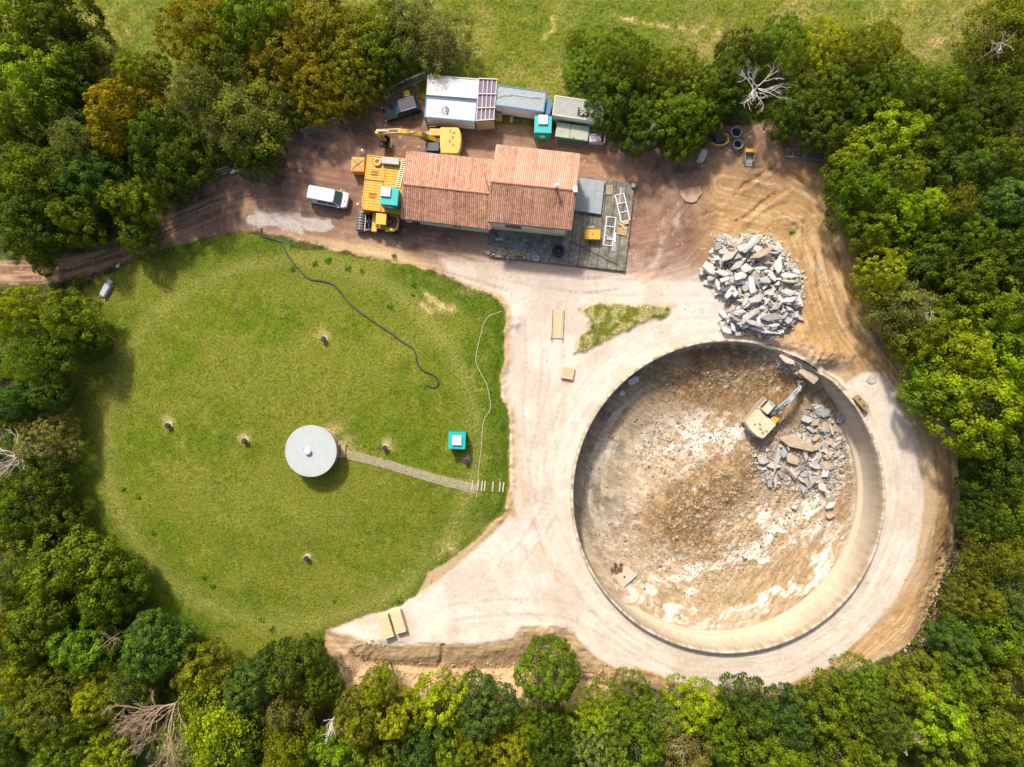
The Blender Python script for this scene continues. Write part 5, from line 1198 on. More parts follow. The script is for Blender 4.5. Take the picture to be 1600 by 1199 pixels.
def car(px, py, ang, L, Wd, H1, H2, body, cab, label, name, cat, van=False):
    p = G(px, py); t = thing(name, label, cat, (p.x, p.y, p.z + .02), R(ang))
    secs = []; n = None
    for z_, sl_, sw in ((.28, .95, .92), (.5, 1.0, 1.0), (H1 * .8, 1.0, 1.0), (H1, .975, .94)):
        pts = rr(L * sl_, Wd * sw, .38, 5, .16); secs.append([(a, b, z_ if a < L * .25 or z_ < H1 * .9 else z_ - .10 * (a - L * .25) / (L * .25)) for a, b in pts])
    q = MB(); q.loft(secs); q.build('body', body, t, smooth=True)
    x0, x1, xr0, xr1 = cab    # cabin base rear, base front, roof rear, roof front
    wb = Wd * .90; wr = Wd * .76; zb = H1 - .02
    V = [(x0, -wb / 2, zb), (x1, -wb / 2, zb), (x1, wb / 2, zb), (x0, wb / 2, zb), (xr0, -wr / 2, H2), (xr1, -wr / 2, H2), (xr1, wr / 2, H2), (xr0, wr / 2, H2)]
    q = MB(); q.add(V, [(3, 2, 1, 0), (4, 5, 6, 7), (0, 1, 5, 4), (1, 2, 6, 5), (2, 3, 7, 6), (3, 0, 4, 7)]); q.build('glasshouse' if not van else 'upper_body', GLASS if not van else body, t, bevel=.08)
    q = MB(); q.prism(rr(xr1 - xr0 + .1, wr + .05, .2, 4, .08), H2 - .03, H2 + .04, .95, Matrix.Translation(((xr0 + xr1) / 2, 0, 0))); ro = q.build('roof', body if van else worn('dark_roof', (.045, .05, .06), .12, .15), t, smooth=True)
    nf = Vector((x1 - xr1, 0, H2 - zb)).normalized(); e = .02
    def lp(k, yy): return Vector((x1 + (xr1 - x1) * k, yy * (wb + (wr - wb) * k) / 2, zb + (H2 - zb) * k)) + Vector((nf.z, 0, nf.x)) * .035
    q = MB(); a_, b_, c_, d_ = lp(.08, -.9), lp(.08, .9), lp(.95, .9), lp(.95, -.9); bk = Vector((-.03, 0, -.01)); q.add([a_, b_, c_, d_, a_ + bk, b_ + bk, c_ + bk, d_ + bk], [(0, 1, 2, 3), (7, 6, 5, 4), (0, 4, 5, 1), (1, 5, 6, 2), (2, 6, 7, 3), (3, 7, 4, 0)]); q.build('windscreen', WINDS, t)
    if van:
        for s_ in (-1, 1):
            for (xa, xb) in ((x1 - 1.5, x1 - .55), (x1 - 2.75, x1 - 1.6), (x0 + .3, x0 + .45)):
                y0 = s_ * (wb / 2 + .012); y1 = s_ * (wb * .35 + wr * .65) / 2 + s_ * .03; q = MB(); za = zb + .12; zt = zb + (H2 - zb) * .62
                q.add([(xa, y0, za), (xb, y0, za), (xb - .1, y1, zt), (xa, y1, zt), (xa, y0 - s_ * .03, za), (xb, y0 - s_ * .03, za), (xb - .1, y1 - s_ * .03, zt), (xa, y1 - s_ * .03, zt)], [(0, 1, 2, 3), (7, 6, 5, 4), (0, 4, 5, 1), (1, 5, 6, 2), (2, 6, 7, 3), (3, 7, 4, 0)]); q.build('side_window', GLASS, t)
    else:
        q = MB()
        for s_ in (-1, 1): q.tube([(xr0 + .1, s_ * (wr / 2 - .05), H2 + .1), (xr1 - .1, s_ * (wr / 2 - .05), H2 + .1)], .03, 6)
        q.build('roof_rails', METAL, ro)
        for s_ in (-1, 1): q = MB(); q.box(x1 - 1.2, s_ * (wb / 2 + .03), H1 + .02, 1.6, .03, .05); q.build('window_trim', METAL, t)
    for s_ in (-1, 1):
        q = MB(); q.box(x1 - .25, s_ * (Wd / 2 + .06), H1 + .06, .16, .2, .15); q.build('mirror', body, t, bevel=.04)
        q = MB(); q.box(L / 2 - .05, s_ * Wd * .36, H1 * .72, .2, .38, .17, s_ * -.3); q.build('headlight', WHITE, t, bevel=.04)
        q = MB(); q.box(-L / 2 + .04, s_ * Wd * .4, H1 * .85, .08, .16, .35); q.build('tail_light', worn('red_lens', (.35, .01, .01), .3), t, bevel=.02)
        for x_ in (L * .31, -L * .31): wheel(t, x_, s_ * (Wd / 2 - .14))
    if van:
        q = MB(); q.box(L / 2 - .28, -.12, H1 - .02, .16, .2, .03); q.build('bonnet_badge', worn('yellow_badge', (.55, .42, .08), .5), t)
    return t
car(630,174,196.5,4.55,1.95,.95,1.62,CARB,(-2.1,.95,-1.75,.25),'black estate car parked beside the white cabins at the wood edge','estate_car','car')
car(515.5,311,-10.5,4.75,2.0,1.05,1.92,CARW,(-2.28,1.75,-2.18,.95),'white van parked alone left of the yellow containers','van','van',True)
YM = worn('machine_yellow', (.56, .33, .035), .45, .1, 1, (.4, .24, .06), .35); YM2 = worn('machine_yellow_dark', (.42, .23, .02), .5, .2, 2, (.2, .12, .04), .5)
DK = worn('machine_black', (.022, .023, .026), .5, .2); STEEL = worn('worn_steel', (.34, .32, .30), .5, .3, 3, (.16, .13, .1), .6, metal=.5)
def excavator(loc, ang, label, pal, trackang, boom, stick, kind='bucket', L=3.5, Wd=3.2, cabglass=None):
    body, bodyd, cabm, boomm, trk = pal; t = thing('excavator', label, 'excavator', tuple(loc), R(ang), 'excavators')
    ta = R(trackang)
    for s_ in (-1, 1):
        q = MB(); prof = []; Lt = 4.3; w = .6
        for i in range(20):
            a = 2 * math.pi * i / 20; x = math.cos(a) * .45 + (Lt / 2 - .45) * (1 if math.cos(a) > 0 else -1); prof.append((x, math.sin(a) * .42 + .45))
        Mx = Matrix.Rotation(ta, 4, 'Z'); V = [Mx @ Vector((x, s_ * 1.25 - w / 2, z)) for x, z in prof] + [Mx @ Vector((x, s_ * 1.25 + w / 2, z)) for x, z in prof]; n = len(prof)
        q.add(V, [(i, (i + 1) % n, n + (i + 1) % n, n + i) for i in range(n)] + [tuple(range(n)), tuple(range(2 * n - 1, n - 1, -1))])
        tk = q.build('track', trk, t); q = MB()
        for i in range(26): c_ = Mx @ Vector((-Lt / 2 + .25 + i * (Lt - .5) / 25, s_ * 1.25, .88)); q.box(c_.x, c_.y, c_.z, .09, w + .04, .05, ta)
        q.build('track_pads', STEEL, tk)
    q = MB(); c_ = Matrix.Rotation(ta, 4, 'Z'); q.box(0, 0, .6, 2.4, 1.9, .5, ta); q.cyl((0, 0, .98), .75, .25, 24); q.build('undercarriage', DK, t)
    xr = -L + 1.15; xf = 1.15
    # engine deck with rounded counterweight
    pts = [(xr + .45, -Wd / 2), (xf - 1.0, -Wd / 2), (xf - 1.0, Wd / 2), (xr + .45, Wd / 2), (xr + .2, Wd / 2 - .12), (xr, Wd / 4), (xr - .06, 0), (xr, -Wd / 4), (xr + .2, -Wd / 2 + .12)]
    q = MB(); q.prism(pts, 1.12, 2.35, .98); q.build('engine_deck', body, t, bevel=.07)
    q = MB(); q.prism([(xr + .9, -Wd / 2 - .02), (xr + .9, Wd / 2 + .02), (xr + .3, Wd / 2 + .02), (xr - .06, Wd / 4), (xr - .14, 0), (xr - .06, -Wd / 4), (xr + .3, -Wd / 2 - .02)], 1.1, 2.1, 1.0); q.build('counterweight', bodyd, t, bevel=.08)
    for (x_, y_, a_, b_) in ((xr + .8, -.9, .38, .3), (xr + .95, -.35, .28, .42), (xr + 1.3, .1, .28, .4), (xr + .85, .55, .3, .25), (xr + 1.25, -1.1, .22, .4)):
        q = MB(); q.box(x_, y_, 2.36, a_, b_, .03); q.build('vent_grille', worn('grille_brown', (.28, .19, .07), .7), t)
    q = MB(); q.box(xf - .35, -Wd / 2 + .5, 1.55, 1.35, .85, .85); q.build('side_box', body if kind == 'bucket' else worn('orange_panel', (.60, .30, .06), .6, .15), t, bevel=.05)
    q = MB(); q.box(xf - .9, -.15, 1.55, .9, .5, .6); q.build('boom_mount', DK, t)
    q = MB(); q.tube([(xf + .25, -Wd / 2 + .05, 2.1), (xf + .3, -Wd / 2 + .05, 2.5), (xf - .5, -Wd / 2 + .05, 2.55), (xf - .6, -Wd / 2 + .05, 2.2)], .03, 5); q.build('handrail', bodyd, t)
    # cab on the left
    cy = Wd / 2 - .62; q = MB(); q.box(xf - .15, cy, 1.95, 1.65, 1.08, 1.75, top=.92); cb = q.build('cab', cabm[0], t, bevel=.07)
    q = MB(); q.box(xf - .38, cy, 2.86, 1.15, .98, .07); q.build('cab_roof', cabm[1], cb, bevel=.03)
    q = MB(); q.box(xf + .35, cy, 2.86, .42, .92, .05, 0, 0, .15); q.build('roof_window', cabm[2], cb)
    q = MB(); q.box(xf + .67, cy, 2.1, .05, .9, 1.1, 0, 0, -.06); q.build('front_window', GLASS, cb)
    for s_ in (-1, 1): q = MB(); q.box(xf - .1, cy + s_ * .53, 2.25, 1.2, .05, .85); q.build('side_window', GLASS, cb)
    # boom
    by = -.15; B = [Vector((x, by, z)) for x, z in boom]; q = MB()
    ws = [.55, .7, .6, .45]
    secs = []
    for i, p in enumerate(B):
        w = .27; hh = ws[min(i, 3)] / 2; d = (B[min(i + 1, len(B) - 1)] - B[max(i - 1, 0)]).normalized(); u = Vector((-d.z, 0, d.x)); secs.append([p + Vector((0, -w, 0)) - u * hh, p + Vector((0, w, 0)) - u * hh, p + Vector((0, w, 0)) + u * hh, p + Vector((0, -w, 0)) + u * hh])
    q.loft(secs); bo = q.build('boom', boomm, t, bevel=.03)
    if kind == 'bucket':
        a_, b_ = B[-3].lerp(B[-2], .45), B[-2].lerp(B[-1], .35); 
        q = MB(); u = Vector((0, 0, .31)); q.bar(B[-2].lerp(B[-1], .05) + u * .93, B[-2].lerp(B[-1], .62) + u * .8, .34, .02); q.build('black_decal', DK, bo)
    q = MB()
    for s_ in (-1, 1): q.tube([(1.2, by + s_ * .36, 1.3), B[1] + Vector((0, s_ * .36, -.05))], .09, 8)
    q.build('boom_cylinders', STEEL, bo, smooth=True)
    q = MB(); q.tube([B[1].lerp(B[2], .3) + Vector((0, 0, .42)), B[-1] + Vector((-.1, 0, .5))], .085, 8); q.build('stick_cylinder', WHITE if kind == 'bucket' else STEEL, bo, smooth=True)
    for s_ in (-.12, .14):
        q = MB(); q.tube([(.9, by + s_, 2.1), B[1] + Vector((-.2, s_, .5)), B[1].lerp(B[2], .5) + Vector((0, s_, .42)), B[-1] + Vector((-.3, s_, .4))], .035, 5); q.build('hydraulic_hose', BLACK, bo, smooth=True)
    S_ = [Vector((x, by, z)) for x, z in stick]; q = MB(); q.bar(S_[0], S_[1], .34, .5, up=(1, 0, 0)); sk = q.build('stick', bodyd if kind == 'bucket' else boomm, t, bevel=.04)
    e = S_[1]; q = MB()
    if kind == 'bucket':
        q.tube([e + Vector((.35, 0, 1.6)), e + Vector((.45, 0, .3))], .08, 8); q.build('bucket_cylinder', STEEL, sk, smooth=True); q = MB()
        arc = [(.0, .25), (.45, .15), (.7, -.3), (.55, -.8), (.0, -1.0), (-.55, -.85)]
        secs = [[(e.x + x, by - .62, e.z + z), (e.x + x, by + .62, e.z + z), (e.x + x * .88, by + .62, e.z + z * .88 - .03), (e.x + x * .88, by - .62, e.z + z * .88 - .03)] for x, z in arc]; q.loft(secs)
        for s_ in (-1, 1): q.prism([(e.x + x, e.z + z) for x, z in arc], s_ * .6 - .02, s_ * .6 + .02, 1, Matrix.Translation((0, by, 0)) @ Matrix(((1, 0, 0, 0), (0, 0, 1, 0), (0, 1, 0, 0), (0, 0, 0, 1))))
        q.build('bucket', DK, t); q = MB()
        for k in range(5): q.box(e.x - .66, by - .5 + k * .25, e.z - .82, .28, .08, .06, 0, 0, .4)
        q.build('bucket_teeth', STEEL, t)
    else:
        q.box(e.x, by, e.z - .1, .75, .6, .8, .1); q.build('crusher_body', STEEL, t, bevel=.08); q = MB(); q.cyl((e.x, by, e.z + .42), .34, .16, 16)
        q.build('crusher_rotator', DK, t)
        for s_ in (-1, 1): q = MB(); q.bar((e.x + .05, by + s_ * .2, e.z - .3), (e.x + .3, by + s_ * .42, e.z - 1.1), .26, .4); q.bar((e.x + .3, by + s_ * .42, e.z - 1.1), (e.x + .15, by + s_ * .12, e.z - 1.6), .2, .3); q.build('crusher_jaw', STEEL, t, bevel=.03)
    return t
p = W(689,219,2.4); excavator((p.x, p.y, 0), 179, 'yellow excavator parked north of the low house with its bucket on the ground', (YM, YM2, (DK, worn('cab_roof_dark', (.06, .065, .075), .3), DK), YM, worn('track_steel', (.20, .17, .15), .7)), 0,
          [(.8, 1.7), (2.3, 3.7), (4.6, 4.55), (7.35, 4.2)], [(7.3, 4.25), (6.9, 1.5)])
p = Fp(1199,660); z_ = p.z; p = W(1199,653, z_ + 2.4)
CRM = worn('cream_machine', (.74, .62, .42), .6, .15, 2, (.4, .3, .18), .5)
excavator((p.x, p.y, z_), 47, 'dusty cream and orange excavator working inside the round tank', (CRM, worn('pale_counterweight', (.50, .52, .47), .6, .15, 2), (CRM, CRM, worn('green_glass', (.22, .36, .30), .2)), worn('grey_boom', (.30, .33, .36), .6, .25, 2, (.55, .42, .18), .6), worn('dusty_track', (.40, .33, .24), .9, .2)), 4,
          [(.8, 1.7), (1.9, 2.9), (3.2, 3.5), (5.1, 3.3)], [(5.0, 3.3), (5.9, 2.7)], 'crusher', L=3.7, Wd=3.0)
# wheel loader / tractor with a ribbed roller below the yellow containers
p = W(592,346,1.5); t = thing('wheel_loader', 'yellow loader with a toothed steel roller, parked below the yellow containers', 'loader', (p.x, p.y, 0), R(180 - 4))
# +x = forward (left in picture)
q = MB(); q.cyl((2.35, 0, .62), .52, 2.25, 22, 'Y'); dr_ = q.build('steel_roller', worn('roller_steel', (.13, .12, .115), .55, .3, 3), t, smooth=True)
q = MB()
for k in range(16):
    a = 2 * math.pi * k / 16
    for j in range(7): q.box(2.35 + .56 * math.cos(a), -1.0 + j * .33, .62 + .56 * math.sin(a), .14, .12, .14, 0, 0, -a)
q.build('roller_teeth', STEEL, dr_)
q = MB()
for s_ in (-1, 1): q.bar((2.4, s_ * 1.22, .7), (1.1, s_ * .9, .9), .1, .2)
q.bar((1.75, -1.2, .95), (1.75, 1.2, .95), .1, .12); q.build('roller_yoke', STEEL, t)
q = MB(); q.box(1.15, 0, .75, 1.1, .4, .5); q.box(1.3, .0, .95, .2, 1.2, .15); q.build('front_axle', DK, t)
for s_ in (-1, 1): wheel(t, .95, s_ * .95, .55, .42, YM2)
q = MB(); q.box(.55, 0, 1.05, .62, 2.5, .55); q.build('front_frame', YM, t, bevel=.05)
q = MB(); q.box(.2, 0, 1.2, .5, 1.2, .5); q.build('hinge_block', YM2, t, bevel=.04)
for s_ in (-1, 1): wheel(t, -1.35, s_ * 1.0, .6, .45, YM2)
q = MB(); q.box(-1.1, .1, 1.15, 2.5, 1.5, .5); q.build('rear_frame', YM2, t, bevel=.05)
q = MB(); q.box(-.42, -.12, 2.35, 1.35, 1.45, .10); q.build('canopy', YM, t, bevel=.05)
q = MB()
for sx_ in (-1, 1):
    for sy_ in (-1, 1): q.bar((-.42 + sx_ * .55, -.12 + sy_ * .6, 1.2), (-.42 + sx_ * .55, -.12 + sy_ * .6, 2.32), .07)
q.build('canopy_posts', YM2, t)
q = MB(); q.box(-1.65, -.05, 1.5, 1.05, 1.3, .3); q.build('engine_cover', DK, t, bevel=.1); q = MB(); q.box(-1.45, 0, 1.75, .5, .55, .35); q.build('seat', BLACK, t, bevel=.08)
q = MB(); q.tube([(-1.0, .95, 1.45), (-1.9, 1.0, 1.45), (-2.25, .6, 1.45), (-2.35, -.2, 1.45), (-2.1, -.75, 1.45), (-1.2, -.8, 1.45)], .13, 8); q.build('rear_guard', YM, t, smooth=True)
q = MB(); q.box(-1.25, .95, 1.35, .9, .4, .4, .15); q.build('side_tank', YM, t, bevel=.08)
# small compactor by the tank wall
p = W(1343,632,.9); t = thing('vibrating_roller', 'small dusty yellow and black roller parked against the tank rim', 'roller', (p.x, p.y, 0), R(-48)); 
q = MB(); q.box(0, .28, .75, 2.0, .8, .7); q.build('body', worn('dusty_yellow', (.26, .19, .08), .7, .2, 2, (.2, .15, .08), .6), t, bevel=.06)
for x_ in (-.6, .6): q = MB(); q.cyl((x_, 0, .36), .36, 1.3, 18, 'Y'); q.build('drum', STEEL, t, smooth=True)
q = MB(); q.box(.1, -.42, .8, 1.2, .55, .35); q.build('engine', DK, t, bevel=.05)
for (x_, y_) in ((-.5, .35), (.4, .2)): q = MB(); q.cyl((x_, y_, 1.12), .12, .08, 10); q.build('filler_cap', DK, t)
q = MB(); q.tube([(.95, -.3, .9), (1.25, -.3, 1.25), (1.25, .3, 1.25), (.95, .3, .9)], .03, 6); q.build('handlebar', DK, t)
# loose attachments by the trees
p = W(1172.5,243,.9); t = thing('excavator_bucket', 'loose orange and grey digging bucket with teeth lying near the trees', 'bucket', (p.x, p.y, ground_z(p.x, p.y)), R(-2)); q = MB()
q.box(0, -.1, .1, 1.15, 1.1, .1); q.box(-.55, -.1, .45, .07, 1.1, .75); q.box(.55, -.1, .45, .07, 1.1, .75); q.box(0, .42, .45, 1.04, .08, .75); q.build('shell', STEEL, t, bevel=.02)
q = MB(); q.box(0, .62, .72, .78, .42, .42); 
for s_ in (-1, 1): q.box(s_ * .52, .62, .75, .16, .6, .6)
q.build('bracket', YM, t, bevel=.03); q = MB()
for k in range(5): q.box(-.46 + k * .23, -.82, .1, .09, .38, .08)
q.build('teeth', worn('bright_steel', (.6, .58, .6), .4), t)
for (px, py, r_, lb) in ((1151,206,.72,'upper of the two grey concrete pipe rings by the trees'),(1153.5,225,.62,'lower of the two grey concrete pipe rings, beside the orange frame')):
    p = W(px, py, .8); t = thing('concrete_ring', lb, 'concrete ring', (p.x, p.y, ground_z(p.x, p.y)), 0, 'concrete pipe rings'); q = MB(); q.ring((0, 0, .4), r_, r_ * .78, .85, 28); q.build('ring', CONC, t, bevel=.02)
    q = MB(); q.cyl((0, 0, .1), r_ * .77, .12, 20); q.build('dark_water', BLACK, t)
p = W(1127,214,1.0); gz = ground_z(p.x, p.y); t = thing('grab_attachment', 'yellow and black grab attachment half hidden under the trees', 'grab', (p.x, p.y, gz), R(0)); q = MB()
fr = [(-1.0, -.55), (-.5, -.85), (.45, -.85), (.95, -.5), (.95, .35), (.5, .5)]; q.tube([(x, y, .7) for x, y in fr], .09, 6); q.tube([(x * .98, y * .98, .25) for x, y in fr], .09, 6)
for x, y in fr: q.bar((x, y, .1), (x, y, .75), .1)
q.build('yellow_frame', YM, t); q = MB(); q.box(-.1, -.1, .45, 1.2, .9, .75, .3); q.cyl((-.9, .7, .4), .4, .7, 12); q.build('black_body', DK, t, bevel=.08); q = MB(); q.box(-.35, 1.15, .8, 1.1, .3, .35, .3); q.box(.05, 1.4, 1.0, .25, .6, .3, .2); q.build('yellow_bracket', YM, t, bevel=.05)
p = W(1099.5,241,1.0); t = thing('polystyrene_box', 'off white chipped box at the edge of the trees, left of the yellow grab', 'box', (p.x, p.y, ground_z(p.x, p.y)), R(-20)); OFFW = worn('off_white', (.66, .62, .46), .8, .12, 2); q = MB(); q.prism([(-.45, -.85), (.35, -.8), (.45, -.2), (.42, .6), (.2, .85), (-.4, .75), (-.5, 0)], 0, .8, .93); q.build('body', OFFW, t, bevel=.04); q = MB(); q.prism([(-.36, -.55), (.32, -.5), (.35, .5), (-.35, .55)], .8, .86, .97); q.build('lid', OFFW, t, bevel=.01)
# grey lattice frame and bars
p = W(1228,238,.5); gz = ground_z(p.x, p.y); t = thing('lattice_frame', 'long grey steel lattice frame disappearing under the trees', 'frame', (p.x, p.y, gz), R(-6)); q = MB()
for y_ in (-.45, .5):
    q.bar((0, y_, .45), (5.2, y_ , .45), .11, .13)
q.bar((0, -.45, .05), (5.2, -.45, .05), .1); q.build('side_rails', STEEL, t); q = MB()
for i in range(15): q.bar((.1 + i * .36, -.45, .42), (.2 + i * .36, .5, .42), .06, .1)
q.build('rungs', STEEL, t)
for (pts, r_, lb) in (([(1232,251),(1242,250),(1252,249),(1259,252)],.07,'bent grey bar lying below the lattice frame'),([(1250,252),(1253,257),(1262,250),(1273,242)],.04,'thin angled grey bar beside the bent one'),([(1247,228),(1256,219),(1268,218)],.05,'crooked pale bar above the lattice frame'),
                    ([(1208,228),(1214,231)],.07,'short loose piece of wood left of the lattice frame'),([(1212,239),(1212,250)],.10,'upright grey plank lying left of the lattice frame'),([(1161,214),(1172,207)],.05,'upper of the pale poles beside the concrete rings'),([(1163,217),(1171,209)],.04,'lower of the pale poles beside the concrete rings'),([(1131,232),(1142,238)],.05,'pale pole lying below the yellow grab')):
    P0 = G(*pts[0]); t = thing('metal_bar', lb, 'bar', (P0.x, P0.y, P0.z)); q = MB(); q.tube([Vector(G(*c)) - P0 + Vector((0, 0, .1)) for c in pts], r_, 6); q.build('bar', worn('pale_bar', (.42, .38, .34), .6), t, smooth=True)
# ------------------------------------------------------------------ lawn objects
p = W(486,705,3.4); gz = ground_z(W(492,703).x, W(492,703).y); t = thing('round_hut', 'round hut with flat grey roof and white cap on the lawn', 'hut', (p.x, p.y, gz - .05)); h = 3.4 - gz
q = MB(); q.cyl((0, 0, h / 2), 2.75, h, 64); q.build('wall', worn('pink_plaster', (.56, .44, .37), .9, .15, 1), t)
rf = MB(); rf.cyl((0, 0, h + .06), 3.06, .14, 96); rm = NT('grey_felt')
tc = rm.new('ShaderNodeTexCoord'); sp = rm.new('ShaderNodeSeparateXYZ'); rm.link(tc.outputs['Object'], sp.inputs[0]); fr_ = rm.new('ShaderNodeMath', operation='FRACT'); rm.link(rm.mul(rm.mul(sp.outputs[0], .16), rm.mul(sp.outputs[1], .02), 'ADD'), fr_.inputs[0]) if False else rm.link(rm.mul(sp.outputs[0], 1.0), fr_.inputs[0])
cl = rm.mix(rm.noise(.8, 5, .6), (.29, .32, .325), (.38, .41, .41)); cl = rm.mix(rm.ramp(fr_.outputs[0], [(0, (.5, .5, .5)), (.05, (0, 0, 0)), (1, (0, 0, 0))]), cl, (.24, .26, .26)); rm.col(cl); rm.rough(.7)
ro = rf.build('roof', rm.m, t, bevel=.03); q = MB()
for i in range(60):
    a = 2 * math.pi * i / 60; q.box(2.82 * math.cos(a) , 2.82 * math.sin(a), h + .14, .05, .03, .03)
q.build('roof_nails', METAL, ro)
q = MB(); q.cyl((-.3, -.02, h + .3), .42, .36, 7); q.cyl((-.3, -.02, h + .52), .46, .12, 7, r2=.30); q.build('roof_vent', WHITE, ro, bevel=.03)
q = MB(); q.cyl((-.85, .25, h + .16), .07, .08, 8); q.build('bolt', STEEL, ro)
q = MB(); q.box(2.78, .1, 1.0, .1, .9, 2.0); dr_ = q.build('door', worn('old_door', (.30, .22, .14), .8), t); q = MB(); q.cyl((2.86, -.2, 1.0), .04, .1, 8, 'X'); q.build('handle', METAL, dr_)
p = G(534,704); t = thing('door_step', 'short wooden step leading to the round hut', 'step', tuple(p), R(-4)); OLDW = worn('old_timber', (.34, .25, .15), .9, .3, 3)
for i, x_ in enumerate((-.45, .2)):
    q = MB(); q.box(x_, 0, .25 - .12 * i, .6, 1.75, .14); q.build('tread', OLDW, t, bevel=.02)
q = MB()
for s_ in (-1, 1): q.box(0, s_ * .78, .1, 1.3, .08, .25)
q.build('stringers', OLDW, t)
# paved path and slat steps
pp = [(545,711),(600,724),(650,740),(700,754),(742,765)]
PS = worn('path_stone', (.42, .37, .25), .9, .25, 2, (.2, .2, .08), .7, bump=.4); q = MB(); rr_ = random.Random(8); pts = [G(*c) for c in pp]
def along_pts(pts, s):
    acc = 0
    for a, b in zip(pts[:-1], pts[1:]):
        L_ = (b - a).length
        if acc + L_ >= s: return a.lerp(b, (s - acc) / L_), (b - a).normalized()
        acc += L_
    return pts[-1], (pts[-1] - pts[-2]).normalized()
tot = sum((b - a).length for a, b in zip(pts[:-1], pts[1:])); s_ = 0
while s_ < tot:
    c_, d_ = along_pts(pts, s_); nn_ = Vector((-d_.y, d_.x, 0)); 
    for k in (-1.5, -.5, .5, 1.5):
        if rr_.random() < .06: continue
        e = c_ + nn_ * (k * .27 + rr_.uniform(-.03, .03)); q.box(e.x, e.y, ground_z(e.x, e.y) + .02, .22 + rr_.uniform(-.03, .03), .235, .07, math.atan2(d_.y, d_.x) + rr_.uniform(-.08, .08), rr_.uniform(-.05, .05), rr_.uniform(-.05, .05))
    s_ += .27
tag(q.build('paved_path', PS), 'narrow mossy stone path across the lawn', 'path', kind='structure')
for i, (px, lb) in enumerate(((738,'first'),(747,'second'),(753,'third'),(757.5,'fourth'),(770,'fifth'),(781,'sixth'),(786.5,'last'))):
    p = G(px, 758.5 + (px - 740) * .06); t = thing('timber_step', f'{lb} pale timber strip counted from the lawn path towards the gravel road', 'timber', tuple(p), R(-6), 'timber strips at the end of the lawn path'); q = MB(); q.box(0, 0, .05, .17, 1.25, .14); q.build('sleeper', worn('pale_timber', (.56, .50, .36), .85, .2, 3), t, bevel=.015)
for (px, py, lb) in ((506,530,'at the top of the lawn'),(264,665,'furthest left on the lawn'),(384,689,'left of the round hut'),(602,700,'just above the stone path'),(729,722,'beside the turquoise cabin on the lawn'),(479,873,'at the bottom of the lawn')):
    p = W(px, py, 1.1); gz = ground_z(p.x, p.y); t = thing('vent_pipe', f'short black vent post {lb}', 'vent', (p.x, p.y, gz), 0, 'black vent posts on the lawn')
    q = MB(); q.cyl((0, 0, .3), .17, .7, 14); q.build('pipe', worn('brown_pipe', (.12, .07, .05)), t, smooth=True); q = MB(); q.cyl((0, 0, .68), .36, .2, 16, r2=.26); q.build('cap', BLACK, t, bevel=.03); q = MB(); q.cyl((-.02, .12, .02), .4, .08, 14); q.build('collar', worn('collar_conc', (.40, .33, .22), .9), t)
def hose(name, pts, r, mat, label, cat, dz=0):
    P = [G(*c) for c in pts]; sm = []
    for i in range(len(P) - 1):
        p0, p1, p2, p3 = P[max(i - 1, 0)], P[i], P[i + 1], P[min(i + 2, len(P) - 1)]
        for k in range(6):
            u = k / 6; sm.append(.5 * ((2 * p1) + (-p0 + p2) * u + (2 * p0 - 5 * p1 + 4 * p2 - p3) * u * u + (-p0 + 3 * p1 - 3 * p2 + p3) * u ** 3))
    sm.append(P[-1]); o = P[0].copy(); t = thing(name, label, cat, tuple(o)); q = MB()
    q.tube([Vector((p.x, p.y, ground_z(p.x, p.y) + r * .8 + dz)) - o for p in sm], r, 6); q.build('line', mat, t, smooth=True); return t
hose('black_hose', [(409,357),(411,369),(432,376),(442,384),(452,403),(468,422),(483,436),(505,440),(522,446),(534,460),(548,476),(565,490),(585,504),(608,519),(628,534),(645,545),(650,556),(653,570),(662,580),(676,586),(684,594),(684,602),(677,606),(667,602)], .10, worn('hose_black', (.025, .03, .028), .6), 'long black hose snaking from the yard across the lawn', 'hose')
hose('white_rope', [(784,486),(778,489),(765,494),(756,506),(752,520),(746,545),(744,566),(752,585),(760,600),(765,622),(766,640),(757,655),(754,672),(752,700),(749,725),(747,750),(745,768),(745,778)], .045, worn('pale_rope', (.60, .53, .35), .8), 'thin pale rope running down the right side of the lawn', 'rope')
hose('black_cable', [(648,150),(655,154),(663,158),(668,164)], .05, BLACK, 'short black cable between the yellow grit box and the white cabin', 'cable')
# timber pieces on gravel
p = G(870,506); t = thing('timber_walkway', 'narrow timber walkway with two rails on the pale gravel', 'walkway', tuple(p), R(-2.5)); LW_ = worn('light_wood', (.74, .58, .36), .7, .12, 2, (.5, .38, .2), .3); q = MB()
for i in range(19): q.box(0, -1.72 + i * .182, .12, 1.25, .155, .05)
q.build('deck_boards', LW_, t); q = MB()
for s_ in (-1, 1): q.box(s_ * .68, .1, .5, .08, 3.9, .1); 
for s_ in (-1, 1):
    for y_ in (-1.7, 0, 1.7): q.box(s_ * .68, y_, .25, .07, .09, .5)
q.build('rails', LW_, t)
pallet(887,583,1.5,1.45,-10,'light wooden pallet on the gravel below the timber walkway',7,z=.12,col=LW_,nz=2)
for (px, py, lb, a_) in ((603,980,'left of the two pale timber formwork boxes on the gravel pad',17),(622,972.5,'right of the two pale timber formwork boxes on the gravel pad',16)):
    p = W(px, py, .9); t = thing('formwork_box', lb, 'timber box', (p.x, p.y, ground_z(p.x, p.y)), R(a_), 'timber formwork boxes'); q = MB(); q.box(0, 0, .45, 1.35, 2.75, .9); q.build('sides', LW_, t, bevel=.03); q = MB()
    for i in range(9): q.box(0, -1.2 + i * .3, .93, 1.3, .27, .045)
    q.build('top_boards', LW_, t)
    if px < 610:
        q = MB()
        for x_ in (-.45, 0, .45): q.box(x_, 0, .975, .06, 2.7, .03)
        q.build('battens', LW_, t)
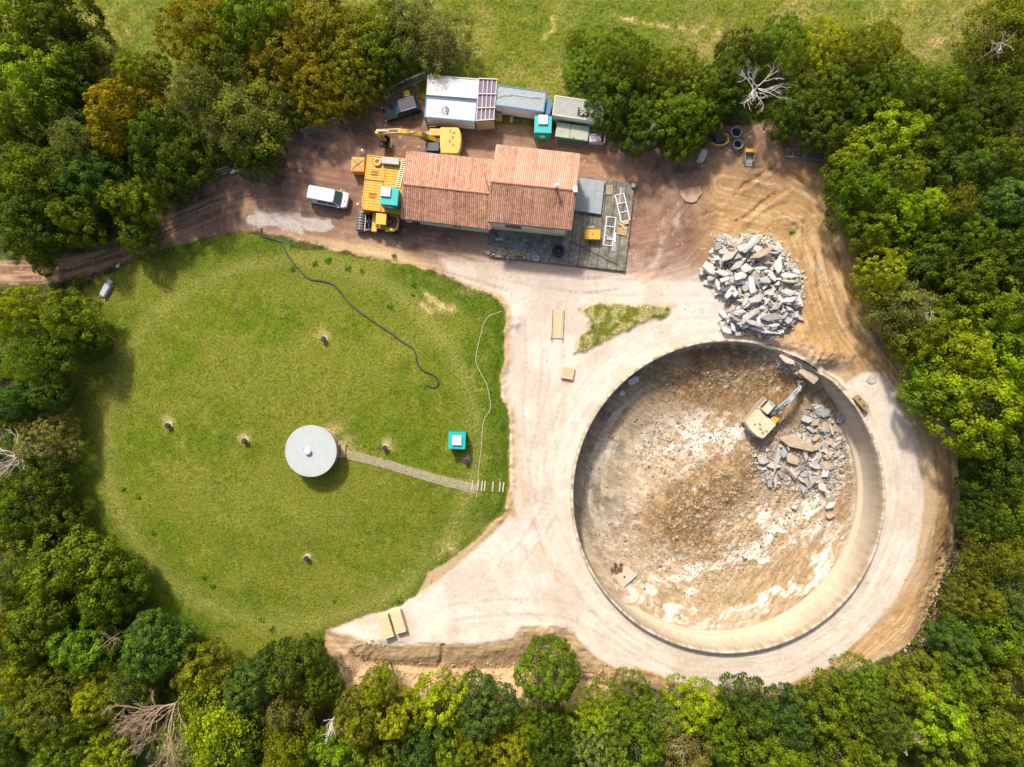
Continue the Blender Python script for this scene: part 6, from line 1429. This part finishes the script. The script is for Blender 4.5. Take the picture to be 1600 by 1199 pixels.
# long white thing at the lawn corner
p = G(168,453); t = thing('wrapped_bundle', 'long pale grey wrapped bundle at the upper left corner of the lawn', 'bundle', (p.x, p.y, p.z), R(62)); GW = worn('pale_wrap', (.50, .53, .58), .6, .15, 2); q = MB(); q.prism([(-1.05, -.38), (.75, -.42), (.95, -.3), (.95, .3), (.7, .42), (-1.0, .36)], 0, .6, .9); q.build('wrap', GW, t, bevel=.06)
q = MB(); q.box(.72, 0, .55, .08, .8, .2); q.build('strap', DK, t); q = MB(); q.box(1.12, 0, .3, .3, .7, .35); q.build('end_cap', GW, t, bevel=.05); q = MB()
for s_ in (-1, 1): q.bar((-1.05, s_ * .33, .2), (-1.35, s_ * .42, .15), .08)
q.build('handles', GW, t)
p = G(185,416); t = thing('white_sack', 'small white sack by the verge just above the wrapped bundle', 'sack', tuple(p), .9); q = MB(); q.prism(rr(.55, .32, .12, 3), 0, .28, .7); q.build('sack', WHITE, t, bevel=.05); q = MB(); q.box(.33, 0, .2, .14, .12, .1); q.build('neck', WHITE, t, bevel=.02)
p = G(367,269); t = thing('white_tube', 'short white tube lying by the fence above the track bend', 'tube', tuple(p), R(22)); q = MB(); q.cyl((0, 0, .18), .17, 1.0, 12, 'X'); q.build('tube', WHITE, t, smooth=True); q = MB(); q.cyl((.52, 0, .18), .11, .12, 12, 'X'); q.build('end_cap', METAL, t)
p = W(635,146,.9); t = thing('grit_box', 'small bright yellow box by the fence behind the dark car', 'box', (p.x, p.y, ground_z(p.x, p.y)), R(12)); YB = worn('lemon_plastic', (.80, .58, .02), .5, .08); q = MB(); q.box(0, 0, .35, .72, .62, .7, top=1.05); q.build('body', YB, t, bevel=.04); q = MB(); q.box(0, .02, .75, .8, .72, .1); q.build('lid', YB, t, bevel=.03)
# mesh fence panels along the wood edge
FM = worn('fence_steel', (.45, .47, .48), .5, .15, metal=.3)
def panel(a, b, label, h=1.9):
    A = G(*a); B = G(*b); t = thing('fence_panel', label, 'fence', tuple(A), 0, 'mesh fence panels along the wood edge'); d = B - A; d.z = 0; q = MB(); lean_ = Vector((0, .0, 0))
    n_ = max(6, int(d.length / .3)); z0, z1 = .1, h
    for i in range(n_ + 1): e = d * (i / n_); q.bar((e.x, e.y, z0), (e.x, e.y, z1), .018)
    for k in range(7): z_ = z0 + (z1 - z0) * k / 6; q.bar((0, 0, z_), (d.x, d.y, z_), .018)
    q.build('mesh', FM, t); q = MB()
    for e in (Vector((0, 0, 0)), d): q.tube([(e.x, e.y, 0), (e.x, e.y, h)], .05, 6)
    q.tube([(0, 0, h), (d.x, d.y, h)], .05, 6); q.tube([(0, 0, .12), (d.x, d.y, .12)], .04, 6); q.build('tube_frame', FM, t, smooth=True); q = MB(); nn_ = Vector((-d.y, d.x, 0)).normalized()
    for e in (Vector((0, 0, 0)), d): q.box(e.x, e.y, .07, .65, .24, .14, math.atan2(nn_.y, nn_.x))
    q.build('feet', CONC, t)
for a, b, lb in (((477,212),(501,202),'mesh fence panel at the bottom of the golden trees, left of three'),((501,202),(530,193),'mesh fence panel below the golden tree nearest the dark car, with a blue tag'),((604,154),(626,142),'mesh fence panel immediately left of the small yellow box'),((626,142),(647,132),'mesh fence panel behind the small yellow box'),((647,132),(666,124),'mesh fence panel meeting the corner of the white cabin'),
                 ((310,290),(338,277),'mesh fence panel by the track below the dark trees'),((338,277),(364,268),'mesh fence panel ending at the short white tube'),((252,318),(280,303),'mesh fence panel half hidden where the track passes under the trees'),((280,303),(308,291),'mesh fence panel half way along the shaded fence by the track')): panel(a, b, lb)
# timber corner frame and loose stakes at the stony slope
p = G(1471,1029); t = thing('timber_corner', 'weathered timber corner frame at the foot of the stony slope', 'timber frame', tuple(p)); PW = worn('bleached_timber', (.52, .46, .36), .85); q = MB(); q.bar((0, 0, .25), (0, 1.9, .25), .14); q.build('upright_beam', PW, t); q = MB(); q.bar((0, 0, .4), (-2.2, -.4, .4), .12); q.build('long_beam', PW, t); q = MB(); q.bar((-.7, .4, .5), (.1, -.1, .5), .1); q.build('brace', PW, t)
for (a, b, r_, lb) in (((1489,960),(1499,964),.07,'short pale stake at the top of the stony slope'),((1500,692),(1506,702),.09,'grey forked stump beside the shaded sand on the right'),((1503,734),(1512,736),.07,'pale stake lying in the shade below the biggest lime tree')):
    P0 = G(*a); t = thing('wooden_stake', lb, 'stake', tuple(P0)); q = MB(); d = G(*b) - P0; q.tube([Vector((0, 0, .3)), d + Vector((0, 0, .35))], r_, 6); q.build('stake', PW, t, smooth=True)
# weeds
def weed(px, py, r, label, name='weed_plant'):
    p = G(px, py); rg = np.random.default_rng(int(px * 7 + py)); n_ = int(70 * r / .4); w = rg.normal(0, 1, (n_, 3)); w[:, 2] = np.abs(w[:, 2]) * .6; w /= np.linalg.norm(w, axis=1, keepdims=True)
    c = w * r * rg.uniform(.3, 1.05, (n_, 1)); V, F_ = leaf_cloud(c, w, .10, rg); t = thing(name, label, 'plant', tuple(p), 0, 'weeds on the lawn')
    o = mesh_np('leaves', V, F_, FOL, False, {'leaf_tone': np.repeat(rg.uniform(0, 1, n_), 4), 'lobe_tone': np.full(n_ * 4, .6)}, t); o.color = (.13, .27, .02, 1); q = MB(); q.cyl((0, 0, .08), .03, .2, 5); q.build('stem', BARK, t)
for w_ in ((194,765,.42,'leafy weed high on the left side of the lawn'),(217,777,.36,'light green weed just right of the leafy one on the left lawn'),(240,831,.5,'weed clump on the lower left of the lawn'),(319,901,.45,'weed above the smaller one near the bottom of the lawn'),(333,916,.38,'small weed by the lower left lawn edge'),(425,982,.5,'weed on the bottom part of the lawn'),(409,968,.35,'small weed left of the bottom lawn weed'),
           (523,938,.3,'tiny weed at the bottom centre of the lawn'),(622,939,.55,'bushy weed at the edge between lawn and gravel pad'),(458,420,.5,'weed just left of the hose on the upper lawn'),(492,412,.45,'dark weed near the top lawn edge'),(513,407,.5,'weed next to the top lawn edge, right of the dark one'),(544,419,.45,'round weed on the upper lawn under the sand bank'),(610,479,.5,'bright weed on the upper lawn right of the hose'),(646,444,.4,'weed on the upper right of the lawn'),
           (616,401,.4,'single weed growing on the sandy bank above the lawn'),(645,461,.3,'small weed below the upper right weed'),(1236,364,.45,'green plant in the hollow on the orange sand'),(566,424,.35,'small weed right of the round upper lawn weed')): weed(*w_)
for i, (px, py) in enumerate(((1230,357),(1222,362))):
    pass

# ------------------------------------------------------------------ rubble
m = NT('broken_concrete'); oi = m.new('ShaderNodeObjectInfo'); n_a = m.noise(1.6, 6, .7); n_b = m.noise(7, 4, .7)
c = m.mix(m.ramp(n_a, [(.40, (0, 0, 0)), (.65, (.5, .5, .5))]), oi.outputs['Color'], m.mix(1.0, oi.outputs['Color'], (.60, .56, .52), 'MULTIPLY')); c = m.mix(m.ramp(n_b, [(.58, (0, 0, 0)), (.74, (.45, .45, .45))]), c, (.30, .26, .22)); m.col(c); m.rough(.95); m.bump(m.mul(n_b, n_a, 'ADD'), .8, .08); RUB = m.m
def chunk_mesh(rg, L, Wd, Hh, shape=None):
    bm = bmesh.new()
    if shape: outline = shape
    else:
        k = rg.choice((4, 4, 4, 5, 6)); outline = []
        for i in range(k): a = 2 * math.pi * (i + rg.uniform(-.28, .28)) / k; s_ = 1 / max(abs(math.cos(a)), abs(math.sin(a))) ** .8; outline.append((math.cos(a) * L / 2 * s_ * rg.uniform(.88, 1.0), math.sin(a) * Wd / 2 * s_ * rg.uniform(.85, 1.0)))
    for (x, y) in outline:
        for z in (-Hh / 2, Hh / 2): bm.verts.new((x * rg.uniform(.9, 1.04), y * rg.uniform(.9, 1.04), z * rg.uniform(.75, 1.2)))
    for i in range(4): bm.verts.new((rg.uniform(-.4, .4) * L, rg.uniform(-.4, .4) * Wd, Hh * rg.uniform(.45, .62) * rg.choice((-1, 1))))
    r_ = bmesh.ops.convex_hull(bm, input=bm.verts); 
    bmesh.ops.delete(bm, geom=[v for v in bm.verts if not v.link_faces], context='VERTS')
    bmesh.ops.bevel(bm, geom=[e for e in bm.edges if e.is_manifold and e.calc_face_angle(0) > .6], offset=min(L, Wd, Hh) * .10, segments=1, affect='EDGES', clamp_overlap=True)
    me = bpy.data.meshes.new('chunk'); bm.to_mesh(me); bm.free(); me.materials.append(RUB); return me
RG = random.Random(41)
def chunk(px, py, z, L, Wd, Hh, ang, col, label, group, tilt=.2, pit=False, name='concrete_chunk', shape=None):
    p = W(px, py, z); o = bpy.data.objects.new(name, chunk_mesh(RG, L, Wd, Hh, shape)); C.objects.link(o); o.location = p
    o.rotation_euler = (RG.uniform(-tilt, tilt), RG.uniform(-tilt, tilt), R(ang)); o.color = (*col, 1); return tag(o, label, 'concrete chunk', group)
WH = (.53, .51, .475); PG = (.39, .375, .35); GY = (.28, .28, .295); TANC = (.40, .32, .23)
H1P = [(1121,372),(1150,374),(1172,364),(1195,366),(1222,385),(1252,425),(1254,460),(1248,490),(1228,520),(1198,528),(1160,522),(1130,515),(1126,495),(1150,470),(1122,458),(1098,425),(1112,400)]
def pip(x, y, poly): return float(sdpoly(np.array([x]), np.array([y]), poly)[0])
G1 = 'rubble heap above the tank'; G2 = 'rubble inside the tank'
def hz(x, y): return max(0, min(1.6, pip(x, y, H1P) * .10))
big = [ # px,py,L,W,angle,color,label
(1175,380,45,13,43,WH,'long white slab rising to the top of the rubble heap above the tank'),(1140,400,38,14,33,PG,'thick curved slab at the upper left of the rubble heap'),(1121,385,18,16,60,GY,'bluish grey block at the top left corner of the rubble heap'),(1109,421,28,15,-38,WH,'white slab sticking out furthest left of the rubble heap'),
(1216,413,34,15,78,WH,'broad white slab at the upper right of the rubble heap'),(1234,431,34,9,0,WH,'white bar like slab at the right tip of the rubble heap'),(1232,440,30,5,-4,TANC,'thin slab just under the right tip slab'),(1207,388,30,7,-30,PG,'narrow slab behind the broad white slab of the heap'),(1218,386,24,7,-30,WH,'narrow white slab at the top right of the heap'),
(1157,431,24,12,14,WH,'flat white slab in the left middle of the heap'),(1133,437,20,8,22,WH,'small white slab left of the flat middle one'),(1121,445,8,19,14,WH,'upright white piece at the left edge of the heap'),(1195,437,24,15,-10,PG,'rounded grey block in the middle of the heap'),(1174,446,11,26,10,(.62,.61,.59),'brightest white slab in the middle of the heap'),
(1230,457,25,15,5,PG,'square pale block at the right side of the heap'),(1205,496,40,15,-3,GY,'large grey slab low in the heap'),(1173,493,44,9,40,PG,'long grey slab crossing the lower heap diagonally'),(1195,517,58,9,-12,(.56,.56,.58),'longest light slab along the bottom of the heap'),(1180,506,36,8,-18,PG,'grey slab above the longest bottom one'),
(1135,517,21,10,-32,WH,'white slab at the lower left corner of the heap'),(1231,501,15,14,0,PG,'square slab at the lower right of the heap'),(1208,509,24,7,6,WH,'small white slab over the longest bottom one'),(1156,487,24,8,-6,WH,'white block left of the diagonal grey slab'),(1130,492,22,8,-48,WH,'narrow white slab on the lower left of the heap'),
(1190,397,40,11,24,TANC,'rough knobbly slab below the top slab of the heap'),(1168,420,22,18,0,WH,'white triangular slab in the upper middle of the heap'),(1145,513,16,8,-60,WH,'white piece above the lower left corner slab'),(1157,522,20,8,8,PG,'pale piece at the very bottom left of the heap'),(1186,523,7,14,25,PG,'short slab pointing down at the bottom of the heap'),(1244,425,14,8,-30,WH,'white wedge on the right tip of the heap'),(1248,470,9,22,12,WH,'white sliver at the right edge of the heap')]
for b in big:
    px, py, L_, w_, a_, c_, lb = b; z = .35 + hz(px, py) + RG.uniform(.05, .25); g = RG.uniform(.92, 1.06); chunk(px, py, z, L_ * K, w_ * K, RG.uniform(.3, .45), a_, tuple(v * g for v in c_), lb, G1, .12, name='concrete_slab')
n_ = 0
while n_ < 155:
    px, py = RG.uniform(1095, 1257), RG.uniform(362, 538); d_ = pip(px, py, H1P)
    if d_ < -2.5 or (d_ < 4 and RG.random() < .5): continue
    if abs(px - 1125) < 25 and 462 < py < 486: continue
    L_ = RG.choice((9, 12, 15, 18, 22, 26, 30)) * RG.uniform(.8, 1.15); w_ = min(L_ * RG.uniform(.28, .6), 13); c_ = RG.choice((WH, WH, PG, PG, (.56, .55, .53), TANC if py < 470 else GY)); g = RG.uniform(.9, 1.08)
    chunk(px, py, .15 + hz(px, py) * RG.uniform(.6, 1.05), L_ * K, w_ * K, w_ * K * RG.uniform(.35, .6), RG.choice((RG.uniform(20, 60), RG.uniform(-30, 10), RG.uniform(0, 180))), tuple(v * g for v in c_), 'unremarkable broken concrete lump in the heap above the tank, not one of its big slabs', G1, .35); n_ += 1
# rubble in the tank
bigp = [(1246,693,62,20,-8,TANC,'large triangular slab beside the excavator in the tank',[(-2.3,.3),(-.6,1.0),(1.6,.1),(2.2,-.35),(1.9,-.75),(-.9,-.5)]),(1215,718,50,12,82,PG,'long tapering slab pointing down below the triangular one',None),(1211,752,28,6,84,TANC,'narrow splinter below the long tapering slab',None),
(1273,660,18,15,30,TANC,'square block at the top of the tank rubble',None),(1267,672,22,8,-20,PG,'dark edged slab under the square block',None),(1313,655,18,12,30,GY,'grey block against the tank wall',None),(1288,669,9,22,10,TANC,'upright piece right of the square block',None),(1277,716,28,10,60,PG,'slanting slab in the middle of the tank rubble',None),
(1293,729,14,22,2,TANC,'flat square slab low in the tank rubble',None),(1293,713,15,13,0,TANC,'pale block above the flat square slab',None),(1308,690,30,10,48,PG,'long slab leaning towards the tank wall',None),(1259,714,7,17,0,PG,'small upright slab between the big pieces in the tank',None),(1238,718,26,16,-20,TANC,'rounded heap of joined concrete below the triangular slab',None),
(1243,740,17,22,0,TANC,'block under the joined concrete heap',None),(1265,745,6,20,12,PG,'thin slab low in the tank rubble',None),(1192,720,20,15,-10,PG,'flat grey piece left of the long tapering slab',None),(1252,750,17,6,-45,PG,'small diagonal sliver low in the tank rubble',None),(1288,646,18,14,20,GY,'greyest broken block near the top of the tank rubble',None),(1272,700,12,24,80,TANC,'pale slab tucked under the end of the triangular one',None),
(990,595,20,13,30,WH,'white boulder lying in the shade inside the tank',None),(971,614,12,12,0,WH,'smaller boulder in the shade inside the tank',None),(1297,790,20,11,30,WH,'white block lying on the pale floor near the tank wall',None),(1297,807,18,10,15,TANC,'flat tan block under the white block near the wall',None),(1241,793,9,7,0,WH,'small white block alone on the tank floor',None),(1164,870,7,6,0,WH,'single white stone low in the middle of the tank',None),(1250,585,10,18,50,(.42,.36,.33),'grey beam end lying on the soil beside the excavator jaw',None)]
for (px, py, L_, w_, a_, c_, lb, sh) in bigp:
    p = Fp(px, py); s_ = K * (CAM_H - p.z) / CAM_H; zz = p.z + (.75 if sh else .35); chunk(px, py, zz, L_ * s_, w_ * s_, RG.uniform(.35, .5), a_, c_, lb, G2, .14, name='concrete_slab', shape=[(x * 1.08, y * 1.15) for x, y in sh] if sh else None)
PP = [(1275,625),(1305,632),(1322,665),(1325,700),(1310,730),(1305,755),(1262,765),(1215,762),(1180,735),(1175,705),(1215,700),(1255,665)]
n_ = 0
while n_ < 85:
    px, py = RG.uniform(1170, 1328), RG.uniform(622, 768)
    if pip(px, py, PP) < -1: continue
    p = Fp(px, py); L_ = RG.choice((8, 11, 14, 18, 22)) * RG.uniform(.8, 1.1) * .085; c_ = RG.choice((PG, PG, TANC, GY, WH)); g = RG.uniform(.85, 1.05)
    if math.hypot(p.x - TANK.x, p.y - TANK.y) > 17.5: continue
    chunk(px, py, p.z + RG.uniform(.1, .5), L_, L_ * RG.uniform(.35, .7), L_ * RG.uniform(.15, .3), RG.uniform(0, 180), tuple(v * g for v in c_), 'unremarkable broken concrete lump in the rubble inside the tank, not one of its big slabs', G2, .5); n_ += 1
# the broken wall piece at the tank rim
p = W(1262,585,-.6); o = chunk(1264,585,-.9, 34 * K, 18 * K, .45, -36, (.42, .34, .25), 'pale broken wall slab hanging below the rim behind the excavator jaw', G2, .06, name='concrete_slab', shape=[(-1.3, .75), (1.1, .7), (1.35, .1), (1.2, -.75), (.2, -.6), (-1.2, -.7), (-1.45, 0)]); 
o = chunk(1229,563,-.3, 30 * K, 10 * K, .4, -28, (.48, .43, .36), 'chalky broken wall slab just inside the upper rim of the tank', G2, .1, name='concrete_slab')
p = Fp(963,886); t = thing('scrap_pile', 'small rusty scrap heap by the concrete block low left in the tank', 'scrap', tuple(p)); q = MB(); rr_ = random.Random(6)
for i in range(22): q.box(rr_.uniform(-.7, .7), rr_.uniform(-.6, .6), .15 + rr_.uniform(0, .3), rr_.uniform(.15, .7), rr_.uniform(.06, .2), rr_.uniform(.06, .2), rr_.uniform(0, 3), rr_.uniform(-.6, .6), rr_.uniform(-.6, .6))
q.build('rusty_scraps', worn('rust_dark', (.16, .075, .05), .9), t)
p = Fp(974,903); t = thing('concrete_plinth', 'flat pale concrete plinth low left in the tank', 'plinth', tuple(p), R(42)); q = MB(); q.box(0, 0, .2, 2.9, 1.7, .4); q.build('plinth', worn('pale_concrete', (.60, .52, .42), .9, .15), t, bevel=.04); q = MB(); q.cyl((.2, .1, .41), .13, .04, 12); q.build('hole_cap', BLACK, t)
# loose stones: masses nobody could count
def stones(name, label, pts, sizes, col, seed):
    rg = np.random.default_rng(seed); n_ = len(pts); base = np.array([(1,0,0),(-1,0,0),(0,1,0),(0,-1,0),(0,0,1),(0,0,-1)], float); F0 = np.array([(0,2,4),(2,1,4),(1,3,4),(3,0,4),(2,0,5),(1,2,5),(3,1,5),(0,3,5)])
    V = base[None] * (np.array(sizes)[:, None, None] * rg.uniform(.5, 1.1, (n_, 6, 1))); a = rg.uniform(0, 6.28, n_); ca, sa = np.cos(a)[:, None], np.sin(a)[:, None]
    ti = rg.uniform(-.7, .7, n_); ct, st_ = np.cos(ti)[:, None], np.sin(ti)[:, None]; X_ = V[..., 0] * ct + V[..., 2] * st_; Z_ = -V[..., 0] * st_ + V[..., 2] * ct
    V = np.stack([X_ * ca - V[..., 1] * sa, X_ * sa + V[..., 1] * ca, Z_ * .8], -1) + np.array(pts)[:, None, :]
    F_ = (F0[None] + 6 * np.arange(n_)[:, None, None]).reshape(-1, 3); o = mesh_np(name, V.reshape(-1, 3), F_, STONE, False, {'tone': np.repeat(rg.uniform(0, 1, n_), 6)}); o.color = (*col, 1); return tag(o, label, 'stones', kind='stuff')
m = NT('loose_stone'); oi = m.new('ShaderNodeObjectInfo'); m.col(m.mix(1.0, oi.outputs['Color'], m.ramp(m.attr('tone', 'Fac'), [(0, (.5, .45, .4)), (.4, (.85, .82, .78)), (1, (1.35, 1.35, 1.35))]), 'MULTIPLY')); m.rough(.95); STONE = m.m
rg = np.random.default_rng(5); pts, sz = [], []
cx_ = rg.uniform(-18, 18, (30000, 2)); u_ = rg.uniform(0, 1, 30000)
for (x, y), u in zip(cx_, u_):
    if math.hypot(x, y) > 17.6: continue
    i = int((x + 19) / .12); j = int((y + 19) / .12); d_ = float(rub[j, i]) * .75 + .05
    if PP and 1170 < QX[j, i] < 1330 and 640 < QY[j, i] < 780: d_ = 1.6
    if u > d_ * .55: continue
    pts.append((TANK.x + x, TANK.y + y, float(FH[j, i]) + .03)); sz.append(rg.gamma(2.0, .035) + .05)
stones('tank_rubble_stones', 'scattered small stones and crumbled concrete over the tank floor', pts, sz, (.29, .225, .155), 1)
pts, sz = [], []
for i in range(12000):
    px, py = rg.normal(1180, 48), rg.normal(455, 52); d_ = pip(px, py, H1P)
    if d_ < -6 or (d_ < 0 and rg.random() < .85): continue
    p = W(px, py, .1); pts.append((p.x, p.y, .05 + hz(px, py) * .8 * rg.random() + ground_z(p.x, p.y))); sz.append(rg.gamma(2, .07) + .05)
stones('heap_fines', 'small white concrete crumbs and fragments in the rubble heap above the tank', pts, sz, (.42, .405, .37), 2)
pts, sz = [], []
for i in range(2600):
    px, py = rg.uniform(1165, 1332), rg.uniform(615, 772)
    if pip(px, py, PP) < -8 * rg.random() - 1: continue
    p = Fp(px, py)
    if math.hypot(p.x - TANK.x, p.y - TANK.y) > 17.7: continue
    pts.append((p.x, p.y, p.z + .1 * rg.random())); sz.append(rg.gamma(2, .07) + .06)
for i in range(700):
    px, py = rg.normal(1235, 28), 0; py = 552 + (px - 1200) * .45 + rg.normal(0, 8); p = Fp(px, py)
    if math.hypot(p.x - TANK.x, p.y - TANK.y) < 18.5: pts.append((p.x, p.y, p.z + .05)); sz.append(rg.gamma(2, .05) + .05)
stones('tank_rubble_fragments', 'small grey fragments filling the gaps of the rubble inside the tank', pts, sz, (.32, .29, .26), 12)
pts, sz = [], []
for (x0, x1, y0, y1, n_) in ((500, 960, 1036, 1066, 2300), (1440, 1512, 860, 1035, 2600), (1040, 1280, 1076, 1096, 900), (545, 600, 1000, 1060, 300)):
    for i in range(n_):
        px, py = rg.uniform(x0, x1), rg.uniform(y0, y1)
        if x0 == 1440:
            f_ = (py - 860) / 175; px = 1500 - 75 * f_ ** 1.6 * .9 + rg.normal(0, 13)
        if x0 == 1040: py = 1084 - 0.0009 * (px - 1150) ** 2 * .8 + rg.normal(0, 5)
        p = G(px, py); pts.append((p.x, p.y, p.z + .03)); sz.append(rg.gamma(2, .028) + .03)
stones('slope_stones', 'yellowish clods and stones along the foot of the sandy banks', pts, sz, (.40, .29, .165), 3)
pts, sz = [], []
for i in range(1500):
    px, py = rg.uniform(380, 1480), rg.uniform(200, 1060)
    if pip(px, py, YARD) < 4 or pip(px, py, LAWN) > 0: continue
    p = G(px, py)
    if math.hypot(p.x - TANK.x, p.y - TANK.y) < R_OUT + .3 or pip(px, py, [(560,225),(1000,225),(1000,430),(560,400)]) > 0: continue
    pts.append((p.x, p.y, p.z)); sz.append(rg.gamma(1.5, .025) + .03)
stones('yard_pebbles', 'loose pale pebbles scattered over the yard and road', pts, sz, (.36, .30, .24), 4)
p = G(1361,593); t = thing('flat_stone', 'flat round stone slab at the upper end of the ring road', 'stone', tuple(p)); q = MB(); q.cyl((0, 0, .06), .62, .16, 18, r2=.55); q.build('slab', worn('flat_stone', (.56, .50, .44), .9), t, bevel=.03)
p = G(1080,305); t = thing('manhole_slab', 'flat brownish concrete slab let into the yard east of the dark slab', 'slab', tuple(p), R(6)); q = MB(); q.prism([(-1.5, .75), (-.3, .9), (1.2, 1.0), (1.4, .0), (.9, -.35), (.55, -.9), (-.1, -1.0), (-.7, -.8), (-1.2, -.3)], -.1, .10, .97); q.build('slab', worn('brown_concrete', (.36, .25, .17), .9, .2, 1), t, bevel=.03)
